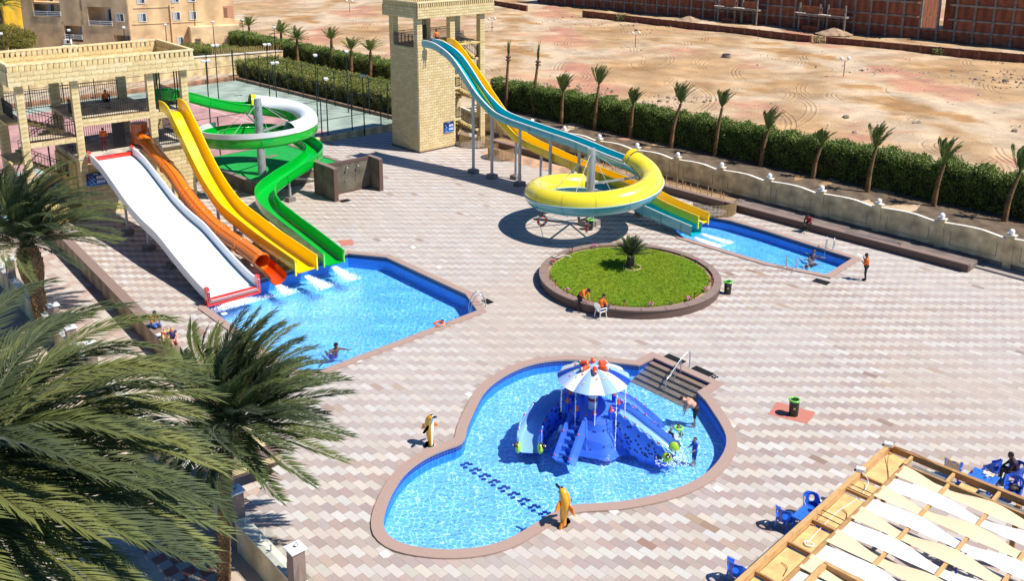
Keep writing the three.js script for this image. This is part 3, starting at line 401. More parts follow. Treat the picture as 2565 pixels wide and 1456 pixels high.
// ---------- glass fence with granite posts ----------
{
  const dir = [0.664, 0.748], base = [-7.0, -25.9], at = d => [base[0] - dir[0] * d, base[1] - dir[1] * d], turn = -Math.atan2(dir[1], dir[0]);
  const w = thing('glass_fence', 'frameless glass fence on a low tan wall beside the paddling pool', 'fence');
  const seg = (d0, d1) => { const a = at(d0), b = at(d1), L = d1 - d0, x = (a[0] + b[0]) / 2, z = (a[1] + b[1]) / 2; mesh('base_wall', box(L, 1.35, 0.4, x, -0.45, z, turn), MT.wallPaint, w); mesh('base_cap', box(L, 0.05, 0.46, x, 0.25, z, turn), MT.capPaint, w); const n = Math.round(L / 2); for (let k = 0; k < n; k++) { const c = at(d0 + (k + 0.5) * L / n); mesh('glass_pane', box(L / n - 0.06, 0.8, 0.012, c[0], 0.72, c[1], turn), MT.glass, w); for (const f of [-0.3, 0.3]) { const q = at(d0 + (k + 0.5 + f) * L / n); mesh('clamp', [box(0.05, 0.26, 0.05, q[0], 0.4, q[1], turn), box(0.2, 0.03, 0.03, q[0] - 0.06, 0.29, q[1] + 0.05, turn + PI / 2)], MT.steel, w); } } };
  seg(0.25, 4.2); seg(-6, -0.25); seg(4.7, 20); seg(20.5, 26); seg(26.5, 34.5); seg(35, 44);
  const post = (d, h, label) => { const [x, z] = at(d), t = thing('granite_post', label, 'post', [x, 0, z], turn); mesh('shaft', box(0.44, h + 1, 0.44, 0, (h - 1) / 2, 0), MT.granite, t); mesh('cap', [box(0.56, 0.05, 0.56, 0, h + 0.025, 0)], MT.white, t); mesh('lamp_hook', [tube([[0, h + 0.05, 0], [0.02, h + 0.2, 0.02], [0.05, h + 0.26, -0.02], [0.06, h + 0.14, -0.05], [0, h + 0.06, 0]], 0.012, 16, 5), bar([0, h + 0.06, 0], [-0.12, h + 0.07, 0.02], 0.012)], MT.iron, t); };
  post(0, 1.45, 'granite post with white cap at the foot of the paddling pool'); post(4.45, 1.3, 'granite post with white cap beside the stone bench and palm trunk'); post(20.25, 1.3, 'granite post with white cap beside the bare palm trunk, near the seated bathers'); post(26.2, 1.3, 'white capped granite post right behind the ringed palm trunk'); post(34.8, 1.4, 'granite post with white cap below the pavilion stairs'); post(23.4, 1.0, 'short granite post whose white cap shows above the palm fronds');
}
// ---------- shower wall and mat basin ----------
{
  const w = thing('shower_wall', 'brown granite framed shower wall with slate cladding and wing walls', 'wall', [-13.7, 0, -68.3], GRID * 0.93);
  const wing = (x, z0, z1, label) => { const m = mesh('wing_wall', box(0.26, 2.6, z1 - z0, x, 1.3, (z0 + z1) / 2), MT.slate, w); if (label) m.userData.label = label; mesh('wing_cap', box(0.36, 0.08, z1 - z0 + 0.06, x, 2.64, (z0 + z1) / 2), MT.granite, w); mesh('wing_end', box(0.34, 2.6, 0.14, x, 1.3, z1 + 0.07), MT.graniteDark, w); };
  wing(0.1, -3.0, 0); wing(4.35, -1.75, -0.15);
  mesh('back_wall', box(4.0, 2.42, 0.26, 2.22, 1.21, -1.6), MT.slate, w); mesh('frame_top', box(4.0, 0.22, 0.32, 2.22, 2.51, -1.6), MT.graniteDark, w); mesh('frame_foot', box(4.0, 0.18, 0.32, 2.22, 0.09, -1.59), MT.graniteDark, w);
  for (const x of [1.0, 2.0, 3.0]) { mesh('shower_head', [bar([x, 2.15, -1.46], [x, 2.12, -1.25], 0.025), ball(0.07, x, 2.1, -1.22)], MT.steel, w); mesh('hose', tube([[x, 2.05, -1.45], [x - 0.05, 1.6, -1.44], [x - 0.12, 1.1, -1.44]], 0.014, 12, 5), MT.steel, w); mesh('tap', bar([x - 0.15, 1.05, -1.46], [x - 0.15, 1.05, -1.34], 0.03), MT.steel, w); }
  // stone faced planter with artificial turf
  const t = thing('turf_planter', 'raised stone planter topped with bright green artificial turf', 'planter', [-20.4, 0, -70.0], GRID);
  mesh('planter_wall', [box(8.6, 1.0, 0.3, 4.3, 0.5, 0), box(0.3, 1.0, 9.6, 0, 0.5, -4.8), box(8.6, 1.0, 0.3, 4.3, 0.5, -9.6)], MT.slate, t); mesh('planter_cap', [box(8.7, 0.07, 0.4, 4.3, 1.035, 0), box(0.4, 0.07, 9.4, 0, 1.035, -4.8), box(0.4, 0.07, 9.4, 8.6, 1.035, -4.8)], MT.granite, t); mesh('planter_wall', box(0.3, 1.0, 9.6, 8.6, 0.5, -4.8), MT.slate, t);
  mesh('turf', box(8.3, 0.9, 9.3, 4.3, 0.56, -4.8), mat(lin(0.0, 0.34, 0.05), 0.95, { map: T.fine }), t);
  const b = tag(mesh('white_pipe', [bar([-17.6, 1.0, -71.4], [-14.4, 1.04, -70.6], 0.05), bar([-17.4, 1.0, -71.1], [-16.0, 1.02, -70.9], 0.04)], MT.white), 'white pipes lying across the artificial turf planter', 'pipe');
  const d = thing('low_partition', 'low curved tan partition beside the tennis court kerb', 'wall', [-21.6, 0, -77.6], GRID); mesh('partition', box(2.6, 1.0, 0.3, 0, 0.5, 0), MT.wallPaint, d); mesh('coping', box(2.7, 0.07, 0.4, 0, 1.03, 0), MT.granite, d);
}
// ---------- water slides ----------
// sweep: path of V3; strips: list of smooth [across, up] polylines; bank optional
function sweep(path, strips, cap = false) {
  const n = path.length, pos = [], idx = []; const fr = [];
  for (let i = 0; i < n; i++) { const t = path[Math.min(n - 1, i + 1)].clone().sub(path[Math.max(0, i - 1)]).normalize(), s = new V3().crossVectors(t, new V3(0, 1, 0)).normalize(), u = new V3().crossVectors(s, t).normalize(); fr.push([path[i], s, u]); }
  for (const st_ of strips) { const base = pos.length / 3, m = st_.length; for (const [p, s, u] of fr) for (const [a, b] of st_) pos.push(p.x + s.x * a + u.x * b, p.y + s.y * a + u.y * b, p.z + s.z * a + u.z * b); for (let i = 0; i < n - 1; i++) for (let j = 0; j < m - 1; j++) { const k = base + i * m + j; idx.push(k, k + m, k + 1, k + 1, k + m, k + m + 1); } }
  const g = new THREE.BufferGeometry(); g.setAttribute('position', new THREE.Float32BufferAttribute(pos, 3)); g.setIndex(idx); g.computeVertexNormals(); return g;
}
const arc = (r, a0, a1, n = 12, cy = r) => Array.from({ length: n + 1 }, (_, k) => { const a = a0 + (a1 - a0) * k / n; return [Math.cos(a) * r, cy + Math.sin(a) * r]; });
const U = (w, d, c = 0.18) => [[-w, d], [-w, d * 0.6], [-w, c], [-w + c * 0.3, c * 0.3], [-w + c, 0], [0, -0.005], [w - c, 0], [w - c * 0.3, c * 0.3], [w, c], [w, d * 0.6], [w, d]];
const grow = (P, t) => P.map(([a, b], i) => [a + Math.sign(a) * t * (Math.abs(a) > 0.05 ? 1 : 0), b - (i === 0 || i === P.length - 1 ? 0 : t * (b < 0.1 ? 1 : 0.2))]);
const curve = (pts, n = 120) => { const c = new THREE.CatmullRomCurve3(pts.map(p => new V3(...p)), false, 'centripetal'); return c.getSpacedPoints(n); };
const onLine = (a, dir, prof, dy = 0) => prof.map(([s, h]) => [a[0] + dir[0] * s, h + dy, a[1] + dir[1] * s]);
function trough(t, path, w, d, mi, mo, rim, rimMat) {
  const P = U(w, d), Q = grow(P, 0.035);
  mesh('chute_inside', sweep(path, [P]), mi, t); mesh('chute_outside', sweep(path, [Q.slice().reverse()]), mo, t);
  for (const s of [-1, 1]) mesh('rim', sweep(path, [[[s * (w - 0.01), d], [s * (w + 0.07), d]].map(p => p), [[s * (w + 0.07), d], [s * (w + 0.07), d - 0.05]], [[s * (w - 0.01), d], [s * (w - 0.01), d + 0.03], [s * (w + 0.07), d + 0.03], [s * (w + 0.07), d]]]), rimMat ?? mo, t);
}
function flanges(t, path, w, d, m, every) { for (let i = every; i < path.length - 4; i += every) { const seg = [path[i], path[i + 1]].map(p => p.clone()); seg[1] = seg[0].clone().lerp(seg[1], Math.min(1, 0.08 / seg[0].distanceTo(seg[1]))); const Q = grow(U(w, d), 0.05), E = grow(U(w, d), 0.11); mesh('joint_flange', sweep(seg, [E.slice().reverse()]), m, t); } }
function post(t, x, z, h, r = 0.11, block = 0.34) { mesh('support_post', cyl(r, r, h, x, 0, z, 12), MT.galv, t); mesh('footing', box(block * 2, 0.34, block * 2, x, 0.17, z, GRID), MT.concrete, t); }
function splash(label, x, z, dx, dz, L, W, n, seed) { const R = rng(seed), ms = []; for (let k = 0; k < n * 4; k++) { const u = Math.pow(R(), 1.6), v = (R() + R() + R() + R() - 2) * W * (0.35 + 1.3 * u), r = 0.008 + 0.02 * R() * (1 - 0.4 * u); ms.push(mtx(x + dx * u * L - dz * v, -0.12 + R() * 0.1 * (1 - u), z + dz * u * L + dx * v, r, r * 0.6, r)); } tag(scatter('water_splash', new THREE.IcosahedronGeometry(1, 1), mat(lin(0.9, 0.93, 0.95), 0.5), ms), label, 'splash'); }
// wide white slide
{
  const t = thing('wide_slide', 'wide white wave slide with red end boards', 'slide');
  const P = [[0, 4.35], [0.8, 4.4], [2.8, 4.12], [5.5, 3.32], [8, 2.55], [10.4, 2.1], [12.9, 1.82], [15.1, 1.3], [17.2, 0.82], [19.5, 0.42], [20.6, 0.36]];
  const dir = [0.65, 0.76], path = curve(onLine([-29.25, -64.9], dir, P), 90), w = 1.42, d = 0.56;
  mesh('chute_floor', sweep(path, [[[-w, 0], [w, 0]]]), MT.whiteGloss, t);
  mesh('chute_underside', sweep(path, [[[w + 0.06, -0.1], [-w - 0.06, -0.1]]]), mat(lin(0.5, 0.5, 0.5), 0.5), t);
  for (const s of [-1, 1]) { mesh('side_wall', sweep(path, [[[s * w, 0], [s * (w + 0.03), d]], [[s * (w + 0.03), d], [s * (w + 0.13), d]], [[s * (w + 0.13), d], [s * (w + 0.09), -0.1]]]), mat(lin(0.74, 0.76, 0.79), 0.3), t); mesh('edge_stripe', sweep(path, [[[s * (w - 0.015), 0.012], [s * (w - 0.015), 0.05], [s * (w - 0.07), 0.012]]]), MT.aqua, t); }
  const at = (k) => path[k], yaw = -Math.atan2(dir[1], dir[0]) + PI / 2;
  const e0 = at(2), e1 = at(89); mesh('end_board', [box(2.9, 0.3, 0.42, e0.x, e0.y + 0.08, e0.z, yaw), ...[-1, 1].map(s => box(0.14, 0.85, 0.42, e0.x + s * 1.49 * Math.cos(yaw), e0.y + 0.3, e0.z - s * 1.49 * Math.sin(yaw), yaw))], MT.red, t);
  mesh('end_board', [box(2.95, 0.42, 0.3, e1.x, e1.y - 0.17, e1.z, yaw), ...[-1, 1].map(s => box(0.18, 1.1, 0.34, e1.x + s * 1.52 * Math.cos(yaw), e1.y + 0.2, e1.z - s * 1.52 * Math.sin(yaw), yaw))], MT.red, t);
  for (const k of [22, 40, 58, 74]) for (const s of [-0.8, 0.8]) { const q = at(k), x = q.x - s * dir[1], z = q.z + s * dir[0]; post(t, x, z, q.y - 0.12, 0.09, 0.32); }
  splash('white foam at the foot of the wide white slide', e1.x, e1.z, dir[0], dir[1], 0.9, 1.3, 900, 61);
}
// orange tube
{
  const t = thing('tube_slide', 'orange enclosed tube slide beside the white slide', 'slide'), r = 0.5, dir = [0.654, 0.757], a = [-27.6, -67.4];
  const P = [[-1.0, 5.3], [0, 5.05], [1.2, 4.72], [2.4, 4.3], [5.4, 3.42], [7.5, 2.45], [10.3, 1.62], [13.4, 1.18], [15.6, 1.08], [17.6, 0.98], [18.9, 0.86]];
  const path = curve(onLine(a, dir, P), 100); mesh('tube', sweep(path, [arc(r, -PI / 2, 1.5 * PI, 28, 0)]), MT.orange, t);
  const seam = sweep(path, [[[0.16, 0.475], [0.2, 0.51], [0.25, 0.455]]]); mesh('seam', seam, MT.orangeD, t);
  for (const k of [6, 26, 43, 58, 72, 86, 99]) { const p = path[k], q = path[Math.min(100, k + 1)], g = new THREE.TorusGeometry(r + 0.03, 0.035, 6, 28); g.lookAt(q.clone().sub(path[k - 1])); mesh('joint_ring', g.translate(p.x, p.y, p.z), MT.orange, t); }
  for (let k = 45; k < 58; k += 2) { const p = path[k], g = new THREE.TorusGeometry(r + 0.012, 0.018, 6, 28); g.lookAt(path[k + 1].clone().sub(path[k - 1])); mesh('rib', g.translate(p.x, p.y, p.z), MT.orangeD, t); }
  const end = curve(onLine(a, dir, [[18.85, 0.36], [19.6, 0.28], [20.3, 0.14], [20.8, 0.02]]), 16); const ep = arc(r, PI, 2 * PI, 16, r); ep[0] = [-r - 0.02, 0.62]; ep[16] = [r + 0.02, 0.62]; mesh('run_out', sweep(end, [ep]), gloss(lin(0.62, 0.06, 0.004)), t); mesh('run_out_outside', sweep(end, [ep.map(([x, y]) => [x * 1.06, y - 0.03]).reverse()]), MT.orange, t);
  const h0 = path[0]; const hood = mesh('entry_hood', [new THREE.CylinderGeometry(0.62, 0.7, 1.5, 24, 1, true).translate(h0.x, h0.y + 0.15, h0.z), new THREE.CircleGeometry(0.62, 24).rotateX(-PI / 2).translate(h0.x, h0.y + 0.9, h0.z)], MT.orangeD, t);
  for (const k of [30, 46, 60, 74, 88]) { const q = path[k]; post(t, q.x, q.z, Math.max(0.3, q.y - r), 0.09, 0.28); }
  splash('white foam at the mouth of the orange tube slide', a[0] + dir[0] * 20.7, a[1] + dir[1] * 20.7, dir[0], dir[1], 1.7, 0.32, 500, 62);
}
// yellow body slide of the pavilion
{
  const t = thing('open_slide', 'steep yellow open slide from the top floor of the pavilion', 'slide'), dir = [0.684, 0.729], a = [-24.65, -66.0], d = 0.86;
  const rim = [[-0.9, 8.3], [-0.2, 8.3], [0.3, 8.1], [1.0, 7.45], [2, 6.55], [3.3, 5.28], [4.6, 4.2], [6, 3.3], [7.8, 2.5], [10.6, 1.98], [12.7, 1.66], [15.9, 1.32], [17.6, 1.14]];
  const path = curve(onLine(a, dir, rim, -d), 110); trough(t, path, 0.68, d, MT.yellow, MT.yellow); flanges(t, path, 0.68, d, MT.yellow, 14);
  const e = path[110]; mesh('end_frame', [-1, 1].map(s => box(0.12, d + 0.15, 0.1, e.x - s * 0.74 * dir[1], e.y + d / 2 - 0.05, e.z + s * 0.74 * dir[0], -Math.atan2(dir[1], dir[0]))), MT.yellowB, t);
  for (const k of [46, 60, 76, 92]) { const q = path[k]; post(t, q.x, q.z, Math.max(0.4, q.y - 0.05), 0.11, 0.4); }
  splash('white foam at the foot of the yellow pavilion slide', e.x, e.z, dir[0], dir[1], 2.4, 0.32, 800, 63);
}
// green spiral
{
  const t = thing('spiral_slide', 'green and white spiral slide winding round a grey mast', 'slide'), C = [-20.3, -72.3], Rr = 3.9, pts = [];
  pts.push([-27.6, 7.55, -70.2], [-26.3, 7.3, -71.5], [-24.7, 6.4, -73.3]);
  const A0 = -134, A1 = 322, hs = [[-134, 5.6], [-90, 5.15], [0, 4.5], [90, 4.25], [180, 3.85], [270, 3.4], [322, 2.75]]; const hAt = a => { for (let k = 0; k < hs.length - 1; k++) if (a <= hs[k + 1][0]) return hs[k][1] + (hs[k + 1][1] - hs[k][1]) * (a - hs[k][0]) / (hs[k + 1][0] - hs[k][0]); return 2.75; };
  const ring = []; for (let a = A0; a <= A1; a += 12) { const q = a * PI / 180; ring.push([C[0] + Math.cos(q) * Rr, hAt(a), C[1] + Math.sin(q) * Rr]); } pts.push(...ring, [-16.1, 2.5, -72.9], [-16.3, 2.2, -70.4], [-17.5, 1.75, -67.4], [-18.0, 1.45, -64.7], [-17.2, 1.15, -62.4], [-15.6, 0.85, -60.2], [-13.6, 0.5, -57.8], [-11.2, 0.14, -54.7]);
  const path = curve(pts, 320), d = 0.78, w = 0.66; trough(t, path, w, d, MT.green, MT.green); flanges(t, path, w, d, MT.green, 22);
  const rp = (a0, a1, n) => Array.from({ length: n + 1 }, (_, k) => { const a = a0 + (a1 - a0) * k / n, q = a * PI / 180; return new V3(C[0] + Math.cos(q) * Rr, hAt(a), C[1] + Math.sin(q) * Rr); });
  mesh('cover', sweep(rp(-112, 38, 60), [arc(w + 0.09, 0, PI, 18, d)]), MT.whiteGloss, t);
  mesh('side_guard', sweep(rp(36, 205, 60), [[[-w - 0.09, d + 0.02], [-w - 0.1, d + 0.42]], [[-w - 0.1, d + 0.42], [-w + 0.0, d + 0.42]], [[-w + 0.0, d + 0.42], [-w + 0.0, d]]]), mat(lin(0.72, 0.70, 0.68), 0.3), t);
  mesh('cover_arch', sweep(rp(-117, -111, 6), [arc(w + 0.14, 0, PI, 18, d)]), MT.yellow, t);
  mesh('mast', cyl(0.34, 0.3, 7.3, C[0], 0, C[1], 24), MT.galv, t); mesh('footing', box(1.3, 0.3, 1.3, C[0], 0.15, C[1], GRID), MT.concrete, t);
  for (let k = 0; k < 6; k++) { const a = -120 + k * 60, q = a * PI / 180, e = [C[0] + Math.cos(q) * Rr, hAt(a) - 0.1, C[1] + Math.sin(q) * Rr]; mesh('arm', beam([C[0] + Math.cos(q) * 0.3, e[1] - 0.25, C[1] + Math.sin(q) * 0.3], e, 0.1, 0.16), MT.galv, t); mesh('stay_rod', bar([C[0], 7.0, C[1]], e, 0.018, 5), MT.galv, t); }
  for (const k of [236, 262, 292]) { const q = path[k]; post(t, q.x, q.z, Math.max(0.3, q.y - 0.05), 0.1, 0.3); }
  const e = path[320]; mesh('end_frame', [-1, 1].map(s => box(0.1, d + 0.1, 0.1, e.x - s * 0.72 * 0.75, e.y + d / 2, e.z + s * 0.72 * 0.61, 0.9)), MT.lime, t);
  splash('white foam at the foot of the green spiral slide', e.x, e.z, 0.61, 0.79, 2.6, 0.34, 800, 64);
}
// teal slide with yellow covered loop
{
  const t = thing('loop_slide', 'teal slide from the tower with a yellow covered loop', 'slide'), dir = [0.726, 0.687], d = 0.62, C = [5.74, -62.44], Rr = 4.05;
  const rim = [[-1.6, 11.0], [-0.8, 11.0], [0.13, 10.84], [1.7, 10.2], [2.9, 9.2], [3.6, 8.5], [4.7, 7.45], [5.9, 6.62], [7.1, 6.0], [8.5, 5.68], [10.5, 5.45], [13, 5.2], [15.5, 4.95], [18.5, 4.5], [20.6, 4.22]];
  const down = curve(onLine([-6.35, -79.6], dir, rim, -d), 130); trough(t, down, 0.56, d, MT.teal, MT.tealOut, 1, MT.white); flanges(t, down, 0.56, d, MT.tealOut, 13);
  const hs = [[-45, 4.25], [0, 3.7], [90, 3.08], [180, 2.55], [270, 2.0], [318, 1.62]], hAt = a => { for (let k = 0; k < hs.length - 1; k++) if (a <= hs[k + 1][0]) return hs[k][1] + (hs[k + 1][1] - hs[k][1]) * (a - hs[k][0]) / (hs[k + 1][0] - hs[k][0]); return 1.62; };
  const rp = (a0, a1, n) => Array.from({ length: n + 1 }, (_, k) => { const a = a0 + (a1 - a0) * k / n, q = a * PI / 180; return new V3(C[0] + Math.cos(q) * Rr, hAt(a), C[1] + Math.sin(q) * Rr); });
  mesh('loop_trough_inside', sweep(rp(-45, 318, 140), [arc(0.78, PI, 2 * PI, 16, 0)]), MT.teal, t); mesh('loop_trough_outside', sweep(rp(-45, 318, 140), [arc(0.82, PI, 2 * PI, 16, -0.02).reverse()]), MT.tealOut, t);
  mesh('loop_rim', sweep(rp(-45, 318, 140), [[[-0.78, 0], [-0.88, 0]], [[-0.88, 0], [-0.88, -0.05]], [[0.78, 0], [0.88, 0]], [[0.88, 0], [0.88, -0.05]]]), mat(lin(0.45, 0.62, 0.64), 0.4), t);
  mesh('loop_cover', sweep(rp(-38, 264, 120), [arc(0.8, 0, PI, 20, 0.01)]), MT.yellowB, t); mesh('cover_mouth', sweep(rp(-44, -38, 4), [arc(0.95, 0.1, PI - 0.1, 18, 0.0)]), MT.yellow, t);
  for (let a = -20; a < 262; a += 28) mesh('cover_joint', sweep(rp(a, a + 0.5, 2), [arc(0.815, 0, PI, 18, 0.01)]), mat(lin(0.7, 0.52, 0.03), 0.4), t);
  for (let a = -20; a < 318; a += 28) mesh('joint_flange', sweep(rp(a, a + 0.8, 2), [arc(0.87, PI, 2 * PI, 14, -0.02).reverse()]), MT.tealOut, t);
  const q0 = rp(316, 318, 2)[2]; const exit = curve([[q0.x, q0.y - 0.78, q0.z], [9.5, 0.72, -64.1], [11.0, 0.45, -62.4], [12.75, 0.16, -60.55]], 50); trough(t, exit, 0.58, 0.8, MT.teal, MT.tealOut, 1, mat(lin(0.45, 0.62, 0.64), 0.4)); flanges(t, exit, 0.58, 0.8, MT.tealOut, 14);
  const M0 = [5.6, -63.0]; mesh('mast', cyl(0.3, 0.28, 5.7, M0[0], 0, M0[1], 24), MT.galv, t); mesh('footing', box(1.1, 0.4, 1.1, M0[0], 0.2, M0[1], GRID), MT.concrete, t);
  for (let k = 0; k < 7; k++) { const a = -30 + k * 50, q = a * PI / 180, e = [C[0] + Math.cos(q) * Rr, hAt(a) - 0.86, C[1] + Math.sin(q) * Rr]; mesh('arm', beam([M0[0] + Math.cos(q) * 0.26, e[1] - 0.1, M0[1] + Math.sin(q) * 0.26], e, 0.1, 0.14), MT.galv, t); mesh('stay_rod', bar([M0[0], 5.5, M0[1]], [C[0] + Math.cos(q) * (Rr - 0.8), hAt(a), C[1] + Math.sin(q) * (Rr - 0.8)], 0.02, 5), MT.galv, t); }
  for (const [k, off] of [[37, 0], [52, 0], [70, 0], [88, 0], [104, 0]]) { const q = down[k]; post(t, q.x, q.z, q.y - 0.04, 0.13, 0.36); }
  const e = exit[50]; splash('white foam at the foot of the teal slide', e.x, e.z, 0.66, 0.75, 2.2, 0.3, 700, 65);
  for (const [a, nm] of [[150, 'under the left part of the yellow loop'], [100, 'under the front of the yellow loop']]) { const q = a * PI / 180, x = C[0] + Math.cos(q) * 4.2, z = C[1] + Math.sin(q) * 4.2, b = thing('lifebuoy', 'orange lifebuoy with white bands hanging ' + nm, 'lifebuoy', [x, hAt(a) - 1.5, z], a === 150 ? 0.5 : 1.35); mesh('ring', new THREE.TorusGeometry(0.33, 0.09, 10, 28), mat(lin(0.75, 0.09, 0.02), 0.5), b); for (let k = 0; k < 4; k++) mesh('band', new THREE.TorusGeometry(0.33, 0.095, 10, 6, 0.35).rotateZ(k * PI / 2 + 0.6), MT.white, b); mesh('rope', bar([0, 0.38, 0], [0, 0.72, 0], 0.012), MT.black, b); }
}
// straight yellow slide of the tower
{
  const t = thing('open_slide', 'long yellow open slide from the tower, passing behind the loop', 'slide'), dir = [0.702, 0.712], d = 0.66, a = [-5.5, -80.5];
  const rim = [[-1.0, 11.0], [-0.3, 11.0], [0.3, 10.7], [1.6, 9.7], [2.9, 8.6], [3.6, 8.0], [4.8, 6.9], [6.3, 5.62], [8.3, 4.3], [10, 3.78], [12, 3.45], [14, 3.12], [17, 2.75], [20, 2.45], [22, 2.2], [24.2, 1.75], [26.9, 1.4]];
  const path = curve(onLine(a, dir, rim, -d), 140); trough(t, path, 0.56, d, MT.yellow, MT.yellow); flanges(t, path, 0.56, d, MT.yellow, 14);
  for (const k of [52, 66, 82, 98, 114]) { const q = path[k]; post(t, q.x + 0.2, q.z - 0.2, Math.max(0.4, q.y - 0.04), 0.12, 0.36); }
  const e = path[140]; mesh('end_frame', [-1, 1].map(s => box(0.1, d + 0.25, 0.1, e.x - s * 0.62 * dir[1], e.y + d / 2 - 0.1, e.z + s * 0.62 * dir[0], -GRID)), MT.yellowB, t);
  splash('white foam at the foot of the long yellow tower slide', e.x, e.z, 0.7, 0.71, 2.4, 0.28, 700, 66);
}
// ---------- palms ----------
const leafMat = (r, g, b, t = 0.22) => mat(lin(r, g, b), 0.75, { transmission: t, side: THREE.DoubleSide });
const LEAF = { near: [leafMat(0.105, 0.125, 0.022), leafMat(0.07, 0.09, 0.018), leafMat(0.155, 0.165, 0.032), leafMat(0.045, 0.065, 0.016)], dark: [leafMat(0.065, 0.095, 0.022), leafMat(0.085, 0.115, 0.025), leafMat(0.04, 0.065, 0.018), leafMat(0.12, 0.145, 0.03)], far: [leafMat(0.15, 0.21, 0.03, 0.3), leafMat(0.19, 0.24, 0.04, 0.3), leafMat(0.11, 0.17, 0.028, 0.3)] };
function frond(R, az, el, L, o) { // o: droop, wind[3], leaf, n, seg, width
  const seg = o.seg ?? 14, P = [new V3(0, 0, 0)], D = []; let d = new V3(Math.cos(az) * Math.cos(el), Math.sin(el), Math.sin(az) * Math.cos(el));
  for (let k = 0; k < seg; k++) { const u = (k + 1) / seg; D.push(d.clone()); P.push(P[k].clone().addScaledVector(d, L / seg)); d = d.clone().add(new V3(o.wind[0] * u, o.wind[1] * u - o.droop * u, o.wind[2] * u).multiplyScalar(1.6 / seg * 2)).normalize(); } D.push(d.clone());
  const pos = [], wind = new V3(...o.wind), tri = (a, b, c) => pos.push(a.x, a.y, a.z, b.x, b.y, b.z, c.x, c.y, c.z);
  const up = new V3(0, 1, 0), at = u => { const f = Math.min(seg - 1e-6, u * seg), k = Math.floor(f); return [P[k].clone().lerp(P[k + 1], f - k), D[k].clone().lerp(D[Math.min(seg, k + 1)], f - k).normalize()]; };
  for (let k = 0; k < seg; k++) { const w0 = 0.035 * (o.thick ?? 1) * (1 - k / seg) + 0.006, w1 = 0.035 * (o.thick ?? 1) * (1 - (k + 1) / seg) + 0.006, s = new V3().crossVectors(D[k], up).normalize(); const a = P[k].clone().addScaledVector(s, w0), b = P[k].clone().addScaledVector(s, -w0), c = P[k + 1].clone().addScaledVector(s, w1), e = P[k + 1].clone().addScaledVector(s, -w1), h = P[k].clone().addScaledVector(up, w0), h1 = P[k + 1].clone().addScaledVector(up, w1); tri(a, c, h); tri(h, c, h1); tri(h, h1, b); tri(b, h1, e); tri(a, b, e); tri(a, e, c); }
  for (let k = 0; k < o.n; k++) for (const sd of [-1, 1]) {
    const u = 0.16 + 0.84 * (k + 0.3 + 0.4 * R()) / o.n; const [p, t] = at(u), s = new V3().crossVectors(t, up).normalize(), nn = new V3().crossVectors(s, t); const ll = o.leaf * (0.45 + 0.75 * Math.sin(Math.min(1, u * 1.05) * PI * 0.86 + 0.22)) * (0.85 + 0.3 * R());
    const dir = t.clone().multiplyScalar(0.75 + 0.35 * u).addScaledVector(s, sd * (0.85 - 0.25 * u)).addScaledVector(nn, 0.28 + (R() - 0.5) * 0.35).addScaledVector(wind, 0.5).normalize(); const w = (o.width ?? 0.02) * (0.8 + 0.5 * R()), side = new V3().crossVectors(dir, nn).normalize();
    const mid = p.clone().addScaledVector(dir, ll * 0.4), tip = p.clone().addScaledVector(dir, ll).add(new V3(0, -0.12 * ll, 0)).addScaledVector(wind, 0.12 * ll); const a = mid.clone().addScaledVector(side, w).addScaledVector(nn, w * 0.5), b = mid.clone().addScaledVector(side, -w).addScaledVector(nn, w * 0.5); tri(p, a, mid); tri(p, mid, b); tri(a, tip, mid); tri(mid, tip, b);
  }
  const g = new THREE.BufferGeometry(); g.setAttribute('position', new THREE.Float32BufferAttribute(pos, 3)); g.computeVertexNormals(); return g;
}
function palmTrunk(parent, pts, r0, r1, o = {}) { // curved trunk with rings of old leaf bases
  const c = new THREE.CatmullRomCurve3(pts.map(p => new V3(...p))), n = 40, geo = new THREE.TubeGeometry(c, n, 1, 12), pa = geo.attributes.position, R = rng(o.seed ?? 5);
  const prof = u => (r0 + (r1 - r0) * u) * (o.bulge ? 1 + o.bulge * Math.max(0, Math.sin(PI * Math.min(1, Math.max(0, (u - 0.55) / 0.45)))) : 1);
  for (let i = 0; i < pa.count; i++) { const k = Math.floor(i / 13), u = k / n, ctr = c.getPointAt(u), f = prof(u) * (k % 2 ? 1.04 : 0.96); pa.setXYZ(i, ctr.x + (pa.getX(i) - ctr.x) * f, ctr.y + (pa.getY(i) - ctr.y) * f, ctr.z + (pa.getZ(i) - ctr.z) * f); }
  geo.computeVertexNormals(); mesh('trunk', geo, MT.trunk, parent);
  const L = c.getLength(), rows = Math.round(L / (o.pitch ?? 0.16)), gs = []; const tri = new THREE.ConeGeometry(1, 1.6, 4);
  for (let k = 0; k < rows; k++) { const u = k / rows; if (u < (o.scaleFrom ?? 0)) continue; const p = c.getPointAt(u), r = prof(u), m = o.per ?? 8; for (let q = 0; q < m; q++) { const a = (q + (k % 2) / 2) / m * 2 * PI + R() * 0.2, s = (o.scale ?? 0.07) * (0.8 + 0.5 * R()) * (u > 0.55 && o.bulge ? 1.5 : 1); gs.push(tri.clone().scale(s, s * 1.1, s * 0.6).rotateX(0.5).rotateY(-a + PI / 2).translate(p.x + Math.cos(a) * r, p.y, p.z + Math.sin(a) * r)); } }
  if (gs.length) mesh('leaf_bases', gs, o.scaleMat ?? mat(lin(0.36, 0.2, 0.075), 0.95, { map: T.dirt }), parent);
}
function crown(parent, R, top, n, f, mats) { for (let k = 0; k < n; k++) { const [az, el, L, o] = f(k, R); const g = frond(R, az, el, L, o); g.translate(...top); mesh('frond', g, mats[Math.floor(R() * mats.length)], parent); } }
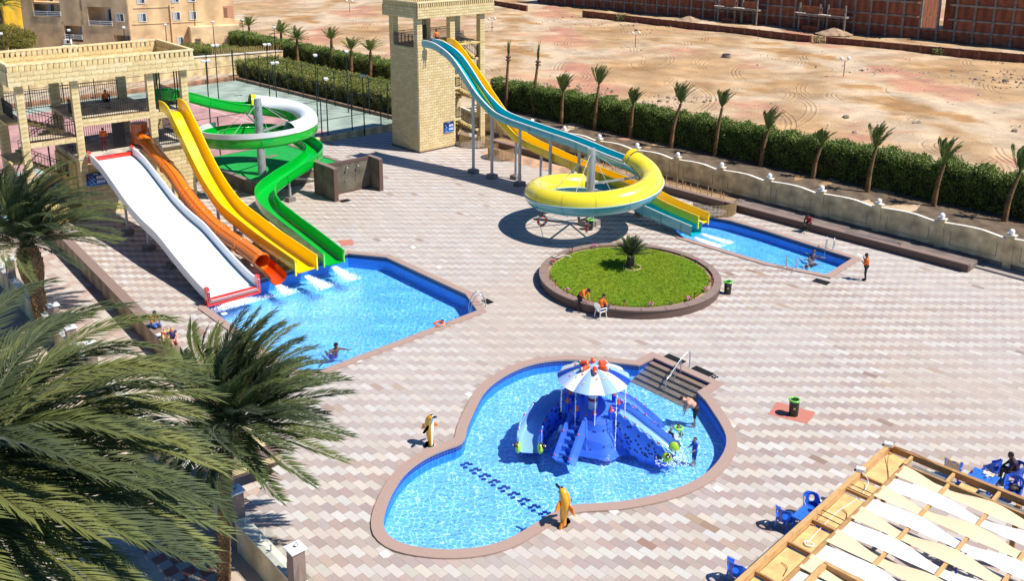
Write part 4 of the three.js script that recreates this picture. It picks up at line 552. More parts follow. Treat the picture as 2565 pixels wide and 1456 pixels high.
{ // palm with swollen head beside the white slide
  const t = thing('date_palm', 'ringed date palm with swollen trunk top beside the bench wall', 'palm tree', [-25.9, -1, -47.1]), R = rng(101);
  palmTrunk(t, [[0, 0, 0], [-0.1, 2, 0], [-0.3, 3.6, -0.1], [-0.4, 5.0, -0.15]], 0.36, 0.4, { bulge: 0.55, scale: 0.11, pitch: 0.14, per: 10, seed: 3 });
  crown(t, R, [-0.4, 5.0, -0.15], 74, (k) => { const a = k * 2.4, el = 1.35 - 1.35 * (k / 74) + R() * 0.2; return [a, el, 4.4 + R() * 1.3, { droop: 0.45 + 0.4 * R(), wind: [0.62, 0.14, 0.1], leaf: 0.66, n: 54, width: 0.034 }]; }, LEAF.dark);
}
{ // palm in front of the big pool
  const t = thing('date_palm', 'slim date palm with wind blown head in front of the big pool', 'palm tree', [-9.95, -1, -27.3]), R = rng(202);
  palmTrunk(t, [[0, 0, 0], [0.15, 2.2, -0.1], [0.35, 4.4, -0.2], [0.75, 6.0, -0.35]], 0.24, 0.19, { scale: 0.06, pitch: 0.12, per: 9, seed: 4 });
  crown(t, R, [0.75, 6.0, -0.35], 84, (k) => { const a = k * 2.4, el = 1.45 - 1.95 * (k / 84) + R() * 0.15; return [a, el, 3.0 + R() * 1.0, { droop: 0.3 + 0.35 * R(), wind: [0.58, 0.2, -0.05], leaf: 0.62, n: 58, width: 0.028 }]; }, LEAF.dark);
}
{ // the nearest palm, whose head fills the lower left
  const t = thing('date_palm', 'tall date palm whose long olive fronds sweep over the court', 'palm tree', [-11.2, -1, -16.1]), R = rng(303);
  palmTrunk(t, [[0, 0, 0], [0.1, 5, 0], [0.3, 9, 0], [0.5, 12.0, 0]], 0.32, 0.28, { scale: 0.08, pitch: 0.2, per: 8, seed: 6 });
  crown(t, R, [0.5, 12.0, 0], 110, (k) => { const a = k * 2.4, el = 0.72 - 1.45 * (k / 110) + R() * 0.15; return [a, el, 3.7 + 1.1 * (k / 110) + R() * 1.2, { droop: 0.4 + 0.4 * R(), wind: [0.72, 0.08, 0.05], leaf: 0.66, n: 66, width: 0.03 }]; }, LEAF.near);
}
// row of young palms in front of the hedge
{
  const row = [[-0.69, -103.33, 6.4, 'tied'], [2.41, -101.22, 6.2, 'tied'], [5.27, -96.77, 3.35, 2.3, 26], [8.58, -93.79, 4.6, 2.2, 20], [11.9, -90.29, 3.3, 1.9, 18], [15.29, -86.24, 4.3, 2.3, 18], [18.89, -83.26, 4.5, 1.8, 16], [22.27, -79.78, 3.2, 2.3, 16], [25.67, -75.81, 2.85, 1.6, 10], [28.85, -71.86, 3.5, 2.3, 14], [32.62, -68.19, 3.3, 2.2, 16], [36.24, -64.58, 3.6, 2.3, 14]];
  const lab = ['palm with tied up fronds beside the tower stairs', 'tall palm with tied fronds and shaggy knob below them', 'palm with the widest bushy crown in the hedge row', 'tall slim palm with upright blown crown behind the wall', 'short palm with narrow crown between two taller palms', 'palm with leaning top and long swept fronds above the wall', 'palm with small tufted crown behind the yellow loop', 'palm with tall thin crown above the granite ledge end', 'palm with only a few sparse fronds in the hedge row', 'leaning palm with ragged swept fronds near the seated man in red', 'leaning palm with full crown behind the standing man in orange', 'palm at the far end of the boundary wall, cut by the picture edge'];
  row.forEach(([x, z, h, L, n], i) => { const t = thing('young_palm', lab[i], 'palm tree', [x, 0, z], 0, 'young palms planted along the hedge'), R = rng(400 + i), lean = i > 4 ? 0.14 * (1 + (i % 3) * 0.5) : 0.06 + (i % 2) * 0.05, tx = lean * h * 0.6;
    palmTrunk(t, [[0, 0, 0], [tx * 0.25, h * 0.5, 0], [tx, h, 0]], 0.21, 0.12, { scale: 0.045, pitch: 0.2, per: 6, seed: i + 9 });
    if (L === 'tied') { crown(t, R, [tx, h - 0.3, 0], 14, () => [R() * 6.28, 1.45 + R() * 0.1, 1.5 + R() * 0.9, { droop: 0.02, wind: [0.08, 0, 0], leaf: 0.22, n: 22, width: 0.018, seg: 8 }], LEAF.far); mesh('dry_leaf_ring', xf(new THREE.TorusGeometry(0.2, 0.12, 6, 10), tx, h - 0.25, 0, 0, PI / 2), MT.trunkDk, t); mesh('dry_leaf_ring', xf(new THREE.TorusGeometry(0.22, 0.1, 6, 10), tx, h - 0.6, 0, 0, PI / 2), MT.trunk, t); }
    else crown(t, R, [tx, h, 0], n, (k) => [k * 2.4, 1.5 - 0.6 * (k / n) + R() * 0.1, L * (0.72 + 0.33 * R()), { droop: 0.12 * R() + 0.05, wind: [0.42, 0.1, 0.08], leaf: 0.42, n: 28, width: 0.034, seg: 9 }], LEAF.far); });
  const left = [[-36.7, -146.28, 3.3, 'young palm at the far corner of the tall back hedge'], [-31.55, -134.73, 3.8, 'yellowish young palm with wide crown in front of the back hedge'], [-25.64, -130.23, 4.4, 'tall thin young palm behind the court floodlights'], [-21.97, -124.98, 3.7, 'young palm with drooping crown before the back hedge'], [-18.84, -121.62, 4.0, 'young palm standing left of the tower before the hedge'], [-44.4, -155.76, 3.2, 'young palm beside the corner of the hotel']];
  left.forEach(([x, z, h, l], i) => { const t = thing('young_palm', l, 'palm tree', [x, 0, z], 0, 'young palms behind the tennis court'), R = rng(450 + i); palmTrunk(t, [[0, 0, 0], [0, h * 0.5, 0], [0.05, h, 0]], 0.28, 0.18, { scale: 0.05, pitch: 0.25, per: 6, seed: i }); crown(t, R, [0.05, h, 0], i < 2 ? 26 : 15, (k) => [k * 2.4, 1.2 - 0.9 * (k / 18) + R() * 0.2, 1.7 + R() * 0.6, { droop: 0.4, wind: [0.25, 0.08, 0.1], leaf: 0.5, n: 20, width: 0.035, seg: 8 }], LEAF.far); });
  [[-86.5, -150, 6.2, 'leafy palm in front of the yellow building'], [-82.2, -149, 7.4, 'taller leafy palm beside the yellow building corner']].forEach(([x, z, h, l], i) => { const t = thing('garden_palm', l, 'palm tree', [x, -0.3, z]), R = rng(480 + i); palmTrunk(t, [[0, 0, 0], [0.1, h * 0.5, 0], [-0.2, h, 0]], 0.4, 0.28, { scale: 0.08, pitch: 0.3, per: 6, seed: i }); crown(t, R, [-0.2, h, 0], 34, (k) => [k * 2.4, 1.25 - 1.3 * (k / 34), 3.4 + R(), { droop: 0.5, wind: [0.25, 0, 0.1], leaf: 0.8, n: 28, width: 0.05, seg: 10 }], LEAF.far); });
}
{ // cycad in the round garden
  const t = thing('cycad', 'squat dark green cycad in the middle of the round lawn', 'cycad', [7.35, 0.47, -53.6]), R = rng(505); palmTrunk(t, [[0, 0, 0], [0, 0.35, 0], [0.02, 0.75, 0]], 0.26, 0.2, { scale: 0.07, pitch: 0.1, per: 9, scaleMat: MT.trunkDk });
  crown(t, R, [0.02, 0.72, 0], 44, (k) => [k * 2.4, 1.35 - 1.0 * (k / 44), 1.12 + R() * 0.22, { droop: 0.28, wind: [0.12, 0, 0], leaf: 0.3, n: 40, width: 0.014, seg: 9, thick: 0.6 }], LEAF.dark);
  mesh('tree_pit_edge', xf(new THREE.TorusGeometry(0.55, 0.05, 6, 24), 0.1, 0.02, 0.05, 0, PI / 2), mat(lin(0.45, 0.3, 0.2), 0.9), t);
}
// ---------- hedges ----------
const leafClump = (seed, n, size, rad) => { const R = rng(seed), pos = []; for (let k = 0; k < n; k++) { const c = new V3(R() - 0.5, R() - 0.5, R() - 0.5).multiplyScalar(2 * rad), a = new V3(R() - 0.5, R() - 0.3, R() - 0.5).normalize().multiplyScalar(size * (0.7 + 0.6 * R())), b = new V3(R() - 0.5, R() - 0.5, R() - 0.5).cross(a).normalize().multiplyScalar(size * 0.36); const p = [c.clone().sub(a), c.clone().add(b), c.clone().add(a), c.clone().sub(b)]; for (const i of [0, 1, 2, 0, 2, 3]) pos.push(p[i].x, p[i].y, p[i].z); } const g = new THREE.BufferGeometry(); g.setAttribute('position', new THREE.Float32BufferAttribute(pos, 3)); g.computeVertexNormals(); return g; };
const clumpA = leafClump(1, 14, 0.1, 0.2);
function hedge(label, a, b, w, h, seed, pal, dens = 24, y0 = -0.1, core = true) {
  const L = Math.hypot(b[0] - a[0], b[1] - a[1]), t = thing('hedge', label, 'hedge', [a[0], 0, a[1]], -Math.atan2(b[1] - a[1], b[0] - a[0])), R = rng(seed), F = (x) => 0.22 * Math.sin(x * 1.7 + seed) * Math.sin(x * 0.63 + 1) + 0.12 * Math.sin(x * 4.1);
  if (core) { const pos = [], n = Math.ceil(L); const gs = []; for (let k = 0; k < n; k++) gs.push(box(L / n + 0.01, h - 0.5 - y0 + F(k), w - 0.5, (k + 0.5) * L / n, (h - 0.5 + F(k) + y0) / 2, -w / 2)); mesh('dark_core', gs, mat(lin(0.022, 0.026, 0.008), 1), t); }  // solid dark boxes added inside the leaves so nothing shows through
  const ms = [], cs = []; const put = (x, y, z) => { ms.push(mtx(x, y, z, 0.8 + 0.6 * R(), 0.8 + 0.6 * R(), 0.8 + 0.6 * R(), R() * 6.28, R() * 3, R() * 3)); const c = pal[Math.floor(R() * pal.length)].clone(); c.multiplyScalar(0.8 + 0.4 * R()); cs.push(c); };
  for (let k = 0; k < L * h * dens; k++) { const x = R() * L, y = y0 + Math.pow(R(), 0.85) * (h - y0 - 0.1); put(x, y, 0.05 - Math.pow(R(), 2) * 0.45 + 0.14 * Math.sin(x * 2.3 + y * 2) - 0.1); }
  for (let k = 0; k < L * w * dens * 1.1; k++) { const x = R() * L; put(x, h - 0.12 + F(Math.floor(x)) * 0.8 + 0.16 * Math.sin(x * 2.7) - R() * R() * 0.35, -R() * w); }
  for (let k = 0; k < L * h * dens * 0.3; k++) put(R() * L, y0 + R() * (h - y0), -w + R() * 0.3);
  tag(scatter('foliage', clumpA, mat(lin(1, 1, 1), 0.6, { side: THREE.DoubleSide, transmission: 0.3 }), ms, t, cs), 'small glossy leaves'); return t;
}
const gA = [lin(0.14, 0.21, 0.02), lin(0.17, 0.245, 0.025), lin(0.10, 0.16, 0.018), lin(0.22, 0.27, 0.035)], gB = [lin(0.20, 0.225, 0.025), lin(0.25, 0.26, 0.035), lin(0.14, 0.18, 0.02), lin(0.3, 0.28, 0.055)];
hedge('long clipped hedge behind the boundary wall, in front of the bare land', [-2.6, -106.0], [44, -58.5], 2.1, 3.0, 21, gA, 26);
hedge('tall dark hedge with young palms at its foot, behind the court', [-47, -152.5], [-14.2, -117.6], 2.4, 2.7, 22, gA, 18);
hedge('loose yellow green shrub belt along the tennis court fence', [-38.5, -127], [-10.6, -98.9], 5.5, 2.0, 23, gB, 16, -0.2);
hedge('dense shrubs at the corner between fence and shrub belt', [-50, -137], [-38, -131], 4.5, 2.4, 26, gB, 16, -0.2);
hedge('small clipped hedge seen through the pavilion', [-62, -121], [-50, -128], 2.4, 1.5, 24, [lin(0.05, 0.13, 0.015), lin(0.07, 0.15, 0.02)], 16, -0.2);
{ // tree by the hotel
  const t = thing('leafy_tree', 'yellowish leafy tree in front of the yellow building', 'tree', [-77.5, -0.3, -142]), R = rng(33); mesh('trunk', [cyl(0.22, 0.14, 3, 0, 0, 0), bar([0, 2.6, 0], [1.4, 4.2, 0.3], 0.08), bar([0, 2.4, 0], [-1.5, 4.0, 0.2], 0.08)], MT.trunk, t); const ms = [], cs = []; for (let k = 0; k < 2600; k++) { const a = R() * 6.28, r = Math.sqrt(R()) * 3.6, y = 2.0 + R() * 3.4 * (1 - r / 6); ms.push(mtx(Math.cos(a) * r, y + 0.5 * Math.sin(a * 5 + r), Math.sin(a) * r, 1.3, 1.3, 1.3, R() * 6, R() * 3, R() * 3)); cs.push(lin(0.16 + 0.12 * R(), 0.15 + 0.07 * R(), 0.02)); } scatter('crown', clumpA, mat(lin(1, 1, 1), 0.6, { side: THREE.DoubleSide, transmission: 0.2 }), ms, t, cs);
  // flowers and sprinklers round the lawn
  const G = GARDEN, fl = [[1.45, 'pink'], [1.9, 'green'], [0.95, 'pink'], [0.55, 'pink'], [0.2, 'red'], [2.5, 'pink'], [3.0, 'green'], [3.5, 'red'], [3.95, 'green'], [4.35, 'pink'], [4.75, 'pink'], [5.25, 'green'], [5.6, 'yellow'], [5.85, 'pink'], [6.1, 'green'], [1.2, 'green']];
  fl.forEach(([a, c], i) => { const x = G[0] + Math.cos(a) * 4.88, z = G[1] + Math.sin(a) * 4.88, p = thing('flower_plant', { pink: 'low plant with pink flowers in the bed round the lawn', red: 'low plant with reddish flowers in the bed round the lawn', green: 'low green seedling in the bed round the lawn', yellow: 'pale yellow wispy plant in the bed round the lawn' }[c], 'plant', [x, 0.44, z], 0, c + ' plants round the lawn'), R = rng(600 + i); const gs = [leafClump(700 + i, 26, 0.06, 0.14).translate(0, 0.13, 0)]; mesh('leaves', gs, c === 'yellow' ? leafMat(0.3, 0.28, 0.05) : leafMat(0.06, 0.11, 0.02), p); if (c === 'pink' || c === 'red') { const bs = []; for (let k = 0; k < 9; k++) bs.push(ball(0.035 + 0.02 * R(), (R() - 0.5) * 0.3, 0.18 + 0.16 * R(), (R() - 0.5) * 0.3, 1, 0.7, 1, 6)); mesh('flowers', bs, mat(c === 'pink' ? lin(0.62, 0.16, 0.32) : lin(0.55, 0.1, 0.08), 0.7), p); } });
  for (const [a, l] of [[1.75, 'beside the kneeling gardener'], [4.0, 'on the side facing the yellow loop'], [4.9, 'on the side facing the slide pool'], [0.3, 'beside the litter bin'], [2.75, 'on the side facing the big pool'], [0.85, 'near the front of the lawn']]) { const x = G[0] + Math.cos(a) * 4.93, z = G[1] + Math.sin(a) * 4.93, p = thing('sprinkler', 'short orange sprinkler stake ' + l, 'sprinkler', [x, 0.42, z]); mesh('pipe', cyl(0.035, 0.03, 0.38, 0, 0, 0, 8), mat(lin(0.5, 0.12, 0.04), 0.6), p); mesh('nozzle', [cyl(0.05, 0.045, 0.08, 0, 0.38, 0, 8), bar([0, 0.42, 0], [0.1, 0.5, 0], 0.015)], MT.black, p); }
}
// ---------- court fence and floodlights ----------
{
  const fenceMat = mat(lin(0.008, 0.02, 0.018), 0.5), H = 4.1;
  const run = (label, a, b, n) => { const f = thing('court_fence', label, 'fence'), A = st(...a), B = st(...b); for (let k = 0; k <= n; k++) { const x = A[0] + (B[0] - A[0]) * k / n, z = A[1] + (B[1] - A[1]) * k / n; mesh('fence_post', cyl(0.06, 0.06, H, x, -0.1, z, 8), fenceMat, f); } for (const y of [0.15, 2.0, H - 0.12]) mesh('fence_rail', bar([A[0], y, A[1]], [B[0], y, B[1]], 0.03), fenceMat, f); };
  run('dark green fence along the shrub side of the tennis court', [60.2, -76], [60.2, -113], 11); run('dark green fence along the pool side of the tennis court', [24, -75.6], [60, -75.6], 10); run('dark green fence at the far end of the tennis court', [20, -112.8], [60, -112.8], 11);
  const flood = (x, z, h, label, g2) => { const f = thing('floodlight', label, 'floodlight', [x, 0, z], 0.6, 'court floodlights'); mesh('pole', cyl(0.07, 0.05, h, 0, -0.1, 0, 8), fenceMat, f); for (const s of g2 ? [-0.26, 0.26] : [0]) { const hd = mesh('lamp_head', [rbox(0.42, 0.16, 0.34, s, h + 0.05, 0.1, 0.03, 0, 0.35)], mat(lin(0.6, 0.6, 0.58), 0.4), f); mesh('lamp_glass', box(0.34, 0.02, 0.26, s, h - 0.05, 0.13, 0, 0.35), mat(lin(0.7, 0.72, 0.72), 0.2), hd); } mesh('bracket', bar([-0.3, h - 0.08, 0], [0.3, h - 0.08, 0], 0.025), fenceMat, f); };
  flood(-31.66, -94.63, 6.8, 'twin floodlight pole rising behind the green spiral entry', true); flood(-35.15, -108.7, 6.5, 'floodlight pole at the far left of the court', true); flood(-21.07, -97.87, 7.0, 'floodlight pole standing before the shrub belt', false); flood(-18.5, -102.2, 6.8, 'bare tall pole with small floodlight by the shrubs', false); flood(-18.1, -88.4, 6.1, 'floodlight on the pool side of the court near the tower', false); flood(-14.93, -91.0, 6.0, 'floodlight next to the tower corner', false); flood(-29.5, -110.5, 6.4, 'twin floodlight pole in the middle of the court rear', true); flood(-27, -104, 5.2, 'low twin floodlight above the spiral slide', true); flood(-33, -128, 6.4, 'floodlight pole among the shrubs behind the court', false);
  [[-60, -125, 'first'], [-54, -128.5, 'second'], [-49.5, -132, 'third'], [-44, -136, 'fourth'], [-40.5, -139, 'fifth'], [-67, -121, 'sixth']].forEach(([x, z, o]) => flood(x, z, 6.2, 'grey lamp on a thin pole before the hotel wall, ' + o + ' from its door', false));
  // ladder leaning behind the pavilion
  const l = thing('ladder', 'pale wooden ladder lying on the wall behind the court', 'ladder', [-47, 0.6, -110], 0.3); for (const y of [0, 0.5]) mesh('side_rail', bar([-3.2, y, 0], [3.2, y + 0.9, 0], 0.05), MT.wood, l); for (let k = 0; k < 14; k++) { const x = -3 + k * 0.46; mesh('rung', bar([x, 0.14 * (x + 3.2), 0], [x, 0.5 + 0.14 * (x + 3.2), 0], 0.03), MT.wood, l); }
}
// ---------- hotel ----------
{
  const paint = mat(lin(0.84, 0.56, 0.30), 0.95, { map: T.coarse }), paint2 = mat(lin(0.84, 0.58, 0.33), 0.95, { map: T.coarse }), light = mat(lin(0.86, 0.62, 0.35), 0.95, { map: T.coarse }), frameM = mat(lin(0.75, 0.75, 0.75), 0.5), pane = mat(lin(0.05, 0.07, 0.09), 0.08), curtain = mat(lin(0.45, 0.47, 0.5), 0.9), dark = mat(lin(0.24, 0.13, 0.06), 0.95);
  const h = thing('hotel', 'salmon coloured hotel block with white framed windows', 'building', [-46.67, -0.6, -155.67], 28 * PI / 180);
  mesh('wall', box(16.5, 15, 9, -8.2, 7.5, -4.5), paint, h);
  const win = (p, x0, x1, y0, y1, z, n = 2) => { const w = mesh('window', [box(x1 - x0, 0.09, 0.1, (x0 + x1) / 2, y0 + 0.045, z + 0.03), box(x1 - x0, 0.09, 0.1, (x0 + x1) / 2, y1 - 0.045, z + 0.03), ...Array.from({ length: n + 1 }, (_, k) => box(0.08, y1 - y0 - 0.18, 0.1, x0 + 0.04 + (x1 - x0 - 0.08) * k / n, (y0 + y1) / 2, z + 0.03))], frameM, p); mesh('pane', box(x1 - x0, y1 - y0, 0.04, (x0 + x1) / 2, (y0 + y1) / 2, z + 0.02), pane, w); mesh('curtain', box((x1 - x0) * 0.3, y1 - y0 - 0.2, 0.02, x0 + (x1 - x0) * 0.24, (y0 + y1) / 2, z + 0.045), curtain, w); };
  const y = 0.6; for (const [a, b] of [[-15, -13.8], [-9.75, -8.6], [-7.2, -6.05]]) { win(h, a, b, 4.7 + y, 6.1 + y, 0); win(h, a, b, 7.6 + y, 9.0 + y, 0); } win(h, -15.3, -14.3, 0.6 + y, 2.0 + y, 0); win(h, -9.4, -8.45, 0.65 + y, 2.05 + y, 0);
  mesh('string_course', [box(11, 0.1, 0.1, -10.5, 4.4 + y, 0.05), box(6.2, 0.1, 0.1, -12.5, 6.95 + y, 0.05)], light, h); mesh('drain_pipe', bar([-10.1, -0.5, 0.12], [-10.1, 7.3 + y, 0.12], 0.13), paint, h); mesh('drain_pipe', bar([-6.5, 1, 0.1], [-6.3, 7.6 + y, 0.1], 0.05), dark, h);
  mesh('annex', box(7.8, 4.6, 2.2, -3.6, 2.0, 1.1), light, h); mesh('annex_door', box(0.9, 2.5, 0.06, -6.5, 1.2, 2.23), dark, h); mesh('annex_window', box(0.6, 0.8, 0.06, -6.5, 1.9, 2.27), pane, h);
  mesh('niche', [box(1.6, 1.9, 0.06, -0.9, 5.8 + y, 0.02)], mat(lin(0.55, 0.26, 0.16), 0.95), h); mesh('niche_opening', box(0.5, 1.5, 0.06, -1.35, 5.7 + y, 0.07), dark, h); mesh('balcony', box(1.8, 1.2, 3, 0.9, 3.6 + y, -2), light, h); for (const k of [0.2, 0.5, 0.8]) mesh('balcony_rail', bar([0.1, 4.2 + y + k, -0.5], [1.8, 4.2 + y + k, -0.5], 0.04), frameM, h);
  mesh('air_conditioner', rbox(0.95, 0.65, 0.4, -8.9, 0.2 + y, 0.25, 0.04), MT.white, h);
  const w = thing('hotel_wing', 'shaded hotel wing with recessed balconies and white rails', 'building', [-61.29, -0.6, -147.9], -14 * PI / 180);
  // piers and spandrels leave the balcony recesses open
  const by = 0.6; const fr = [[-20, -17.7, -1, 15], [-12.5, -8.3, 4.0 + by, 15], [-17.7, -12.5, -1, 5.2 + by], [-17.7, -12.5, 8.2 + by, 15], [-12.5, -8.8, -1, 1.2 + by], [-8.8, -7.4, -1, 15], [-7.4, -3, -1, 4.0 + by], [-7.4, -3, 7.0 + by, 15], [-3, 0, 2.6 + by, 15], [-3, 0, -1, 0], [-12.5, -12.2, 1, 5]]; fr.forEach(([x0, x1, y0, y1]) => mesh('wall', box(x1 - x0, y1 - y0, 0.4, (x0 + x1) / 2, (y0 + y1) / 2, -0.2), paint2, w));
  mesh('rear_wall', box(20, 16, 0.3, -10, 7, -2.4), paint2, w); mesh('party_wall', [box(0.3, 16, 2.2, -19.9, 7, -1.3), box(0.3, 16, 2.2, -8.1, 7, -1.3), box(0.3, 16, 2, -2.9, 7, -1.3)], paint2, w); mesh('floor_slab', [box(20, 0.25, 2.2, -10, 1.1 + by, -1.3), box(20, 0.25, 2.2, -10, 3.9 + by, -1.3), box(20, 0.25, 2.2, -10, 7.3 + by, -1.3)], paint2, w);
  const rail = (x0, x1, y0) => { for (const k of [0.15, 0.45, 0.75]) mesh('balcony_rail', box(x1 - x0, 0.1, 0.05, (x0 + x1) / 2, y0 + k + by, 0.06), frameM, w); for (const x of [x0, (x0 + x1) / 2, x1]) mesh('rail_post', box(0.06, 0.8, 0.05, x, y0 + 0.45 + by, 0.03), frameM, w); };
  rail(-17.6, -12.5, 5.25); rail(-7.4, -3, 4.0); rail(-12.2, -8.9, 1.6); win(w, -2.2, -0.7, 4.8 + by, 6.1 + by, 0, 2); win(w, -5.6, -4.6, 4.3 + by, 6.6 + by, -2.25, 1); win(w, -4.2, -3.5, 4.3 + by, 6.4 + by, -2.25, 1); win(w, -14.5, -13.4, 5.5 + by, 7.8 + by, -2.25, 1); win(w, -16.6, -15.4, 5.5 + by, 7.8 + by, -2.25, 1); win(w, -11, -9.8, 1.7 + by, 3.6 + by, -2.25, 1); win(w, -2.4, -1.2, 0.4 + by, 2.4 + by, -2.25, 1);
  const ac = mesh('air_conditioner', rbox(1.3, 0.75, 0.45, -11.5, 1.25 + by, 0.3, 0.05), MT.white, w); mesh('fan', xf(new THREE.CylinderGeometry(0.26, 0.26, 0.03, 16), -11.3, 1.25 + by, 0.54, 0, PI / 2), MT.black, ac); mesh('awning', box(3.4, 0.08, 1.6, -10.6, 0.55 + by, 0.9, 0, 0.25), MT.capPaint, w);
  const yb = thing('yellow_building', 'bright yellow building with an arch at the hotel corner', 'building', [-98, -0.6, -160], -6 * PI / 180); mesh('wall', box(22, 16, 8, 0, 8, -4), mat(lin(0.72, 0.42, 0.02), 0.95, { map: T.coarse }), yb); mesh('arch', xf(new THREE.TorusGeometry(2.2, 0.35, 8, 20, PI), 7.5, 2.2, 0.05), mat(lin(0.62, 0.28, 0.15), 0.9), yb); mesh('archway', xf(new THREE.CircleGeometry(2.0, 20, 0, PI), 7.5, 2.2, 0.04), dark, yb);
  // retaining wall at the end of the court
  const rw = thing('retaining_wall', 'shaded tan retaining wall at the far end of the court', 'wall', [-52, -0.3, -122], 33 * PI / 180); mesh('wall', box(44, 2.6, 0.5, 0, 1.3, 0), MT.wallPaint, rw); mesh('coping', box(44, 0.12, 0.7, 0, 2.66, 0), MT.capPaint, rw); for (let k = 0; k < 40; k++) mesh('baluster', box(0.05, 0.9, 0.05, 12 + k * 0.25, 3.15, 0), MT.wood, rw);
}
// ---------- unfinished brick building ----------
{
  const p = thing('brick_building', 'unfinished long brick building with a grey concrete frame', 'building', [20.9, -0.6, -226.25], -45.4 * PI / 180);
  const conc = MT.concrete, br = [mat(lin(0.30, 0.095, 0.045), 0.95, { map: T.dirt }), mat(lin(0.26, 0.08, 0.04), 0.95, { map: T.dirt }), mat(lin(0.34, 0.115, 0.055), 0.95, { map: T.dirt })];
  const R = rng(71), ys = [0, 2.5, 4.5, 7.1, 9.7], sp = 3.15, x0 = -20.4; const isGap = (x) => x > 76.4 && x < 82.3;
  for (let k = 0; k < 41; k++) { const x = x0 + k * sp; mesh('concrete_column', box(0.4, 9.9, 0.45, x, 4.95, 0), conc, p); for (let f = 0; f < 4; f++) { if (isGap(x + sp / 2) && f > 0) continue; if (k < 40) mesh('brick_panel', box(sp - 0.4, ys[f + 1] - ys[f] - 0.35, 0.2, x + sp / 2, (ys[f] + ys[f + 1]) / 2, -0.02), br[Math.floor(R() * 3)], p); } }
  for (let f = 1; f < 5; f++) for (const [a, b] of [[x0, 76.4], [82.3, 105.6]]) mesh('concrete_beam', box(b - a, 0.35, 0.5, (a + b) / 2, ys[f], 0.012), conc, p);
  mesh('concrete_beam', box(5.9, 0.3, 0.5, 79.35, 2.5, 0.01), conc, p); for (let f = 0; f < 3; f++) mesh('inner_wall', box(0.3, 10, 10, [76.3, 82.4, x0][f], 5, -5.2), br[f], p);
  mesh('inner_wall', box(4.5, 9.4, 0.2, 78.4, 4.7, -14), mat(lin(0.5, 0.2, 0.11), 0.95, { map: T.dirt }), p); mesh('flat_roof', [box(96.8, 0.3, 14, 28, 10, -7), box(23.3, 0.3, 14, 94, 10, -7)], conc, p);
  const bal = (xa, xb, y) => { for (const x of [xa + 0.3, (xa + xb) / 2 - 0.5, (xa + xb) / 2 + 1.2, xb - 0.3]) mesh('porch_column', box(0.3, y + 2.3, 0.3, x, (y + 2.3) / 2, 3.2), MT.concrete, p); mesh('porch_slab', box(xb - xa, 0.35, 3.8, (xa + xb) / 2, y, 1.8), MT.concrete, p); mesh('porch_slab', [box(2.2, 0.14, 1.2, xa + 0.7, y + 0.35, 3.4), box(2.4, 0.14, 1.2, xb - 4.2, y + 0.3, 3.6)], MT.capPaint, p); mesh('brick_panel', box((xb - xa) * 0.42, 1.5, 0.2, xa + (xb - xa) * 0.28, y + 1.0, 3.1), br[2], p); mesh('brick_panel', box((xb - xa) * 0.3, 1.4, 0.2, xb - (xb - xa) * 0.2, y + 0.95, 3.1), br[2], p); mesh('brick_panel', box((xb - xa) * 0.4, 1.4, 0.2, xa + (xb - xa) * 0.3, 0.7, 3.0), br[0], p); };
  bal(35.6, 45.4, 3.5); bal(54.4, 64.5, 3.5);
  const b2 = thing('pink_building', 'sunlit white and pink house seen through a gap in the brick building', 'building', [95, -0.6, -186], -40 * PI / 180); mesh('wall', box(9, 14, 8, 0, 7, 0), mat(lin(0.75, 0.62, 0.62), 0.9), b2); mesh('pilaster', [box(0.3, 14, 0.2, -1, 7, 4.05)], mat(lin(0.6, 0.12, 0.08), 0.9), b2); for (let k = 0; k < 4; k++) mesh('window', box(0.5, 0.7, 0.1, -3, 3 + k * 2, 4.02), MT.black, b2);
  const b3 = thing('orange_house', 'orange and yellow arched house beyond the brick gap', 'building', [103, -0.6, -184], -40 * PI / 180); mesh('wall', box(8, 9, 6, 0, 4.5, 0), mat(lin(0.72, 0.25, 0.05), 0.9), b3); mesh('arch', xf(new THREE.CircleGeometry(1.8, 20, 0, PI).scale(1, 1.3, 1), -1, 1.2, 3.03), mat(lin(0.85, 0.5, 0.03), 0.9), b3);
}
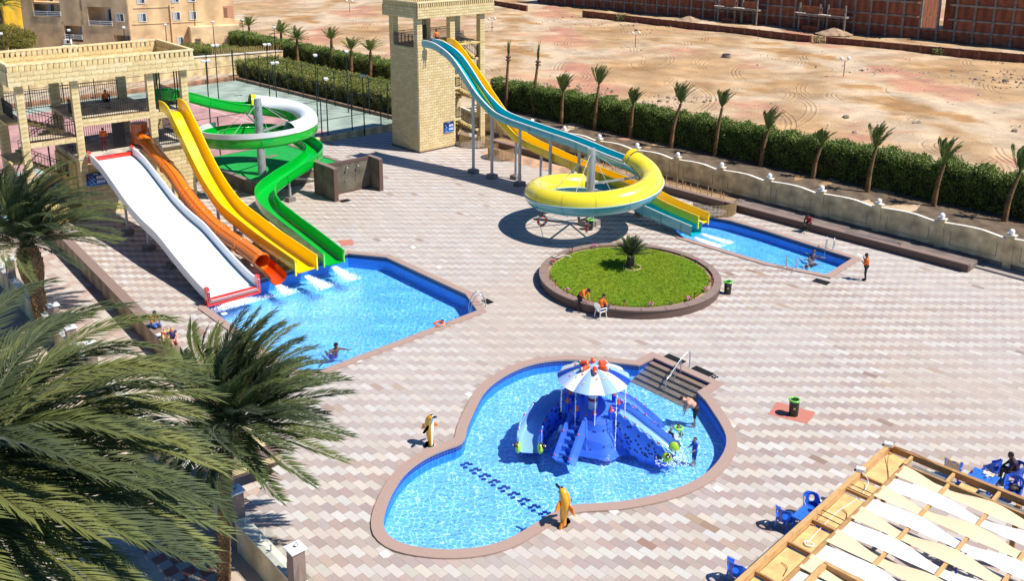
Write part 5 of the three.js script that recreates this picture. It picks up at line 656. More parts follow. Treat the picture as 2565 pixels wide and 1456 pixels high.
// ---------- bare land: low brick wall, lamps, stones ----------
{
  const w = [[[-4.5, -233], [3.3, -220.3]], [[15.86, -209.2], [30.3, -192.4]], [[30.3, -192.4], [46.4, -174.5]], [[46.4, -174.5], [53.5, -166]], [[56, -164.5], [68, -153.6]], [[68, -153.6], [82, -142.2]]];
  const lab = ['broken end of low brick wall far out on the bare land', 'low brick wall running below the brick building, first stretch', 'low brick wall behind the twin globe lamp', 'low brick wall stretch ending at a green shrub', 'low brick wall opposite the open gap in the brick building', 'last low brick wall stretch beside the rubble field'];
  w.forEach(([a, b], i) => { const L = Math.hypot(b[0] - a[0], b[1] - a[1]), t = thing('field_wall', lab[i], 'wall', [a[0], -0.5, a[1]], -Math.atan2(b[1] - a[1], b[0] - a[0])); mesh('wall', box(L, 1.5, 0.3, L / 2, 0.75, 0), mat(lin(0.2, 0.075, 0.04), 0.95, { map: T.dirt }), t); const n = Math.round(L / 3); for (let k = 0; k <= n; k++) mesh('pier', box(0.35, 1.56, 0.36, k * L / n, 0.78, 0), mat(lin(0.24, 0.1, 0.06), 0.95), t); });
  [[-37.7, -215.1, 'twin globe lamp on the emptiest part of the bare land'], [-4, -178.4, 'twin globe lamp beyond the slide tower'], [20.96, -157.5, 'twin globe lamp beside the dark manhole ring'], [46.8, -129.3, 'twin globe lamp closest to the hedge']].forEach(([x, z, l]) => { const t = thing('globe_lamp', l, 'lamp', [x, -0.2, z], 0.4, 'twin globe lamps on the bare land'); mesh('post', cyl(0.06, 0.05, 2.3, 0, 0, 0, 8), mat(lin(0.16, 0.05, 0.03), 0.6), t); mesh('arm', bar([-0.62, 2.3, 0], [0.62, 2.3, 0], 0.04), mat(lin(0.5, 0.4, 0.35), 0.6), t); for (const s of [-0.62, 0.62]) mesh('globe', ball(0.24, s, 2.56, 0, 1, 1, 1, 16), mat(lin(0.8, 0.8, 0.8), 0.3), t); });
  const R = rng(88), rock = (() => { const g = new THREE.IcosahedronGeometry(1, 1), p = g.attributes.position, Q = rng(4), seen = {}; for (let i = 0; i < p.count; i++) { const k = [p.getX(i), p.getY(i), p.getZ(i)].map(v => v.toFixed(3)).join(); const s = seen[k] ??= 0.7 + 0.5 * Q(); p.setXYZ(i, p.getX(i) * s, p.getY(i) * s * 0.7, p.getZ(i) * s); } g.computeVertexNormals(); return g; })();
  const ms = [], cs = []; const field = (x, z, rx, rz, n, s) => { for (let k = 0; k < n * 0.75; k++) { const a = R() * 6.28, r = Math.sqrt(R()), q = s * (0.15 + R() * R() * R() * 1.3); ms.push(mtx(x + Math.cos(a) * r * rx, -0.28 + q * 0.1, z + Math.sin(a) * r * rz, q, q, q, R() * 6)); const v = 0.10 + 0.24 * R(); cs.push(lin(v * 1.15, v * 0.92, v * 0.72)); } };
  field(12, -112, 14, 3.5, 520, 0.28); field(4, -118, 9, 5, 240, 0.3); field(74, -128, 18, 8, 700, 0.32); field(60, -134, 10, 4, 200, 0.25); field(10, -185, 25, 10, 300, 0.3); field(40, -150, 45, 35, 500, 0.16); field(50, -105, 22, 14, 420, 0.2); field(-15, -150, 25, 20, 260, 0.18); field(-30, -185, 30, 25, 250, 0.22); field(30, -200, 30, 10, 260, 0.35); field(66, -175, 22, 7, 340, 0.3);
  tag(scatter('rubble', rock, mat(lin(1, 1, 1), 0.95), ms, scene, cs), 'scattered stones and rubble on the bare land', 'rubble');
  const big = [[19.5, -98.8, 0.75, 'large pale boulder by the hedge beside a leaning palm'], [44, -98, 0.6, 'flat boulder on the wheel tracks near the hedge'], [37.5, -101.5, 0.4, 'small boulder left of the flat boulder on the tracks'], [0.6, -112.5, 0.5, 'dark broken block in the rubble beside the palms'], [53, -95, 0.34, 'rounded stone far along the hedge side track']]; big.forEach(([x, z, s, l]) => { const m = tag(mesh('boulder', rock.clone().scale(s, s * 0.75, s * 0.8), mat(lin(0.42, 0.33, 0.24), 0.95, { map: T.dirt })), l, 'boulder'); m.position.set(x, -0.1, z); });
  const mh = thing('manhole_ring', 'dark concrete manhole ring standing on the bare land', 'manhole', [34.3, -0.2, -147.5]); mesh('ring', xf(new THREE.CylinderGeometry(0.7, 0.75, 0.5, 20), 0, 0.2, 0), MT.concrete, mh); mesh('lid', xf(new THREE.CylinderGeometry(0.6, 0.6, 0.05, 20), 0, 0.47, 0), MT.black, mh);
  for (const [x, z, s, l] of [[23.5, -200, 1.6, 'dry green shrub on the low brick wall'], [54.7, -165, 1.5, 'green shrub at the break in the low brick wall'], [70, -151.5, 1.3, 'pale green shrub by the low wall near the gap']]) { const t = thing('desert_shrub', l, 'shrub', [x, -0.3, z]); mesh('foliage', leafClump(Math.round(x), 220, 0.14 * s, 0.5 * s).scale(1.4, 0.8, 1).translate(0, 0.5 * s, 0), leafMat(0.15, 0.16, 0.04), t); mesh('stem', cyl(0.06, 0.03, 0.6, 0, -0.1, 0, 6), MT.trunk, t); }
  for (const [x, z, s, l] of [[62, -178.5, 3.6, 'sand heap in front of the brick porch'], [38, -200.5, 3.0, 'grey spoil heap in the shade of the brick building']]) { const g = new THREE.ConeGeometry(s, s * 0.34, 24, 6), p = g.attributes.position, Q = rng(9); for (let i = 0; i < p.count; i++) p.setY(i, p.getY(i) * (0.85 + 0.3 * Q())); const m = tag(mesh('sand_heap', g, mat(lin(0.45, 0.3, 0.19), 1, { map: T.dirt })), l, 'heap'); m.position.set(x, s * 0.12, z); }
}
// ---------- mushroom slide in the paddling pool ----------
{
  const t = thing('play_slide', 'blue mushroom shaped water slide with spotted arms', 'play slide', [3.5, 0, -35.35]), B = gloss(lin(0.01, 0.055, 0.62)), B2 = gloss(lin(0.06, 0.17, 0.80)), lite = gloss(lin(0.20, 0.40, 0.82)), dot = mat(lin(0.02, 0.01, 0.09), 0.4), redM = gloss(lin(0.62, 0.045, 0.02)), W = -0.16;
  mesh('platform', [cyl(1.15, 1.12, 0.14, 0, 1.08, 0, 10)], B2, t); mesh('platform_legs', [cyl(0.5, 0.62, 1.7, 0, -0.6, 0, 16), ...[0.4, 2.5, 3.9, 5.4].map(a => cyl(0.1, 0.1, 1.7, Math.cos(a) * 0.95, -0.6, Math.sin(a) * 0.95))], B, t);
  const shell = (pts, w, d, skirt, dots, seed, nm) => {
    const p = curve(pts, 50), P = U(w, d, 0.16); mesh('slide_arm', sweep(p, [P]), lite, t); mesh('arm_outside', sweep(p, [grow(P, 0.04).reverse()]), B, t);
    const R = rng(seed); for (const s of [-1, 1]) {
      // hanging skirt with a scalloped rim, down to the water
      const pos = [], idx = [], fr = []; for (let i = 0; i <= 50; i++) { const tt = p[Math.min(50, i + 1)].clone().sub(p[Math.max(0, i - 1)]).setY(0).normalize(), sv = new V3(-tt.z, 0, tt.x).multiplyScalar(s); const rim = p[i].y + d + 0.05 * Math.sin(i * 0.9), lo = Math.max(-0.5, rim - skirt - 0.25 * Math.sin(i / 50 * PI)); fr.push([p[i], sv, rim, lo]); for (let j = 0; j <= 4; j++) { const y = rim + (lo - rim) * j / 4, o = w + 0.05 + 0.06 * Math.sin(j / 4 * PI * 1.5); pos.push(p[i].x + sv.x * o, y, p[i].z + sv.z * o); } } for (let i = 0; i < 50; i++) for (let j = 0; j < 4; j++) { const k = i * 5 + j; idx.push(k, k + 5, k + 1, k + 1, k + 5, k + 6); }
      const g = new THREE.BufferGeometry(); g.setAttribute('position', new THREE.Float32BufferAttribute(pos, 3)); g.setIndex(idx); g.computeVertexNormals(); mesh('skirt', g, s > 0 ? B2 : B2, t);
      const rp = fr.map(([q, sv, rim]) => [q.x + sv.x * (w + 0.05), rim, q.z + sv.z * (w + 0.05)]); mesh('rim', tube(rp, 0.05, 60, 6), s > 0 ? lite : B2, t);
      const ds = []; for (let k = 0; k < dots; k++) { const i = 2 + Math.floor(R() * 46), [q, sv, rim, lo] = fr[i], f = 0.12 + 0.75 * R(), y = rim + (lo - rim) * f, o = w + 0.062 + 0.06 * Math.sin(f * PI * 1.5); if (y < W) continue; ds.push(xf(new THREE.CylinderGeometry(0.032 + 0.02 * R(), 0.05, 0.016, 10).rotateX(PI / 2).rotateY(Math.atan2(sv.x, sv.z)), q.x + sv.x * o, y, q.z + sv.z * o)); } if (ds.length) mesh('spots', ds, dot, t).userData.kind = 'stuff';
      for (let i = 4; i < 48; i += 9) { const [q, sv, rim] = fr[i]; mesh('knob', ball(0.045, q.x + sv.x * (w + 0.05), rim + 0.05, q.z + sv.z * (w + 0.05), 1, 1, 1, 8), redM, t); }
    }
    const e = p[50], dd = e.clone().sub(p[47]).setY(0).normalize(), y = Math.atan2(dd.x, dd.z); if (nm) for (const s of [-1, 1]) { const x = e.x + Math.cos(y) * s * (w + 0.02), z = e.z - Math.sin(y) * s * (w + 0.02); const h = mesh('frog_cheek', ball(0.24, x - dd.x * 0.08, e.y + 0.2, z - dd.z * 0.08, 0.55 + 0.5 * Math.abs(dd.x), 1.05, 0.55 + 0.5 * Math.abs(dd.z), 14), gloss(lin(0.36, 0.60, 0.02)), t); mesh('eye', [ball(0.1, x + Math.cos(y) * s * 0.12, e.y + 0.34, z - Math.sin(y) * s * 0.12)], gloss(lin(0.05, 0.01, 0.01)), h); mesh('eye_glint', ball(0.035, x + Math.cos(y) * s * 0.2 , e.y + 0.36, z - Math.sin(y) * s * 0.2 + 0.03), MT.white, h); }
  };
  shell([[-0.9, 1.12, -0.55], [-1.5, 0.95, -0.55], [-2.2, 0.62, -0.1], [-2.65, 0.25, 0.7], [-2.72, -0.08, 1.4]], 0.44, 0.42, 1.0, 40, 41, true);
  shell([[0.85, 1.12, 0.25], [1.4, 1.0, 0.55], [2.1, 0.62, 1.0], [2.8, 0.2, 1.4], [3.2, -0.08, 1.62]], 0.42, 0.4, 1.25, 60, 42, true);
  shell([[0.95, 1.12, -0.5], [1.5, 0.95, -0.55], [2.1, 0.5, -0.45], [2.6, 0.1, -0.25], [2.85, -0.1, -0.12]], 0.34, 0.4, 0.8, 34, 43, false);
  shell([[-0.5, 1.12, -0.9], [-1.0, 0.95, -1.35], [-1.6, 0.5, -1.75], [-2.1, 0.05, -2.0]], 0.3, 0.3, 0.6, 16, 44, false);
  { // bell shaped body that spreads into the arms
    const lobes = [[2.62, 0.75], [0.42, 0.7], [-0.25, 0.55], [3.9, 0.55], [1.15, 0.35], [5.2, 0.3]], pos = [], idx = [], n = 120, m = 14, ds = [], Rb = rng(19); const rad = (a, u) => { let e = 0.22; for (const [c, k] of lobes) { const d = Math.atan2(Math.sin(a - c), Math.cos(a - c)); e += k * Math.exp(-d * d * 9); } return 1.06 + e * Math.pow(u, 1.5) + 0.03 * Math.sin(u * 14); };
    for (let i = 0; i <= n; i++) for (let j = 0; j <= m; j++) { const a = i / n * 2 * PI, u = j / m, r = rad(a, u); pos.push(Math.cos(a) * r, 1.2 - 1.55 * u, Math.sin(a) * r); } for (let i = 0; i < n; i++) for (let j = 0; j < m; j++) { const k = i * (m + 1) + j; idx.push(k, k + m + 1, k + 1, k + 1, k + m + 1, k + m + 2); } const g = new THREE.BufferGeometry(); g.setAttribute('position', new THREE.Float32BufferAttribute(pos, 3)); g.setIndex(idx); g.computeVertexNormals(); mesh('body', g, B2, t);
    for (let k = 0; k < 90; k++) { const a = Rb() * 2 * PI, u = 0.08 + 0.75 * Rb(), r = rad(a, u); ds.push(xf(new THREE.SphereGeometry(0.042, 8, 6).scale(1, 1, 0.35).rotateY(PI / 2 - a), Math.cos(a) * r, 1.2 - 1.55 * u, Math.sin(a) * r)); } mesh('spots', ds, dot, t).userData.kind = 'stuff';
  }
  // front skirt between stairs and arm
  { const pos = [], idx = [], n = 24; const a = [-0.35, 1.05], b = [0.95, 0.78]; for (let i = 0; i <= n; i++) { const u = i / n, x = a[0] + (b[0] - a[0]) * u, z = a[1] + (b[1] - a[1]) * u, lo = -0.45 + 0.7 * Math.sin(u * PI) ; for (let j = 0; j <= 3; j++) pos.push(x, 1.2 + (Math.min(1.0, lo) - 1.2) * j / 3, z + 0.16 * j / 3); } for (let i = 0; i < n; i++) for (let j = 0; j < 3; j++) { const k = i * 4 + j; idx.push(k, k + 1, k + 4, k + 1, k + 5, k + 4); } const g = new THREE.BufferGeometry(); g.setAttribute('position', new THREE.Float32BufferAttribute(pos, 3)); g.setIndex(idx); g.computeVertexNormals(); mesh('skirt', g, B2, t); }
  // steps
  for (let k = 0; k < 6; k++) { const u = (k + 0.5) / 6; mesh('step', rbox(0.55, 0.1, 0.26, -0.68 - 0.68 * u, 1.12 - u * 1.25, 0.98 + u * 1.2, 0.03, -0.5), gloss(lin(0.03, 0.13, 0.5)), t); }
  for (const s of [-1, 1]) { const q = [[-0.68 + s * 0.3, 1.34, 0.95 + s * 0.15], [-1.03 + s * 0.3, 0.78, 1.58 + s * 0.15], [-1.4 + s * 0.3, 0.05, 2.2 + s * 0.15]]; mesh('stair_side', sweep(curve(q, 20), [[[-0.05, 0.16], [0.05, 0.16]], [[0.05, 0.16], [0.07, -0.5]], [[-0.07, -0.5], [-0.05, 0.16]]]), B2, t); for (const k of [0, 1, 2]) mesh('knob', ball(0.05, q[k][0], q[k][1] + 0.2, q[k][2], 1, 1, 1, 8), redM, t); }
  for (let k = 0; k < 9; k++) { const a = k * 0.7 + 0.2, x = Math.cos(a) * 1.08, z = Math.sin(a) * 1.08; mesh('post', cyl(0.09, 0.11, 0.36, x, 1.2, z, 10), B, t); mesh('knob', [cyl(0.1, 0.05, 0.2, x, 1.54, z, 10), ball(0.06, x, 1.74, z, 1, 1, 1, 8)], redM, t); }
  mesh('mast', cyl(0.2, 0.18, 1.6, 0, 1.2, 0, 20), MT.whiteGloss, t); mesh('mast_band', cyl(0.205, 0.2, 0.15, 0, 1.6, 0, 20), gloss(lin(0.32, 0.02, 0.02)), t);
  // canopy
  const N = 14, pal = [gloss(lin(0.015, 0.05, 0.36)), gloss(lin(0.76, 0.78, 0.8)), gloss(lin(0.28, 0.42, 0.72)), gloss(lin(0.76, 0.78, 0.8)), gloss(lin(0.28, 0.42, 0.72)), gloss(lin(0.76, 0.78, 0.8)), gloss(lin(0.30, 0.44, 0.74))]; const spotM = [mat(lin(0.7, 0.05, 0.05), 0.4), mat(lin(0.85, 0.65, 0.03), 0.4), mat(lin(0.2, 0.55, 0.08), 0.4)], R = rng(17);
  const yAt = u => 3.17 - 0.55 * Math.pow(u, 1.9); for (let k = 0; k < N; k++) { const pos = [], idx = []; for (let i = 0; i <= 8; i++) for (let j = 0; j <= 6; j++) { const u = i / 8, v = j / 6, a = (k + v) / N * 2 * PI, r = 1.5 * u * (1 + 0.035 * Math.sin(v * PI) * u); pos.push(Math.cos(a) * r, yAt(u) + 0.05 * Math.sin(v * PI) * u, Math.sin(a) * r); } for (let i = 0; i < 8; i++) for (let j = 0; j < 6; j++) { const q = i * 7 + j; idx.push(q, q + 1, q + 7, q + 1, q + 8, q + 7); } const g = new THREE.BufferGeometry(); g.setAttribute('position', new THREE.Float32BufferAttribute(pos, 3)); g.setIndex(idx); g.computeVertexNormals(); mesh('canopy_panel', g, pal[k % 7], t); if (k % 7) for (let q = 0; q < 3; q++) { const u = 0.45 + 0.45 * R(), a = (k + 0.25 + 0.5 * R()) / N * 2 * PI; mesh('canopy_spot', ball(0.055, Math.cos(a) * 1.5 * u, yAt(u) + 0.03, Math.sin(a) * 1.5 * u, 1, 0.3, 1, 8), spotM[q], t); } }
  mesh('canopy_lining', xf(new THREE.ConeGeometry(1.36, 0.4, 28, 1, true), 0, 2.73, 0), gloss(lin(0.3, 0.4, 0.7)), t); mesh('canopy_top', ball(0.24, 0, 3.15, 0, 1, 0.4, 1, 14), gloss(lin(0.35, 0.5, 0.8)), t);
  for (let k = 0; k < 6; k++) { const a = k * PI / 3 + 0.5, x = Math.cos(a) * 0.45, z = Math.sin(a) * 0.45; const o = mesh('spout', [new THREE.CapsuleGeometry(0.11, 0.22, 6, 12).rotateZ(PI / 2 - 0.25).rotateY(-a).translate(x, 3.21, z)], gloss(lin(0.72, 0.08, 0.015)), t); mesh('eye', ball(0.075, Math.cos(a) * 0.64, 3.21, Math.sin(a) * 0.64, 1, 1, 1, 10), mat(lin(0.4, 0.45, 0.4), 0.3), o); mesh('pupil', ball(0.042, Math.cos(a) * 0.7, 3.22, Math.sin(a) * 0.7, 1, 1, 1, 8), MT.black, o); }
  // water trickling from the canopy edge
  const ms = [], Q = rng(3); for (const [a, y1] of [[0.4, 1.2], [0.9, -0.1], [2.2, -0.1], [2.9, 1.2], [1.6, 1.2]]) for (let k = 0; k < 110; k++) { const y = 2.55 - Q() * (2.55 - y1), s = 0.008 + 0.012 * Q(); ms.push(mtx(3.5 + Math.cos(a) * (1.38 + 0.05 * Q()), y, -35.35 + Math.sin(a) * (1.38 + 0.05 * Q()), s, s * 2.5, s)); } for (let k = 0; k < 900; k++) { const u = Q(); ms.push(mtx(6.6 + (Q() - 0.5) * 1.3, -0.14 + Q() * Q() * 0.35, -34.3 + (Q() - 0.5) * 2.4, 0.012 + 0.02 * Q(), 0.01 + 0.015 * Q(), 0.012 + 0.02 * Q())); }
  tag(scatter('water_spray', new THREE.IcosahedronGeometry(1, 1), mat(lin(0.88, 0.93, 0.96), 0.3), ms), 'spray and drops around the mushroom slide', 'spray');
}
// ---------- dolphins ----------
function dolphin(label, x, z, yaw, sc) {
  const t = thing('dolphin_statue', label, 'statue', [x, 0, z], yaw), Y = gloss(lin(0.85, 0.40, 0.01)), O = gloss(lin(0.70, 0.2, 0.005)), K = gloss(lin(0.012, 0.012, 0.015)), Wt = MT.whiteGloss; t.scale.setScalar(sc);
  const rings = [[0, 0.11, 0.0], [0.25, 0.12, 0.0], [0.5, 0.16, -0.02], [0.8, 0.2, -0.04], [1.05, 0.21, -0.04], [1.25, 0.19, 0.0], [1.38, 0.14, 0.05], [1.46, 0.06, 0.1]]; const body = (f, a0, a1, m, nm) => { const pos = [], idx = [], n = 16; const c = new THREE.CatmullRomCurve3(rings.map(r => new V3(r[2], r[0], r[1]))), P = c.getPoints(26); P.forEach((p) => { for (let k = 0; k <= n; k++) { const a = a0 + (a1 - a0) * k / n; pos.push(Math.sin(a) * p.z * f * 0.85, p.y, p.x + Math.cos(a) * p.z * f); } }); for (let i = 0; i < 26; i++) for (let k = 0; k < n; k++) { const q = i * (n + 1) + k; idx.push(q, q + n + 1, q + 1, q + 1, q + n + 1, q + n + 2); } const g = new THREE.BufferGeometry(); g.setAttribute('position', new THREE.Float32BufferAttribute(pos, 3)); g.setIndex(idx.reverse()); g.computeVertexNormals(); mesh(nm, g, m, t); };
  body(1, 0.45, 2 * PI - 0.45, Y, 'body'); body(0.985, -0.47, 0.47, Wt, 'belly'); body(1.006, PI - 0.16, PI + 0.16, O, 'back_stripe');
  mesh('beak', [new THREE.CapsuleGeometry(0.05, 0.14, 6, 12).rotateX(PI / 2 - 0.45).translate(0, 1.42, 0.27)], K, t);
  const fin = (pts, th) => new THREE.ExtrudeGeometry(new THREE.Shape(pts.map(p => new THREE.Vector2(...p))), { depth: th, bevelEnabled: true, bevelSize: 0.015, bevelThickness: 0.015, bevelSegments: 2 }).translate(0, 0, -th / 2);
  for (const s of [-1, 1]) mesh('flipper', xf(fin([[0, 0], [0.16, -0.06], [0.3, -0.24], [0.22, -0.28], [0.06, -0.18]], 0.03).scale(s, 1, 1), s * 0.13, 1.02, 0.06, 0, 0.2), O, t);
  mesh('dorsal_fin', xf(fin([[0, 0], [0.18, -0.1], [0.26, -0.34], [0.12, -0.26], [0, -0.2]], 0.03), 0, 0.95, -0.22, PI / 2), O, t);
  for (const s of [-1, 1]) mesh('tail_fluke', xf(fin([[0, 0.12], [0.14, 0.2], [0.24, 0.06], [0.26, -0.02], [0.05, 0.0]], 0.05).scale(s, 1, 1), s * 0.02, 0.02, -0.06, 0, 0), O, t);
  for (const s of [-1, 1]) mesh('eye', [ball(0.03, s * 0.125, 1.33, 0.14, 1, 1, 1, 8)], K, t); mesh('foot_plate', cyl(0.16, 0.16, 0.03, 0, 0, 0, 14), K, t);
}
dolphin('orange dolphin statue facing the pool with white belly showing', -3.35, -34.35, 0.9, 1.0); dolphin('orange dolphin statue with its striped back shown and black beak', 1.95, -29.15, -2.3, 1.05);
// ---------- bins ----------
const bin = (label, x, z) => { const t = thing('litter_bin', label, 'bin', [x, 0, z]); mesh('body', [cyl(0.2, 0.22, 0.72, 0, 0.02, 0, 24)], MT.binBlack, t); mesh('rim', xf(new THREE.TorusGeometry(0.22, 0.045, 8, 28), 0, 0.76, 0, 0, PI / 2), MT.lime, t); mesh('lining', xf(new THREE.CylinderGeometry(0.2, 0.2, 0.3, 20, 1, true), 0, 0.6, 0), mat(lin(0.08, 0.25, 0.03), 0.6, { side: THREE.DoubleSide }), t); mesh('badge', xf(new THREE.BoxGeometry(0.1, 0.08, 0.02), -0.04, 0.42, 0.215), mat(lin(0.35, 0.3, 0.1), 0.5), t); };
bin('black litter bin with green rim standing on a red patch', 12.62, -36.95); bin('black litter bin with green rim beside the round lawn kerb', 12.75, -50.65); bin('black litter bin with green rim below the loop slide mast', 5.55, -62.0);
struct('red_paving_patch', flat([[12.2, -38.1], [13.7, -37.2], [13.0, -36.2], [11.5, -37.0]].map(p => p), 0.006), mat(lin(0.62, 0.22, 0.16), 0.9, { map: T.speck }), 'faded red square on the paving under a litter bin', 'paving'); struct('red_paving_patch', flat([[-11.9, -59.5], [-10.9, -59.7], [-10.6, -58.6], [-11.4, -58.4]], 0.006), mat(lin(0.62, 0.22, 0.16), 0.9, { map: T.speck }), 'faded red square on the paving beside the green slide end', 'paving');
// ---------- ladders, rails, grates, covers ----------
const ladder = (label, x, z, turn) => { const t = thing('pool_ladder', label, 'pool ladder', [x, 0, z], turn); for (const s of [-0.24, 0.24]) mesh('rail', tube([[s, 0.02, -0.55], [s, 0.5, -0.52], [s, 0.78, -0.3], [s, 0.72, 0.0], [s, 0.1, 0.28], [s, -0.7, 0.3]], 0.028, 30, 8), MT.steel, t); for (const y of [-0.25, -0.5]) mesh('rung', box(0.46, 0.03, 0.08, 0, y, 0.3), MT.steel, t); };
ladder('steel pool ladder at the right corner of the big pool', -2.05, -48.6, -PI / 4 - 0.5); ladder('steel pool ladder at the wall side of the long slide pool', 21.3, -58.3, PI * 0.86 + PI);
{ const t = thing('pool_ladder', 'steel pool ladder handrails on the lawn side of the long pool', 'pool ladder', [17.55, 0, -54.55], PI * 0.8); for (const s of [-0.3, 0.3]) mesh('rail', tube([[s, 0.05, -0.55], [s, 0.06, -0.2], [s, 0.15, 0.02], [s, 0.85, 0.1], [s, 0.9, 0.15], [s, -0.6, 0.3]], 0.025, 30, 8), MT.steel, t);
  const h = thing('handrail', 'steel handrail down the steps of the paddling pool', 'handrail', [0, 0, 0]); mesh('rail', tube([[8.8, 0.02, -41.4], [8.78, 0.85, -41.38], [8.7, 0.9, -41.3], [8.3, 0.72, -40.95], [7.6, 0.1, -40.25], [7.45, -0.02, -40.1], [7.45, -0.6, -40.08]], 0.03, 60, 8), MT.steel, h); for (const [x, z, a, b] of [[8.28, -40.93, -0.02, 0.7], [7.95, -40.6, -0.4, 0.4]]) mesh('post', bar([x, a, z], [x, b, z], 0.025), MT.steel, h); }
const grate = (label, x, z, w, d, turn) => { const t = thing('floor_grate', label, 'grate', [x, 0, z], turn), gs = [], n = Math.round(w / 0.06); for (let k = 0; k <= n; k++) gs.push(box(0.025, 0.02, d, -w / 2 + k * w / n, 0.02, 0)); for (let k = 0; k <= 4; k++) gs.push(box(w, 0.022, 0.025, 0, 0.022, -d / 2 + k * d / 4)); mesh('bars', gs, MT.iron, t); mesh('tray', box(w, 0.008, d, 0, 0.008, 0), mat(lin(0.03, 0.028, 0.025), 0.9), t); };
grate('black foot grate behind the pool steps, beside the handrail', 8.22, -42.25, 1.08, 0.44, -0.84); grate('black foot grate behind the pool steps, with sandals', 9.36, -40.98, 1.08, 0.44, -0.84); grate('dark foot grate beside the big pool ladder', -1.36, -49.28, 0.62, 0.42, -0.9); grate('dark drain cover in front of the shower wall', -12.95, -68.5, 0.75, 0.55, 0.7); grate('dark drain cover below the long slide pool', 18.9, -52.55, 0.9, 0.6, -0.75);
{ const t = thing('sandals', 'pair of dark sandals at the end of the foot grate', 'sandals', [9.85, 0, -40.42], 0.6); for (const s of [-0.09, 0.09]) { const g = mesh('sandal', [rbox(0.1, 0.03, 0.27, s, 0.03, 0, 0.014)], MT.black, t); mesh('strap', xf(new THREE.TorusGeometry(0.05, 0.012, 6, 10, PI), s, 0.04, 0.05), MT.white, g); }
  [[3.87, -29.95, 'white skimmer lid beside the striped dolphin'], [9.62, -36.0, 'white skimmer lid beside the pool curve near the bending man'], [-4.35, -27.5, 'white skimmer lid at the shallow lobe'], [8.05, -31.4, 'white skimmer lid near the red patch bin'], [-3.35, -46.1, 'white skimmer lid beside the boy at the pool edge'], [-7.6, -41.9, 'white skimmer lid by the big pool front edge'], [-15.95, -47.4, 'white skimmer lid near the seated bathers'], [-6.6, -58.2, 'white skimmer lid behind the big pool'], [-1.95, -38.6, 'white skimmer lid beside the paddling pool left side'], [-4.6, -54.6, 'white skimmer lid behind the big pool ladder'], [17.9, -52.95, 'white skimmer lid beside the handrails of the long pool'], [22.9, -57.2, 'white skimmer lid by the long pool corner']].forEach(([x, z, l]) => { const m = tag(mesh('skimmer_lid', [rbox(0.3, 0.03, 0.3, 0, 0.012, 0, 0.01), cyl(0.03, 0.03, 0.006, 0, 0.027, 0, 8)], MT.white), l, 'lid', 'skimmer lids'); m.position.set(x, 0, z); m.rotation.y = 0.7; });
  const pole = thing('pool_net', 'long pool net pole lying over the granite ledge', 'pool net', [0, 0, 0]); mesh('pole', bar([23.0, 0.64, -60.2], [25.6, 0.62, -57.9], 0.03), MT.steel, pole); mesh('net_frame', [bar([25.6, 0.62, -57.9], [25.95, 0.6, -57.9], 0.02), bar([25.6, 0.62, -57.9], [25.7, 0.6, -57.55], 0.02)], MT.black, pole);
  const hose = tag(mesh('garden_hose', [tube([[2.9, 0.6, -55.3], [2.6, 0.62, -55.0], [2.9, 0.63, -54.8], [3.3, 0.6, -55.3], [3.8, 0.5, -55.2], [2.6, 0.3, -55.4], [2.3, 0.05, -55.2], [2.4, 0.04, -54.9]], 0.035, 60, 6)], mat(lin(0.6, 0.55, 0.45), 0.6)), 'pale hose bundle over the kerb of the round lawn', 'hose');
  const rp = tag(mesh('access_ramp', [prism([[29.2, -55.3], [30.6, -56.6], [33.5, -53.6], [32.0, -52.2]], 0, 0.12)], mat(lin(0.42, 0.36, 0.33), 0.9, { map: T.speck })), 'low pale step at the end of the granite ledge', 'step'); }
// ---------- plastic chairs and tables ----------
function tubChair(label, x, z, turn, group = 'blue plastic chairs') { // rounded shell back with two oval holes
  const t = thing('plastic_chair', label, 'chair', [x, 0, z], turn, group), m = MT.chairBlue;
  const s = new THREE.Shape(); s.moveTo(-0.62, 0); s.lineTo(0.62, 0); s.lineTo(0.66, 0.22); s.quadraticCurveTo(0.5, 0.3, 0.36, 0.48); s.quadraticCurveTo(0, 0.58, -0.36, 0.48); s.quadraticCurveTo(-0.5, 0.3, -0.66, 0.22); for (const c of [-0.16, 0.16]) { const h = new THREE.Path(); h.absellipse(c, 0.27, 0.1, 0.14, 0, 2 * PI); s.holes.push(h); } for (const c of [-0.5, 0.5]) { const h = new THREE.Path(); h.absellipse(c, 0.12, 0.07, 0.06, 0, 2 * PI); s.holes.push(h); }
  const bend = (g) => { const p = g.attributes.position; for (let i = 0; i < p.count; i++) { const u = p.getX(i), y = p.getY(i), d = p.getZ(i), a = u / 0.31, r = 0.29 + y * 0.08 + d; p.setXYZ(i, Math.sin(a) * r, 0.42 + y, -Math.cos(a) * r + 0.02); } g.computeVertexNormals(); return g; };
  const ext = (() => { const g = new THREE.ShapeGeometry(s, 14); return g; })(); // fine front and back skins
  const dense = new THREE.ExtrudeGeometry(s, { depth: 0.025, bevelEnabled: false, curveSegments: 16 }); const cut = subdivideX(dense); mesh('back_shell', bend(cut), m, t);
  mesh('seat', xf(new THREE.CylinderGeometry(0.28, 0.26, 0.04, 24), 0, 0.42, 0.04), m, t); for (const [a, b] of [[-0.2, -0.2], [0.2, -0.2], [-0.2, 0.24], [0.2, 0.24]]) mesh('leg', beam([a, 0.42, b], [a * 1.25, 0, b * 1.2], 0.06, 0.05), m, t); return t;
}
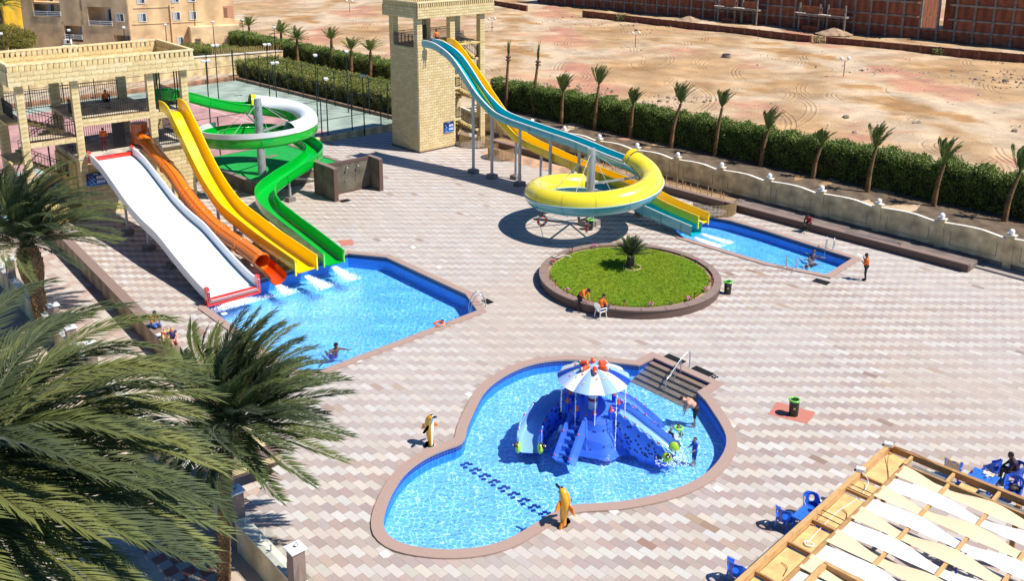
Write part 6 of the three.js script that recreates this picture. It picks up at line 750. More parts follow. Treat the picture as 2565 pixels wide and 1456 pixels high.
function subdivideX(g) { // split long triangles so that the shell can bend
  g = g.index ? g.toNonIndexed() : g; let p = Array.from(g.attributes.position.array); for (let it = 0; it < 5; it++) { const o = []; let any = false; for (let i = 0; i < p.length; i += 9) { const v = [0, 1, 2].map(k => p.slice(i + 3 * k, i + 3 * k + 3)); let k = 0, best = 0; for (let e = 0; e < 3; e++) { const l = Math.abs(v[e][0] - v[(e + 1) % 3][0]); if (l > best) { best = l; k = e; } } if (best > 0.12) { any = true; const a = v[k], b = v[(k + 1) % 3], c = v[(k + 2) % 3], m = a.map((q, j) => (q + b[j]) / 2); o.push(...a, ...m, ...c, ...m, ...b, ...c); } else o.push(...v[0], ...v[1], ...v[2]); } p = o; if (!any) break; } const r = new THREE.BufferGeometry(); r.setAttribute('position', new THREE.Float32BufferAttribute(p, 3)); r.computeVertexNormals(); return r;
}
const table = (label, x, z, turn) => { const t = thing('plastic_table', label, 'table', [x, 0, z], turn); mesh('table_top', rbox(0.95, 0.06, 0.95, 0, 0.72, 0, 0.025), gloss(lin(0.03, 0.15, 0.66), 0.4), t); for (const i of [-0.3, 0, 0.3]) for (const j of [-0.25, 0.05, 0.3]) mesh('slot', box(0.14, 0.004, 0.02, i, 0.752, j), mat(lin(0.01, 0.05, 0.3), 0.5), t); for (const i of [-0.38, 0.38]) for (const j of [-0.38, 0.38]) mesh('leg', beam([i, 0.7, j], [i * 1.08, 0, j * 1.08], 0.07, 0.07), MT.chairBlue, t); return t; };
table('blue plastic table half hidden by the pergola edge', 10.75, -28.75, 0.78); tubChair('blue plastic chair whose shadow falls on the paving by the pergola', 9.95, -29.05, 2.35); tubChair('blue plastic chair tucked behind the table at the pergola edge', 11.1, -29.6, 0.3); tubChair('blue plastic chair alone below the pergola corner', 7.55, -26.2, 2.2);
table('blue plastic table with cups and towels', 18.15, -31.2, 0.75); tubChair('blue plastic chair with a striped towel over its back', 17.5, -32.2, 2.6); tubChair('blue plastic chair behind the table with cups', 19.0, -32.15, -2.6); tubChair('blue plastic chair with a dark bag on its seat', 19.15, -30.8, -0.7); tubChair('blue plastic chair in the shade under the pergola', 15.2, -27.0, 0.4);
{ const stripe = (() => { const cv = document.createElement('canvas'); cv.width = 128; cv.height = 16; const c = cv.getContext('2d'); const cols = ['#f4ead8', '#e08a1e', '#f4ead8', '#b8862a', '#f0e6d4', '#e9a23a', '#f4ead8', '#c98c2c']; cols.forEach((q, i) => { c.fillStyle = q; c.fillRect(i * 16, 0, 16, 16); }); const t = new THREE.CanvasTexture(cv); t.colorSpace = THREE.SRGBColorSpace; t.wrapS = t.wrapT = THREE.RepeatWrapping; t.repeat.set(3, 1); return t; })(); const tm = mat(lin(1, 1, 1), 0.95, { map: stripe, side: THREE.DoubleSide });
  const towel = (label, pts, w, turn, x, y, z) => { const c = curve(pts, 24), g = sweep(c, [[[-w / 2, 0], [-w / 6, 0.012], [w / 6, -0.008], [w / 2, 0.01]]]); const uv = []; for (let i = 0; i < 25; i++) for (const u of [0, 0.33, 0.66, 1]) uv.push(u, i / 24); g.setAttribute('uv', new THREE.Float32BufferAttribute(uv, 2)); const m = tag(mesh('beach_towel', g, tm, scene, true), label, 'towel'); m.position.set(x, y, z); m.rotation.y = turn; };
  towel('orange and white striped towel over a chair back', [[0, 0.35, -0.36], [0, 0.8, -0.34], [0, 1.0, -0.3], [0.02, 0.75, -0.22], [0.05, 0.48, 0.0], [0.1, 0.42, 0.3]], 0.5, 2.6, 17.5, 0, -32.2); towel('orange striped towel hanging off the table with cups', [[0.2, 0.78, 0.1], [0.4, 0.79, 0.1], [0.53, 0.74, 0.1], [0.56, 0.4, 0.1]], 0.4, 0.75, 18.15, 0, -31.2);
  const cups = [['clear plastic cup on the blue table', -0.3, -0.25], ['small white cup on the blue table', 0.1, 0.1], ['glass beside the towel on the blue table', 0.3, -0.3]]; cups.forEach(([l, a, b], i) => { const m = tag(mesh('cup', [xf(new THREE.CylinderGeometry(0.045, 0.035, 0.11, 14, 1, false), 0, 0.055, 0)], i === 1 ? MT.white : mat(lin(0.25, 0.12, 0.06), 0.2)), l, 'cup'); m.position.set(18.15 + a, 0.753, -31.2 + b); });
  const cloth = tag(mesh('white_cloth', [tube([[0, 0.02, 0], [0.12, 0.05, 0.05], [0.2, 0.02, -0.05], [0.32, 0.04, 0.06]], 0.035, 16, 6), ball(0.08, 0.1, 0.03, -0.1, 1, 0.5, 1)], MT.white), 'crumpled white cloth on the blue table', 'cloth'); cloth.position.set(18.25, 0.76, -31.35);
  const bag = thing('hand_bag', 'dark crumpled bag lying on a blue chair seat', 'bag', [19.15, 0.44, -30.8]); mesh('bag_body', [ball(0.16, 0, 0.09, 0, 1.1, 0.6, 0.8), ball(0.1, 0.12, 0.1, 0.06, 1, 0.7, 1)], mat(lin(0.05, 0.03, 0.02), 0.7), bag); mesh('bag_strap', tube([[-0.14, 0.12, 0], [-0.05, 0.26, 0.03], [0.1, 0.24, 0], [0.15, 0.12, 0]], 0.014, 16, 5), mat(lin(0.2, 0.1, 0.05), 0.6), bag);
  const sb = thing('shopping_bag', 'red patterned shopping bag beside the seated woman', 'bag', [-17.72, 0.46, -43.45], 0.8), art = (() => { const cv = document.createElement('canvas'); cv.width = cv.height = 64; const c = cv.getContext('2d'), R = rng(2); c.fillStyle = '#c9a86a'; c.fillRect(0, 0, 64, 64); for (let k = 0; k < 26; k++) { c.fillStyle = ['#b3211a', '#d8c9a0', '#7d3a1c', '#c8402a'][k % 4]; c.beginPath(); c.arc(R() * 64, R() * 64, 4 + R() * 7, 0, 7); c.fill(); } const t = new THREE.CanvasTexture(cv); t.colorSpace = THREE.SRGBColorSpace; t.wrapS = t.wrapT = THREE.RepeatWrapping; t.repeat.set(2.2, 2.2); return t; })(); mesh('bag_body', rbox(0.42, 0.42, 0.2, 0, 0.21, 0, 0.04), mat(lin(1, 1, 1), 0.6, { map: art }), sb); mesh('handle', [tube([[-0.1, 0.4, 0.08], [-0.08, 0.56, 0.08], [0.08, 0.56, 0.08], [0.1, 0.4, 0.08]], 0.012, 14, 5)], MT.black, sb);
  const wt = tag(mesh('folded_towel', [rbox(0.4, 0.06, 0.3, 0, 0.03, 0, 0.02)], MT.white), 'white folded towel on the bench wall behind the bag', 'towel'); wt.position.set(-18.1, 0.46, -43.75); wt.rotation.y = 0.9;
  const wc = thing('white_chair', 'white plastic garden chair of the seated gardener', 'chair', [4.95, 0, -47.2], 2.2); mesh('seat', rbox(0.46, 0.04, 0.44, 0, 0.42, 0, 0.015), MT.white, wc); for (const [a, b] of [[-0.2, -0.2], [0.2, -0.2], [-0.2, 0.2], [0.2, 0.2]]) mesh('leg', beam([a, 0.42, b], [a * 1.2, 0, b * 1.25], 0.05, 0.05), MT.white, wc); for (let k = 0; k < 6; k++) mesh('back_slat', beam([-0.18 + k * 0.072, 0.44, -0.2], [-0.2 + k * 0.08, 0.86, -0.32], 0.035, 0.02), MT.white, wc); mesh('top_rail', tube([[-0.24, 0.6, -0.24], [-0.22, 0.88, -0.32], [0, 0.93, -0.34], [0.22, 0.88, -0.32], [0.24, 0.6, -0.24]], 0.025, 24, 6), MT.white, wc); for (const s of [-0.25, 0.25]) mesh('arm_rest', [beam([s, 0.64, -0.24], [s, 0.62, 0.2], 0.05, 0.03), beam([s, 0.62, 0.2], [s, 0.42, 0.2], 0.04, 0.04)], MT.white, wc);
  const pc = thing('garden_chair', 'brown plastic garden chair on the pavilion platform', 'chair', [-32.2, 4.59, -65.4], PAV + 0.3); const bm = mat(lin(0.06, 0.04, 0.035), 0.5); mesh('seat', rbox(0.5, 0.05, 0.46, 0, 0.42, 0, 0.02), bm, pc); for (const [a, b] of [[-0.2, -0.2], [0.2, -0.2], [-0.2, 0.2], [0.2, 0.2]]) mesh('leg', beam([a, 0.42, b], [a * 1.2, 0, b * 1.2], 0.05, 0.05), bm, pc); for (let k = 0; k < 7; k++) mesh('back_slat', beam([-0.2 + k * 0.067, 0.44, -0.2], [-0.24 + k * 0.08, 0.9, -0.3], 0.03, 0.02), bm, pc); }
// ---------- pergola ----------
{
  const p = thing('pergola', 'wooden pergola with woven white and beige canvas strips', 'pergola', [13.9, 0, -30.33], -GRID), H = 2.6, wd = MT.wood, wdk = MT.woodDark;
  mesh('beam', box(0.16, 0.24, 12, 0.1, H - 0.02, 6), wd, p); mesh('beam', box(9, 0.24, 0.16, 4.55, H - 0.02, -0.02), wdk, p); mesh('beam', box(8.4, 0.2, 0.1, 5.2, H - 0.06, 0.78), wdk, p); mesh('beam', box(0.1, 0.2, 11.4, 1.02, H - 0.06, 6.3), wdk, p);
  for (const x of [2.55, 4.05, 5.55, 7.05, 8.55]) { mesh('rail', box(0.1, 0.1, 11.3, x, H - 0.02, 6.45), wd, p); mesh('rail', box(0.1, 0.14, 0.7, x - 0.1, H - 0.02, 0.4), wd, p); } mesh('rail', box(0.1, 0.14, 0.7, 0.98, H - 0.02, 0.4), wd, p);
  const ply = mat(lin(0.72, 0.47, 0.19), 0.75, { map: T.fine }); for (const [z0, z1] of [[0.1, 2.38], [2.5, 3.5], [3.62, 5.9], [6.02, 7.46], [7.6, 9.4], [9.5, 11.9]]) mesh('plywood_sheet', box(0.78, 0.02, z1 - z0 - 0.03, 0.58, H - 0.16, (z0 + z1) / 2), ply, p); for (const z of [2.44, 3.56, 5.96, 7.53, 9.45]) mesh('cross_piece', box(0.82, 0.12, 0.07, 0.58, H - 0.04, z), wdk, p); for (const z of [3.25, 3.5, 5.3, 5.6]) mesh('steel_rod', bar([0.1, H + 0.02, z], [1.05, H + 0.02, z], 0.014), MT.iron, p);
  for (const [x0, x1] of [[2.75, 3.3], [5.2, 5.7], [7.9, 8.4]]) mesh('plywood_sheet', box(x1 - x0, 0.02, 0.55, (x0 + x1) / 2, H - 0.16, 0.38), ply, p);
  const sol = mat(lin(0.16, 0.17, 0.18), 0.35); for (const [x0, x1] of [[1.1, 2.45], [3.4, 5.1], [5.8, 7.8]]) mesh('grey_panel', box(x1 - x0, 0.03, 0.42, (x0 + x1) / 2, H - 0.2, 0.4), sol, p);
  for (let k = 0; k < 13; k++) { const z = 1.28 + k * 0.84, wht = k % 2 === 1, sg = wht ? 1 : -1, pts = []; for (let i = 0; i <= 48; i++) { const x = 1.02 + i / 48 * 7.8, ph = (x - 1.05) / 1.5 * PI; pts.push([x, Math.sin(ph + PI / 2 + PI) * 0, 0]); }
    const pos = [], idx = [], M = 60; for (let i = 0; i <= M; i++) { const x = 1.02 + i / M * 7.8, c0 = Math.cos((x - 2.55) / 1.5 * PI) * sg, f0 = Math.max(0, Math.min(1, (2.55 - x) / 1.5)), q = x < 2.55 ? sg + (1 - sg) * (f0 * f0 * (3 - 2 * f0)) : c0, y = H + 0.055 * c0 + (k % 2) * 0.004, w = 0.315 + 0.1 * q; for (let j = 0; j <= 4; j++) { const v = j / 4 * 2 - 1; pos.push(x, y - 0.02 * (1 - v * v), z + v * w); } } for (let i = 0; i < M; i++) for (let j = 0; j < 4; j++) { const a = i * 5 + j; idx.push(a, a + 1, a + 5, a + 1, a + 6, a + 5); } const g = new THREE.BufferGeometry(); g.setAttribute('position', new THREE.Float32BufferAttribute(pos, 3)); g.setIndex(idx); g.computeVertexNormals(); mesh('canvas_strip', g, wht ? MT.canvasW : MT.canvasB, p); }
  mesh('beam', [box(0.14, 0.2, 4.2, 1.55, H + 0.05, 9.9), box(5, 0.2, 0.14, 4.0, H + 0.05, 7.78)], wd, p);
  for (const [x, z] of [[0.2, 0.15], [0.2, 6], [0.2, 11.8], [4.6, 0.15], [8.9, 0.15], [8.9, 6]]) mesh('post', box(0.16, H - 0.1, 0.16, x, (H - 0.1) / 2, z), wdk, p);
  for (const [x, z] of [[0.12, 0.12], [0.12, 2.4]]) { const o = mesh('spot_lamp', [rbox(0.3, 0.14, 0.2, x, H + 0.17, z, 0.02, 0.4)], MT.white, p); mesh('lamp_lens', box(0.26, 0.09, 0.02, x - 0.05, H + 0.15, z + 0.1, 0.4), MT.black, o); }
  const cab = (pts, m, r = 0.012) => mesh('cable', tube(pts, r, 40, 5), m, p); const rc = mat(lin(0.32, 0.09, 0.03), 0.6);
  cab([[0.15, H + 0.15, 2.45], [0.5, H + 0.02, 2.6], [0.62, H - 0.12, 3.4], [0.5, H - 0.1, 5], [0.55, H - 0.12, 7.0]], MT.white); cab([[0.2, H + 0.1, 0.2], [0.45, H - 0.1, 0.9], [0.7, H - 0.12, 1.4], [0.95, H - 0.1, 1.9]], rc); cab([[0.55, H - 0.1, 4.6], [0.75, H - 0.13, 4.7], [0.9, H - 0.1, 5.0], [0.95, H - 0.12, 4.6]], rc); cab([[0.45, H - 0.12, 8.4], [0.7, H - 0.1, 8.5], [0.8, H - 0.12, 8.9]], rc); cab([[0.3, H + 0.12, 0.05], [1.0, H + 0.14, -0.02], [1.8, H + 0.12, 0.1]], rc);
  for (const r of [0.12, 0.15]) mesh('cable_coil', xf(new THREE.TorusGeometry(r, 0.012, 6, 24), 0.62, H - 0.12, 7.0, 0, PI / 2 - 0.2), MT.white, p);
}
// ---------- people: one smooth body each, meshed from tapered bones ----------
const SKIN = { pale: lin(0.58, 0.30, 0.21), mid: lin(0.36, 0.17, 0.095), brown: lin(0.16, 0.075, 0.045) };
const STAND = { hip: [0, 0.94, 0], waist: [0, 1.08, 0], chest: [0, 1.3, 0], neck: [0, 1.48, 0], head: [0, 1.62, 0.02], S: [0.18, 1.41, 0], E: [0.25, 1.13, -0.02], W: [0.26, 0.88, 0.08], H: [0.095, 0.92, 0], K: [0.1, 0.5, 0.02], A: [0.1, 0.09, -0.02], T: [0.12, 0.04, 0.15] };
function joints(pose) { const J = {}, P = { ...STAND, ...pose }; for (const k of ['hip', 'waist', 'chest', 'neck', 'head']) J[k] = P[k]; for (const k of ['S', 'E', 'W', 'H', 'K', 'A', 'T']) { J['l' + k] = pose['l' + k] ?? P[k]; J['r' + k] = pose['r' + k] ?? [-P[k][0], P[k][1], P[k][2]]; } return J; }
function person(label, pos, yaw, pose, look, o = {}) {
  const t = thing('person', label, 'person', pos, yaw), J = joints(pose), g = o.girth ?? 1, bones = [], skin = look.skin, add = (a, b, ra, rb, c) => bones.push([...J[a], ...J[b], ra, rb, c]);
  const sh = look.shirt ?? skin, sl = look.sleeve ?? sh, pt = look.pants ?? skin, lo = look.calf ?? pt, ft = look.shoe ?? skin;
  add('hip', 'waist', 0.145 * g, 0.135 * g, look.hipColor ?? pt); add('waist', 'chest', 0.135 * g, 0.15 * g, sh); add('chest', 'neck', 0.15 * g, 0.06, sh); add('neck', 'head', 0.055, 0.06, skin);
  for (const s of ['l', 'r']) { add('chest', s + 'S', 0.12 * g, 0.07 * g, sh); add(s + 'S', s + 'E', 0.062 * g, 0.047, sl); add(s + 'E', s + 'W', 0.044, 0.031, look.forearm ?? skin); if (!o.noLegs) { add('hip', s + 'H', 0.13 * g, 0.1 * g, look.hipColor ?? pt); add(s + 'H', s + 'K', 0.095 * g, 0.062, pt); add(s + 'K', s + 'A', 0.06, 0.042, lo); add(s + 'A', s + 'T', 0.045, 0.036, ft); } else add('hip', s + 'H', 0.13 * g, 0.1 * g, look.hipColor ?? pt); }
  const hd = J.head, f = new V3(...(pose.face ?? [0, 0, 1])).normalize(), up0 = new V3(...hd).sub(new V3(...J.neck)).normalize(); f.addScaledVector(up0, -f.dot(up0)).normalize(); const rt = new V3().crossVectors(up0, f);
  const hc = new V3(...hd).addScaledVector(up0, 0.03); bones.push([hc.x - up0.x * 0.03, hc.y - up0.y * 0.03, hc.z - up0.z * 0.03, hc.x + up0.x * 0.035, hc.y + up0.y * 0.035, hc.z + up0.z * 0.035, 0.082, 0.092, skin]); const nose = hc.clone().addScaledVector(f, 0.095); bones.push([...nose.toArray(), ...nose.clone().addScaledVector(f, 0.012).addScaledVector(up0, -0.015).toArray(), 0.016, 0.018, skin]); const chin = hc.clone().addScaledVector(f, 0.05).addScaledVector(up0, -0.085); bones.push([...hc.toArray(), ...chin.toArray(), 0.07, 0.04, skin]);
  const all = bones.flatMap(b => [[b[0], b[1], b[2]], [b[3], b[4], b[5]]]), mn = [0, 1, 2].map(k => Math.min(...all.map(p => p[k])) - 0.22), mx = [0, 1, 2].map(k => Math.max(...all.map(p => p[k])) + 0.22), S = Math.max(...mx.map((v, k) => v - mn[k])), ctr = mn.map((v, k) => (v + mx[k]) / 2), N = Math.min(84, Math.ceil(S / 0.024)), mc = new MarchingCubes(N, new THREE.MeshStandardMaterial(), false, false, 30000); mc.isolation = 0;
  const dist = (x, y, z, b) => { const dx = b[3] - b[0], dy = b[4] - b[1], dz = b[5] - b[2], L = dx * dx + dy * dy + dz * dz, u = L ? Math.max(0, Math.min(1, ((x - b[0]) * dx + (y - b[1]) * dy + (z - b[2]) * dz) / L)) : 0; return Math.hypot(x - b[0] - dx * u, y - b[1] - dy * u, z - b[2] - dz * u) - (b[6] + (b[7] - b[6]) * u); };
  const half = N / 2; for (let k = 0; k < N; k++) for (let j = 0; j < N; j++) for (let i = 0; i < N; i++) { const x = ctr[0] + (i - half) / half * S / 2, y = ctr[1] + (j - half) / half * S / 2, z = ctr[2] + (k - half) / half * S / 2; let e = 0, m = 1e9; for (const b of bones) { const d = dist(x, y, z, b); if (d < m) m = d; if (d < 0.16) e += Math.exp(-d * 55); } mc.field[k * N * N + j * N + i] = m > 0.16 ? -m : Math.log(e) / 55; }
  mc.update(); const n = mc.count, P = new Float32Array(n * 3), Q = new Float32Array(n * 3), Cc = new Float32Array(n * 3);
  for (let v = 0; v < n; v++) { const x = ctr[0] + mc.positionArray[3 * v] * S / 2, y = ctr[1] + mc.positionArray[3 * v + 1] * S / 2, z = ctr[2] + mc.positionArray[3 * v + 2] * S / 2; P.set([x, y, z], 3 * v); const e = 0.008, val = (a, b, c) => { let s = 0; for (const q of bones) { const d = dist(a, b, c, q); if (d < 0.2) s += Math.exp(-d * 55); } return -Math.log(s + 1e-12) / 55; }; const nx = val(x + e, y, z) - val(x - e, y, z), ny = val(x, y + e, z) - val(x, y - e, z), nz = val(x, y, z + e) - val(x, y, z - e), l = Math.hypot(nx, ny, nz) || 1; Q.set([nx / l, ny / l, nz / l], 3 * v); let best = 1e9, c = skin; for (const b of bones) { const d = dist(x, y, z, b); if (d < best) { best = d; c = b[8]; } } Cc.set([c.r, c.g, c.b], 3 * v); }
  const geo = new THREE.BufferGeometry(); geo.setAttribute('position', new THREE.BufferAttribute(P, 3)); geo.setAttribute('normal', new THREE.BufferAttribute(Q, 3)); geo.setAttribute('color', new THREE.BufferAttribute(Cc, 3));
  // hands: palm and five fingers each
  const parts = [geo]; for (const s of ['l', 'r']) { const e = new V3(...J[s + 'E']), w = new V3(...J[s + 'W']), d = w.clone().sub(e).normalize(), a = Math.abs(d.y) > 0.9 ? new V3(0, 0, 1) : new V3(0, 1, 0), side = new V3().crossVectors(d, a).normalize(), nn = new V3().crossVectors(side, d); const pc = w.clone().addScaledVector(d, 0.045); const palm = new THREE.SphereGeometry(0.045, 10, 8); palm.scale(0.9, 1.1, 0.55); palm.applyMatrix4(new THREE.Matrix4().makeBasis(side, d, nn)); palm.translate(pc.x, pc.y, pc.z); parts.push(palm); [[-0.03, 0.065], [-0.01, 0.078], [0.01, 0.072], [0.03, 0.055]].forEach(([q, L]) => { const b0 = pc.clone().addScaledVector(d, 0.035).addScaledVector(side, q), b1 = b0.clone().addScaledVector(d, L * 0.55).addScaledVector(nn, 0.008), b2 = b1.clone().addScaledVector(d, L * 0.4).addScaledVector(nn, 0.025); parts.push(bar(b0.toArray(), b1.toArray(), 0.0095, 6), bar(b1.toArray(), b2.toArray(), 0.0085, 6)); }); const th = pc.clone().addScaledVector(side, (s === 'l' ? 1 : -1) * 0.035).addScaledVector(d, -0.01); parts.push(bar(th.toArray(), th.clone().addScaledVector(d, 0.045).addScaledVector(side, (s === 'l' ? 1 : -1) * 0.03).toArray(), 0.0105, 6)); }
  for (const q of [-1, 1]) { const e = hc.clone().addScaledVector(rt, q * 0.09); parts.push(new THREE.SphereGeometry(0.025, 8, 6).scale(0.5, 1.1, 0.8).translate(e.x, e.y, e.z)); }
  const flatParts = parts.map(p => { const q = p.index ? p.toNonIndexed() : p; if (!q.attributes.color) { const c = new Float32Array(q.attributes.position.count * 3); for (let i = 0; i < c.length; i += 3) c.set([skin.r, skin.g, skin.b], i); q.setAttribute('color', new THREE.BufferAttribute(c, 3)); } for (const k of Object.keys(q.attributes)) if (!['position', 'normal', 'color'].includes(k)) q.deleteAttribute(k); return q; });
  const body = new THREE.Mesh(mergeGeometries(flatParts), bodyMat); body.name = 'body'; body.castShadow = body.receiveShadow = true; t.add(body);
  if (look.hair) { const R = rng(5), h = new THREE.IcosahedronGeometry(0.108 * (o.hairSize ?? 1), 3), p = h.attributes.position; for (let i = 0; i < p.count; i++) { const y = p.getY(i), z = p.getZ(i), cut = z > 0.02 && y < 0.045 ? 0.72 : y < -0.045 ? 0.75 : 1, r = cut * (1 + 0.06 * Math.sin(i * 12.9)); p.setXYZ(i, p.getX(i) * r * 0.93, y * r * 1.04, z * r - (z > 0.02 && y < 0.045 ? 0.03 : 0)); } h.computeVertexNormals(); h.applyMatrix4(new THREE.Matrix4().makeBasis(rt, up0, f)); const hp = hc.clone().addScaledVector(up0, 0.028).addScaledVector(f, -0.014); mesh('hair', h.translate(hp.x, hp.y, hp.z), mat(look.hair, 0.9), t); }
  const ey = []; for (const q of [-1, 1]) { const e = hc.clone().addScaledVector(rt, q * 0.033).addScaledVector(f, 0.083).addScaledVector(up0, 0.012); ey.push(ball(0.011, e.x, e.y, e.z, 1, 0.7, 1, 8)); } mesh('eyes', ey, MT.black, t); const mo = hc.clone().addScaledVector(f, 0.082).addScaledVector(up0, -0.06); mesh('mouth', ball(0.02, mo.x, mo.y, mo.z, 1, 0.25, 0.5, 8), mat(lin(0.25, 0.06, 0.05), 0.6), t);
  if (o.scale) t.scale.setScalar(o.scale); return t;
}
const bodyMat = mat(lin(1, 1, 1), 0.7, { vertexColors: true });
const OR = lin(0.72, 0.14, 0.008), DK = lin(0.012, 0.011, 0.012), NAVY = lin(0.015, 0.018, 0.05), BK = lin(0.01, 0.008, 0.007);
const SIT = { hip: [0, 0.13, 0], waist: [0, 0.26, 0.01], chest: [0, 0.48, 0.09], neck: [0, 0.64, 0.16], head: [0, 0.76, 0.21], S: [0.18, 0.58, 0.11], E: [0.24, 0.34, 0.22], W: [0.14, 0.22, 0.42], H: [0.1, 0.11, 0.04], K: [0.13, 0.16, 0.47], A: [0.12, -0.32, 0.5], T: [0.14, -0.38, 0.66] };
const SWIM = { hip: [0, -0.45, -0.25], waist: [0, -0.3, -0.18], chest: [0, -0.06, -0.06], neck: [0, 0.1, 0.0], head: [0, 0.23, 0.03], S: [0.19, 0.02, -0.02], E: [0.42, -0.03, 0.1], W: [0.6, -0.05, 0.26], H: [0.1, -0.48, -0.28], K: [0.12, -0.5, -0.68], A: [0.12, -0.52, -1.05], T: [0.13, -0.54, -1.2] };
const LEDGE = SIT;
person('standing man in orange shirt and dark trousers, hand at his chin', [21.65, 0, -52.8], -2.0, { rE: [-0.24, 1.14, 0.12], rW: [-0.07, 1.4, 0.2], lE: [0.22, 1.14, 0.12], lW: [-0.02, 1.16, 0.24], chest: [0, 1.3, 0.02], head: [0, 1.62, 0.05] }, { skin: SKIN.brown, shirt: OR, pants: DK, shoe: BK, hair: BK });
person('man in orange polo shirt bending over the lawn kerb', [3.85, 0, -48.05], 0.95, { hip: [0, 0.9, 0], waist: [0, 1.02, 0.06], chest: [0, 1.2, 0.24], neck: [0, 1.3, 0.4], head: [0, 1.36, 0.52], face: [0, -0.7, 0.7], S: [0.18, 1.26, 0.3], E: [0.22, 1.0, 0.42], W: [0.14, 0.76, 0.52], H: [0.1, 0.88, 0] }, { skin: SKIN.mid, shirt: OR, pants: DK, shoe: BK, hair: BK });
person('man in orange shirt and navy trousers sitting on a white chair', [4.95, 0.44, -47.2], 2.2, { chest: [0, 0.48, 0.05], neck: [0, 0.64, 0.11], head: [0, 0.76, 0.18], face: [0, -0.5, 0.9], W: [0.06, 0.28, 0.36], A: [0.14, -0.33, 0.42], T: [0.15, -0.4, 0.58], ...{} , hip: SIT.hip, waist: SIT.waist, S: SIT.S, E: SIT.E, H: SIT.H, K: SIT.K }, { skin: SKIN.mid, shirt: OR, sleeve: OR, pants: NAVY, shoe: BK, hair: BK });
person('man in orange shirt and blue shorts sitting on the bench wall', [-18.85, 0.46, -44.8], 0.9, { ...SIT, rE: [-0.2, 0.36, 0.32], rW: [-0.04, 0.62, 0.32], lW: [0.1, 0.25, 0.45] }, { skin: SKIN.brown, shirt: lin(0.72, 0.25, 0.03), pants: lin(0.05, 0.16, 0.48), calf: SKIN.brown, shoe: SKIN.brown, hair: BK });
person('woman with short blond hair in a navy swimsuit on the bench wall', [-17.2, 0.46, -42.85], 0.75, { ...SIT, W: [0.08, 0.34, 0.5] }, { skin: SKIN.pale, shirt: lin(0.012, 0.008, 0.07), hipColor: lin(0.012, 0.008, 0.07), sleeve: SKIN.pale, pants: SKIN.pale, shoe: lin(0.7, 0.6, 0.08), hair: lin(0.5, 0.33, 0.13) }, { girth: 1.22 });
person('man in dark red top sitting bent forward on the granite ledge', [21.0, 0.56, -61.9], -0.75, { ...SIT, chest: [0, 0.44, 0.16], neck: [0, 0.56, 0.27], head: [0, 0.64, 0.35], face: [0, -0.8, 0.6], S: [0.18, 0.52, 0.18], E: [0.24, 0.26, 0.3], W: [0.12, 0.1, 0.5] }, { skin: SKIN.brown, shirt: lin(0.25, 0.012, 0.018), pants: DK, shoe: BK, hair: BK, forearm: lin(0.25, 0.012, 0.018) });
person('man in navy jacket over orange vest sitting on the top floor', [-30.6, 7.78, -68.3], PAV - 0.1, { ...SIT, chest: [0, 0.5, 0.02], neck: [0, 0.66, 0.05], head: [0, 0.79, 0.08], A: [0.08, -0.36, 0.62], T: [0.1, -0.42, 0.78], W: [0.24, 0.12, 0.3] }, { skin: SKIN.mid, shirt: OR, sleeve: NAVY, forearm: NAVY, pants: BK, shoe: BK, hair: BK });
person('man in orange shirt and maroon trousers standing at the slide top', [-30.0, 4.6, -65.9], PAV - 0.2, { E: [0.27, 1.16, 0.1], W: [0.05, 1.1, 0.3], chest: [0, 1.28, 0.05], head: [0, 1.6, 0.14], face: [0.4, -0.5, 0.8] }, { skin: SKIN.mid, shirt: OR, pants: lin(0.12, 0.01, 0.02), shoe: BK, hair: BK });
person('person in orange standing on the tower lookout', [-6.9, 9.85, -83.6], TOW, {}, { skin: SKIN.brown, shirt: lin(0.75, 0.16, 0.03), pants: DK, shoe: BK, hair: BK });
person('swimmer with dark curly hair and blue shorts in the big pool', [-9.0, -0.16, -43.4], 0.6, SWIM, { skin: SKIN.brown, shirt: SKIN.brown, pants: lin(0.01, 0.06, 0.5), calf: SKIN.brown, hair: BK }, { hairSize: 1.25 });
person('boy holding the edge of the big pool, red arm bands', [-3.75, -0.12, -46.35], 0.5, { ...SWIM, E: [0.28, -0.05, 0.2], W: [0.16, 0.16, 0.38] }, { skin: SKIN.brown, shirt: DK, sleeve: lin(0.7, 0.07, 0.02), pants: DK, hair: BK }, { scale: 0.85, noLegs: true });
person('woman with long wet hair swimming in the long pool', [20.0, -0.18, -57.5], 2.4, SWIM, { skin: SKIN.pale, shirt: lin(0.1, 0.06, 0.08), pants: SKIN.pale, hair: lin(0.16, 0.09, 0.04) }, { hairSize: 1.2 });
person('child swimming low in the long pool', [19.5, -0.24, -56.8], -1.0, SWIM, { skin: SKIN.pale, shirt: SKIN.pale, pants: DK, hair: lin(0.05, 0.03, 0.02) }, { scale: 0.75 });
const WADE = { hip: [0, 0.9, 0], waist: [0, 1.02, 0.08], chest: [0, 1.18, 0.28], neck: [0, 1.27, 0.45], head: [0, 1.3, 0.57], face: [0, -0.75, 0.6], S: [0.2, 1.22, 0.34], E: [0.24, 0.95, 0.44], W: [0.2, 0.7, 0.5] };
person('bare chested man in black shorts bending down in the paddling pool', [8.25, -0.62, -37.0], -1.7, WADE, { skin: SKIN.pale, shirt: SKIN.pale, pants: BK, hipColor: BK, calf: SKIN.pale, hair: lin(0.03, 0.02, 0.015) }, { girth: 1.2 });
person('toddler in a green float in the paddling pool', [7.35, -0.2, -36.05], -1.0, SWIM, { skin: SKIN.pale, shirt: lin(0.05, 0.35, 0.25), pants: DK, hair: lin(0.06, 0.03, 0.02) }, { scale: 0.62, noLegs: true });
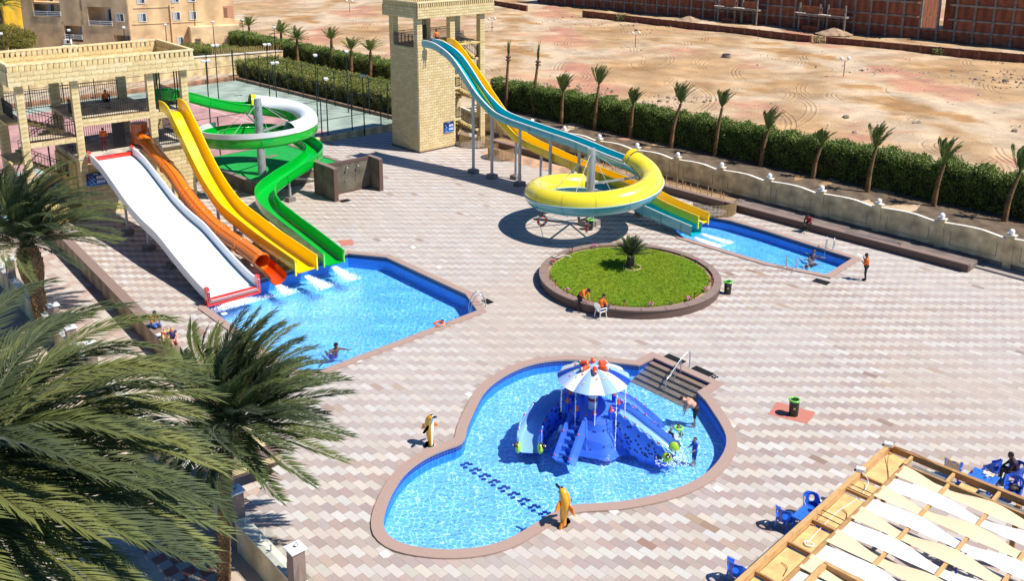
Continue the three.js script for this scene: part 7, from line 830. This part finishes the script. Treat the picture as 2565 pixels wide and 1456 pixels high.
person('small child in black swimsuit wading in the paddling pool', [6.85, -0.62, -35.1], -0.9, { W: [0.3, 0.9, 0.2] }, { skin: SKIN.pale, shirt: BK, pants: BK, calf: SKIN.pale, hair: lin(0.12, 0.06, 0.03) }, { scale: 0.58 });
person('boy in blue rash vest standing in the paddling pool', [7.65, -0.62, -33.95], -1.2, { rW: [-0.2, 1.1, 0.3], E: [0.25, 1.15, 0.08], W: [0.16, 1.0, 0.3] }, { skin: SKIN.pale, shirt: lin(0.012, 0.06, 0.4), pants: lin(0.01, 0.04, 0.28), calf: SKIN.pale, hair: lin(0.07, 0.035, 0.02) }, { scale: 0.74 });
person('woman with dark tied hair and dark top sitting by the blue table', [19.75, 0.44, -31.85], -1.9, SIT, { skin: SKIN.brown, shirt: lin(0.03, 0.012, 0.03), sleeve: lin(0.03, 0.012, 0.03), forearm: lin(0.03, 0.012, 0.03), pants: BK, shoe: BK, hair: BK });
{ const c = tubChair('blue plastic chair that the woman in dark clothes sits on', 19.75, -31.85, -1.9); const fl = tag(mesh('swim_float', [xf(new THREE.TorusGeometry(0.17, 0.06, 10, 24), 0, 0, 0, 0, PI / 2)], mat(lin(0.25, 0.6, 0.12), 0.4)), 'pale green swim ring round the toddler', 'swim ring'); fl.position.set(7.35, -0.14, -36.05);
  const dc = thing('resting_chair', 'dark bench seat under the man on the top floor', 'chair', [-30.7, 7.34, -68.4], PAV - 0.1); mesh('seat', rbox(0.6, 0.05, 0.5, 0, 0.4, 0.05, 0.02), MT.black, dc); for (const [a, b] of [[-0.24, -0.16], [0.24, -0.16], [-0.24, 0.24], [0.24, 0.24]]) mesh('leg', bar([a, 0.4, b], [a, 0, b], 0.02), MT.black, dc);
  const ring = thing('swim_ring', 'orange inflatable on the water edge beside the boy', 'swim ring', [-3.9, 0.14, -46.0]); mesh('ring', xf(new THREE.TorusGeometry(0.24, 0.06, 10, 24), 0, 0, 0, 0, PI / 2), mat(lin(0.7, 0.1, 0.02), 0.4), ring); mesh('grab_rope', xf(new THREE.TorusGeometry(0.3, 0.01, 6, 24), 0, 0, 0, 0, PI / 2), MT.white, ring); }
renderer.render(scene, camera);
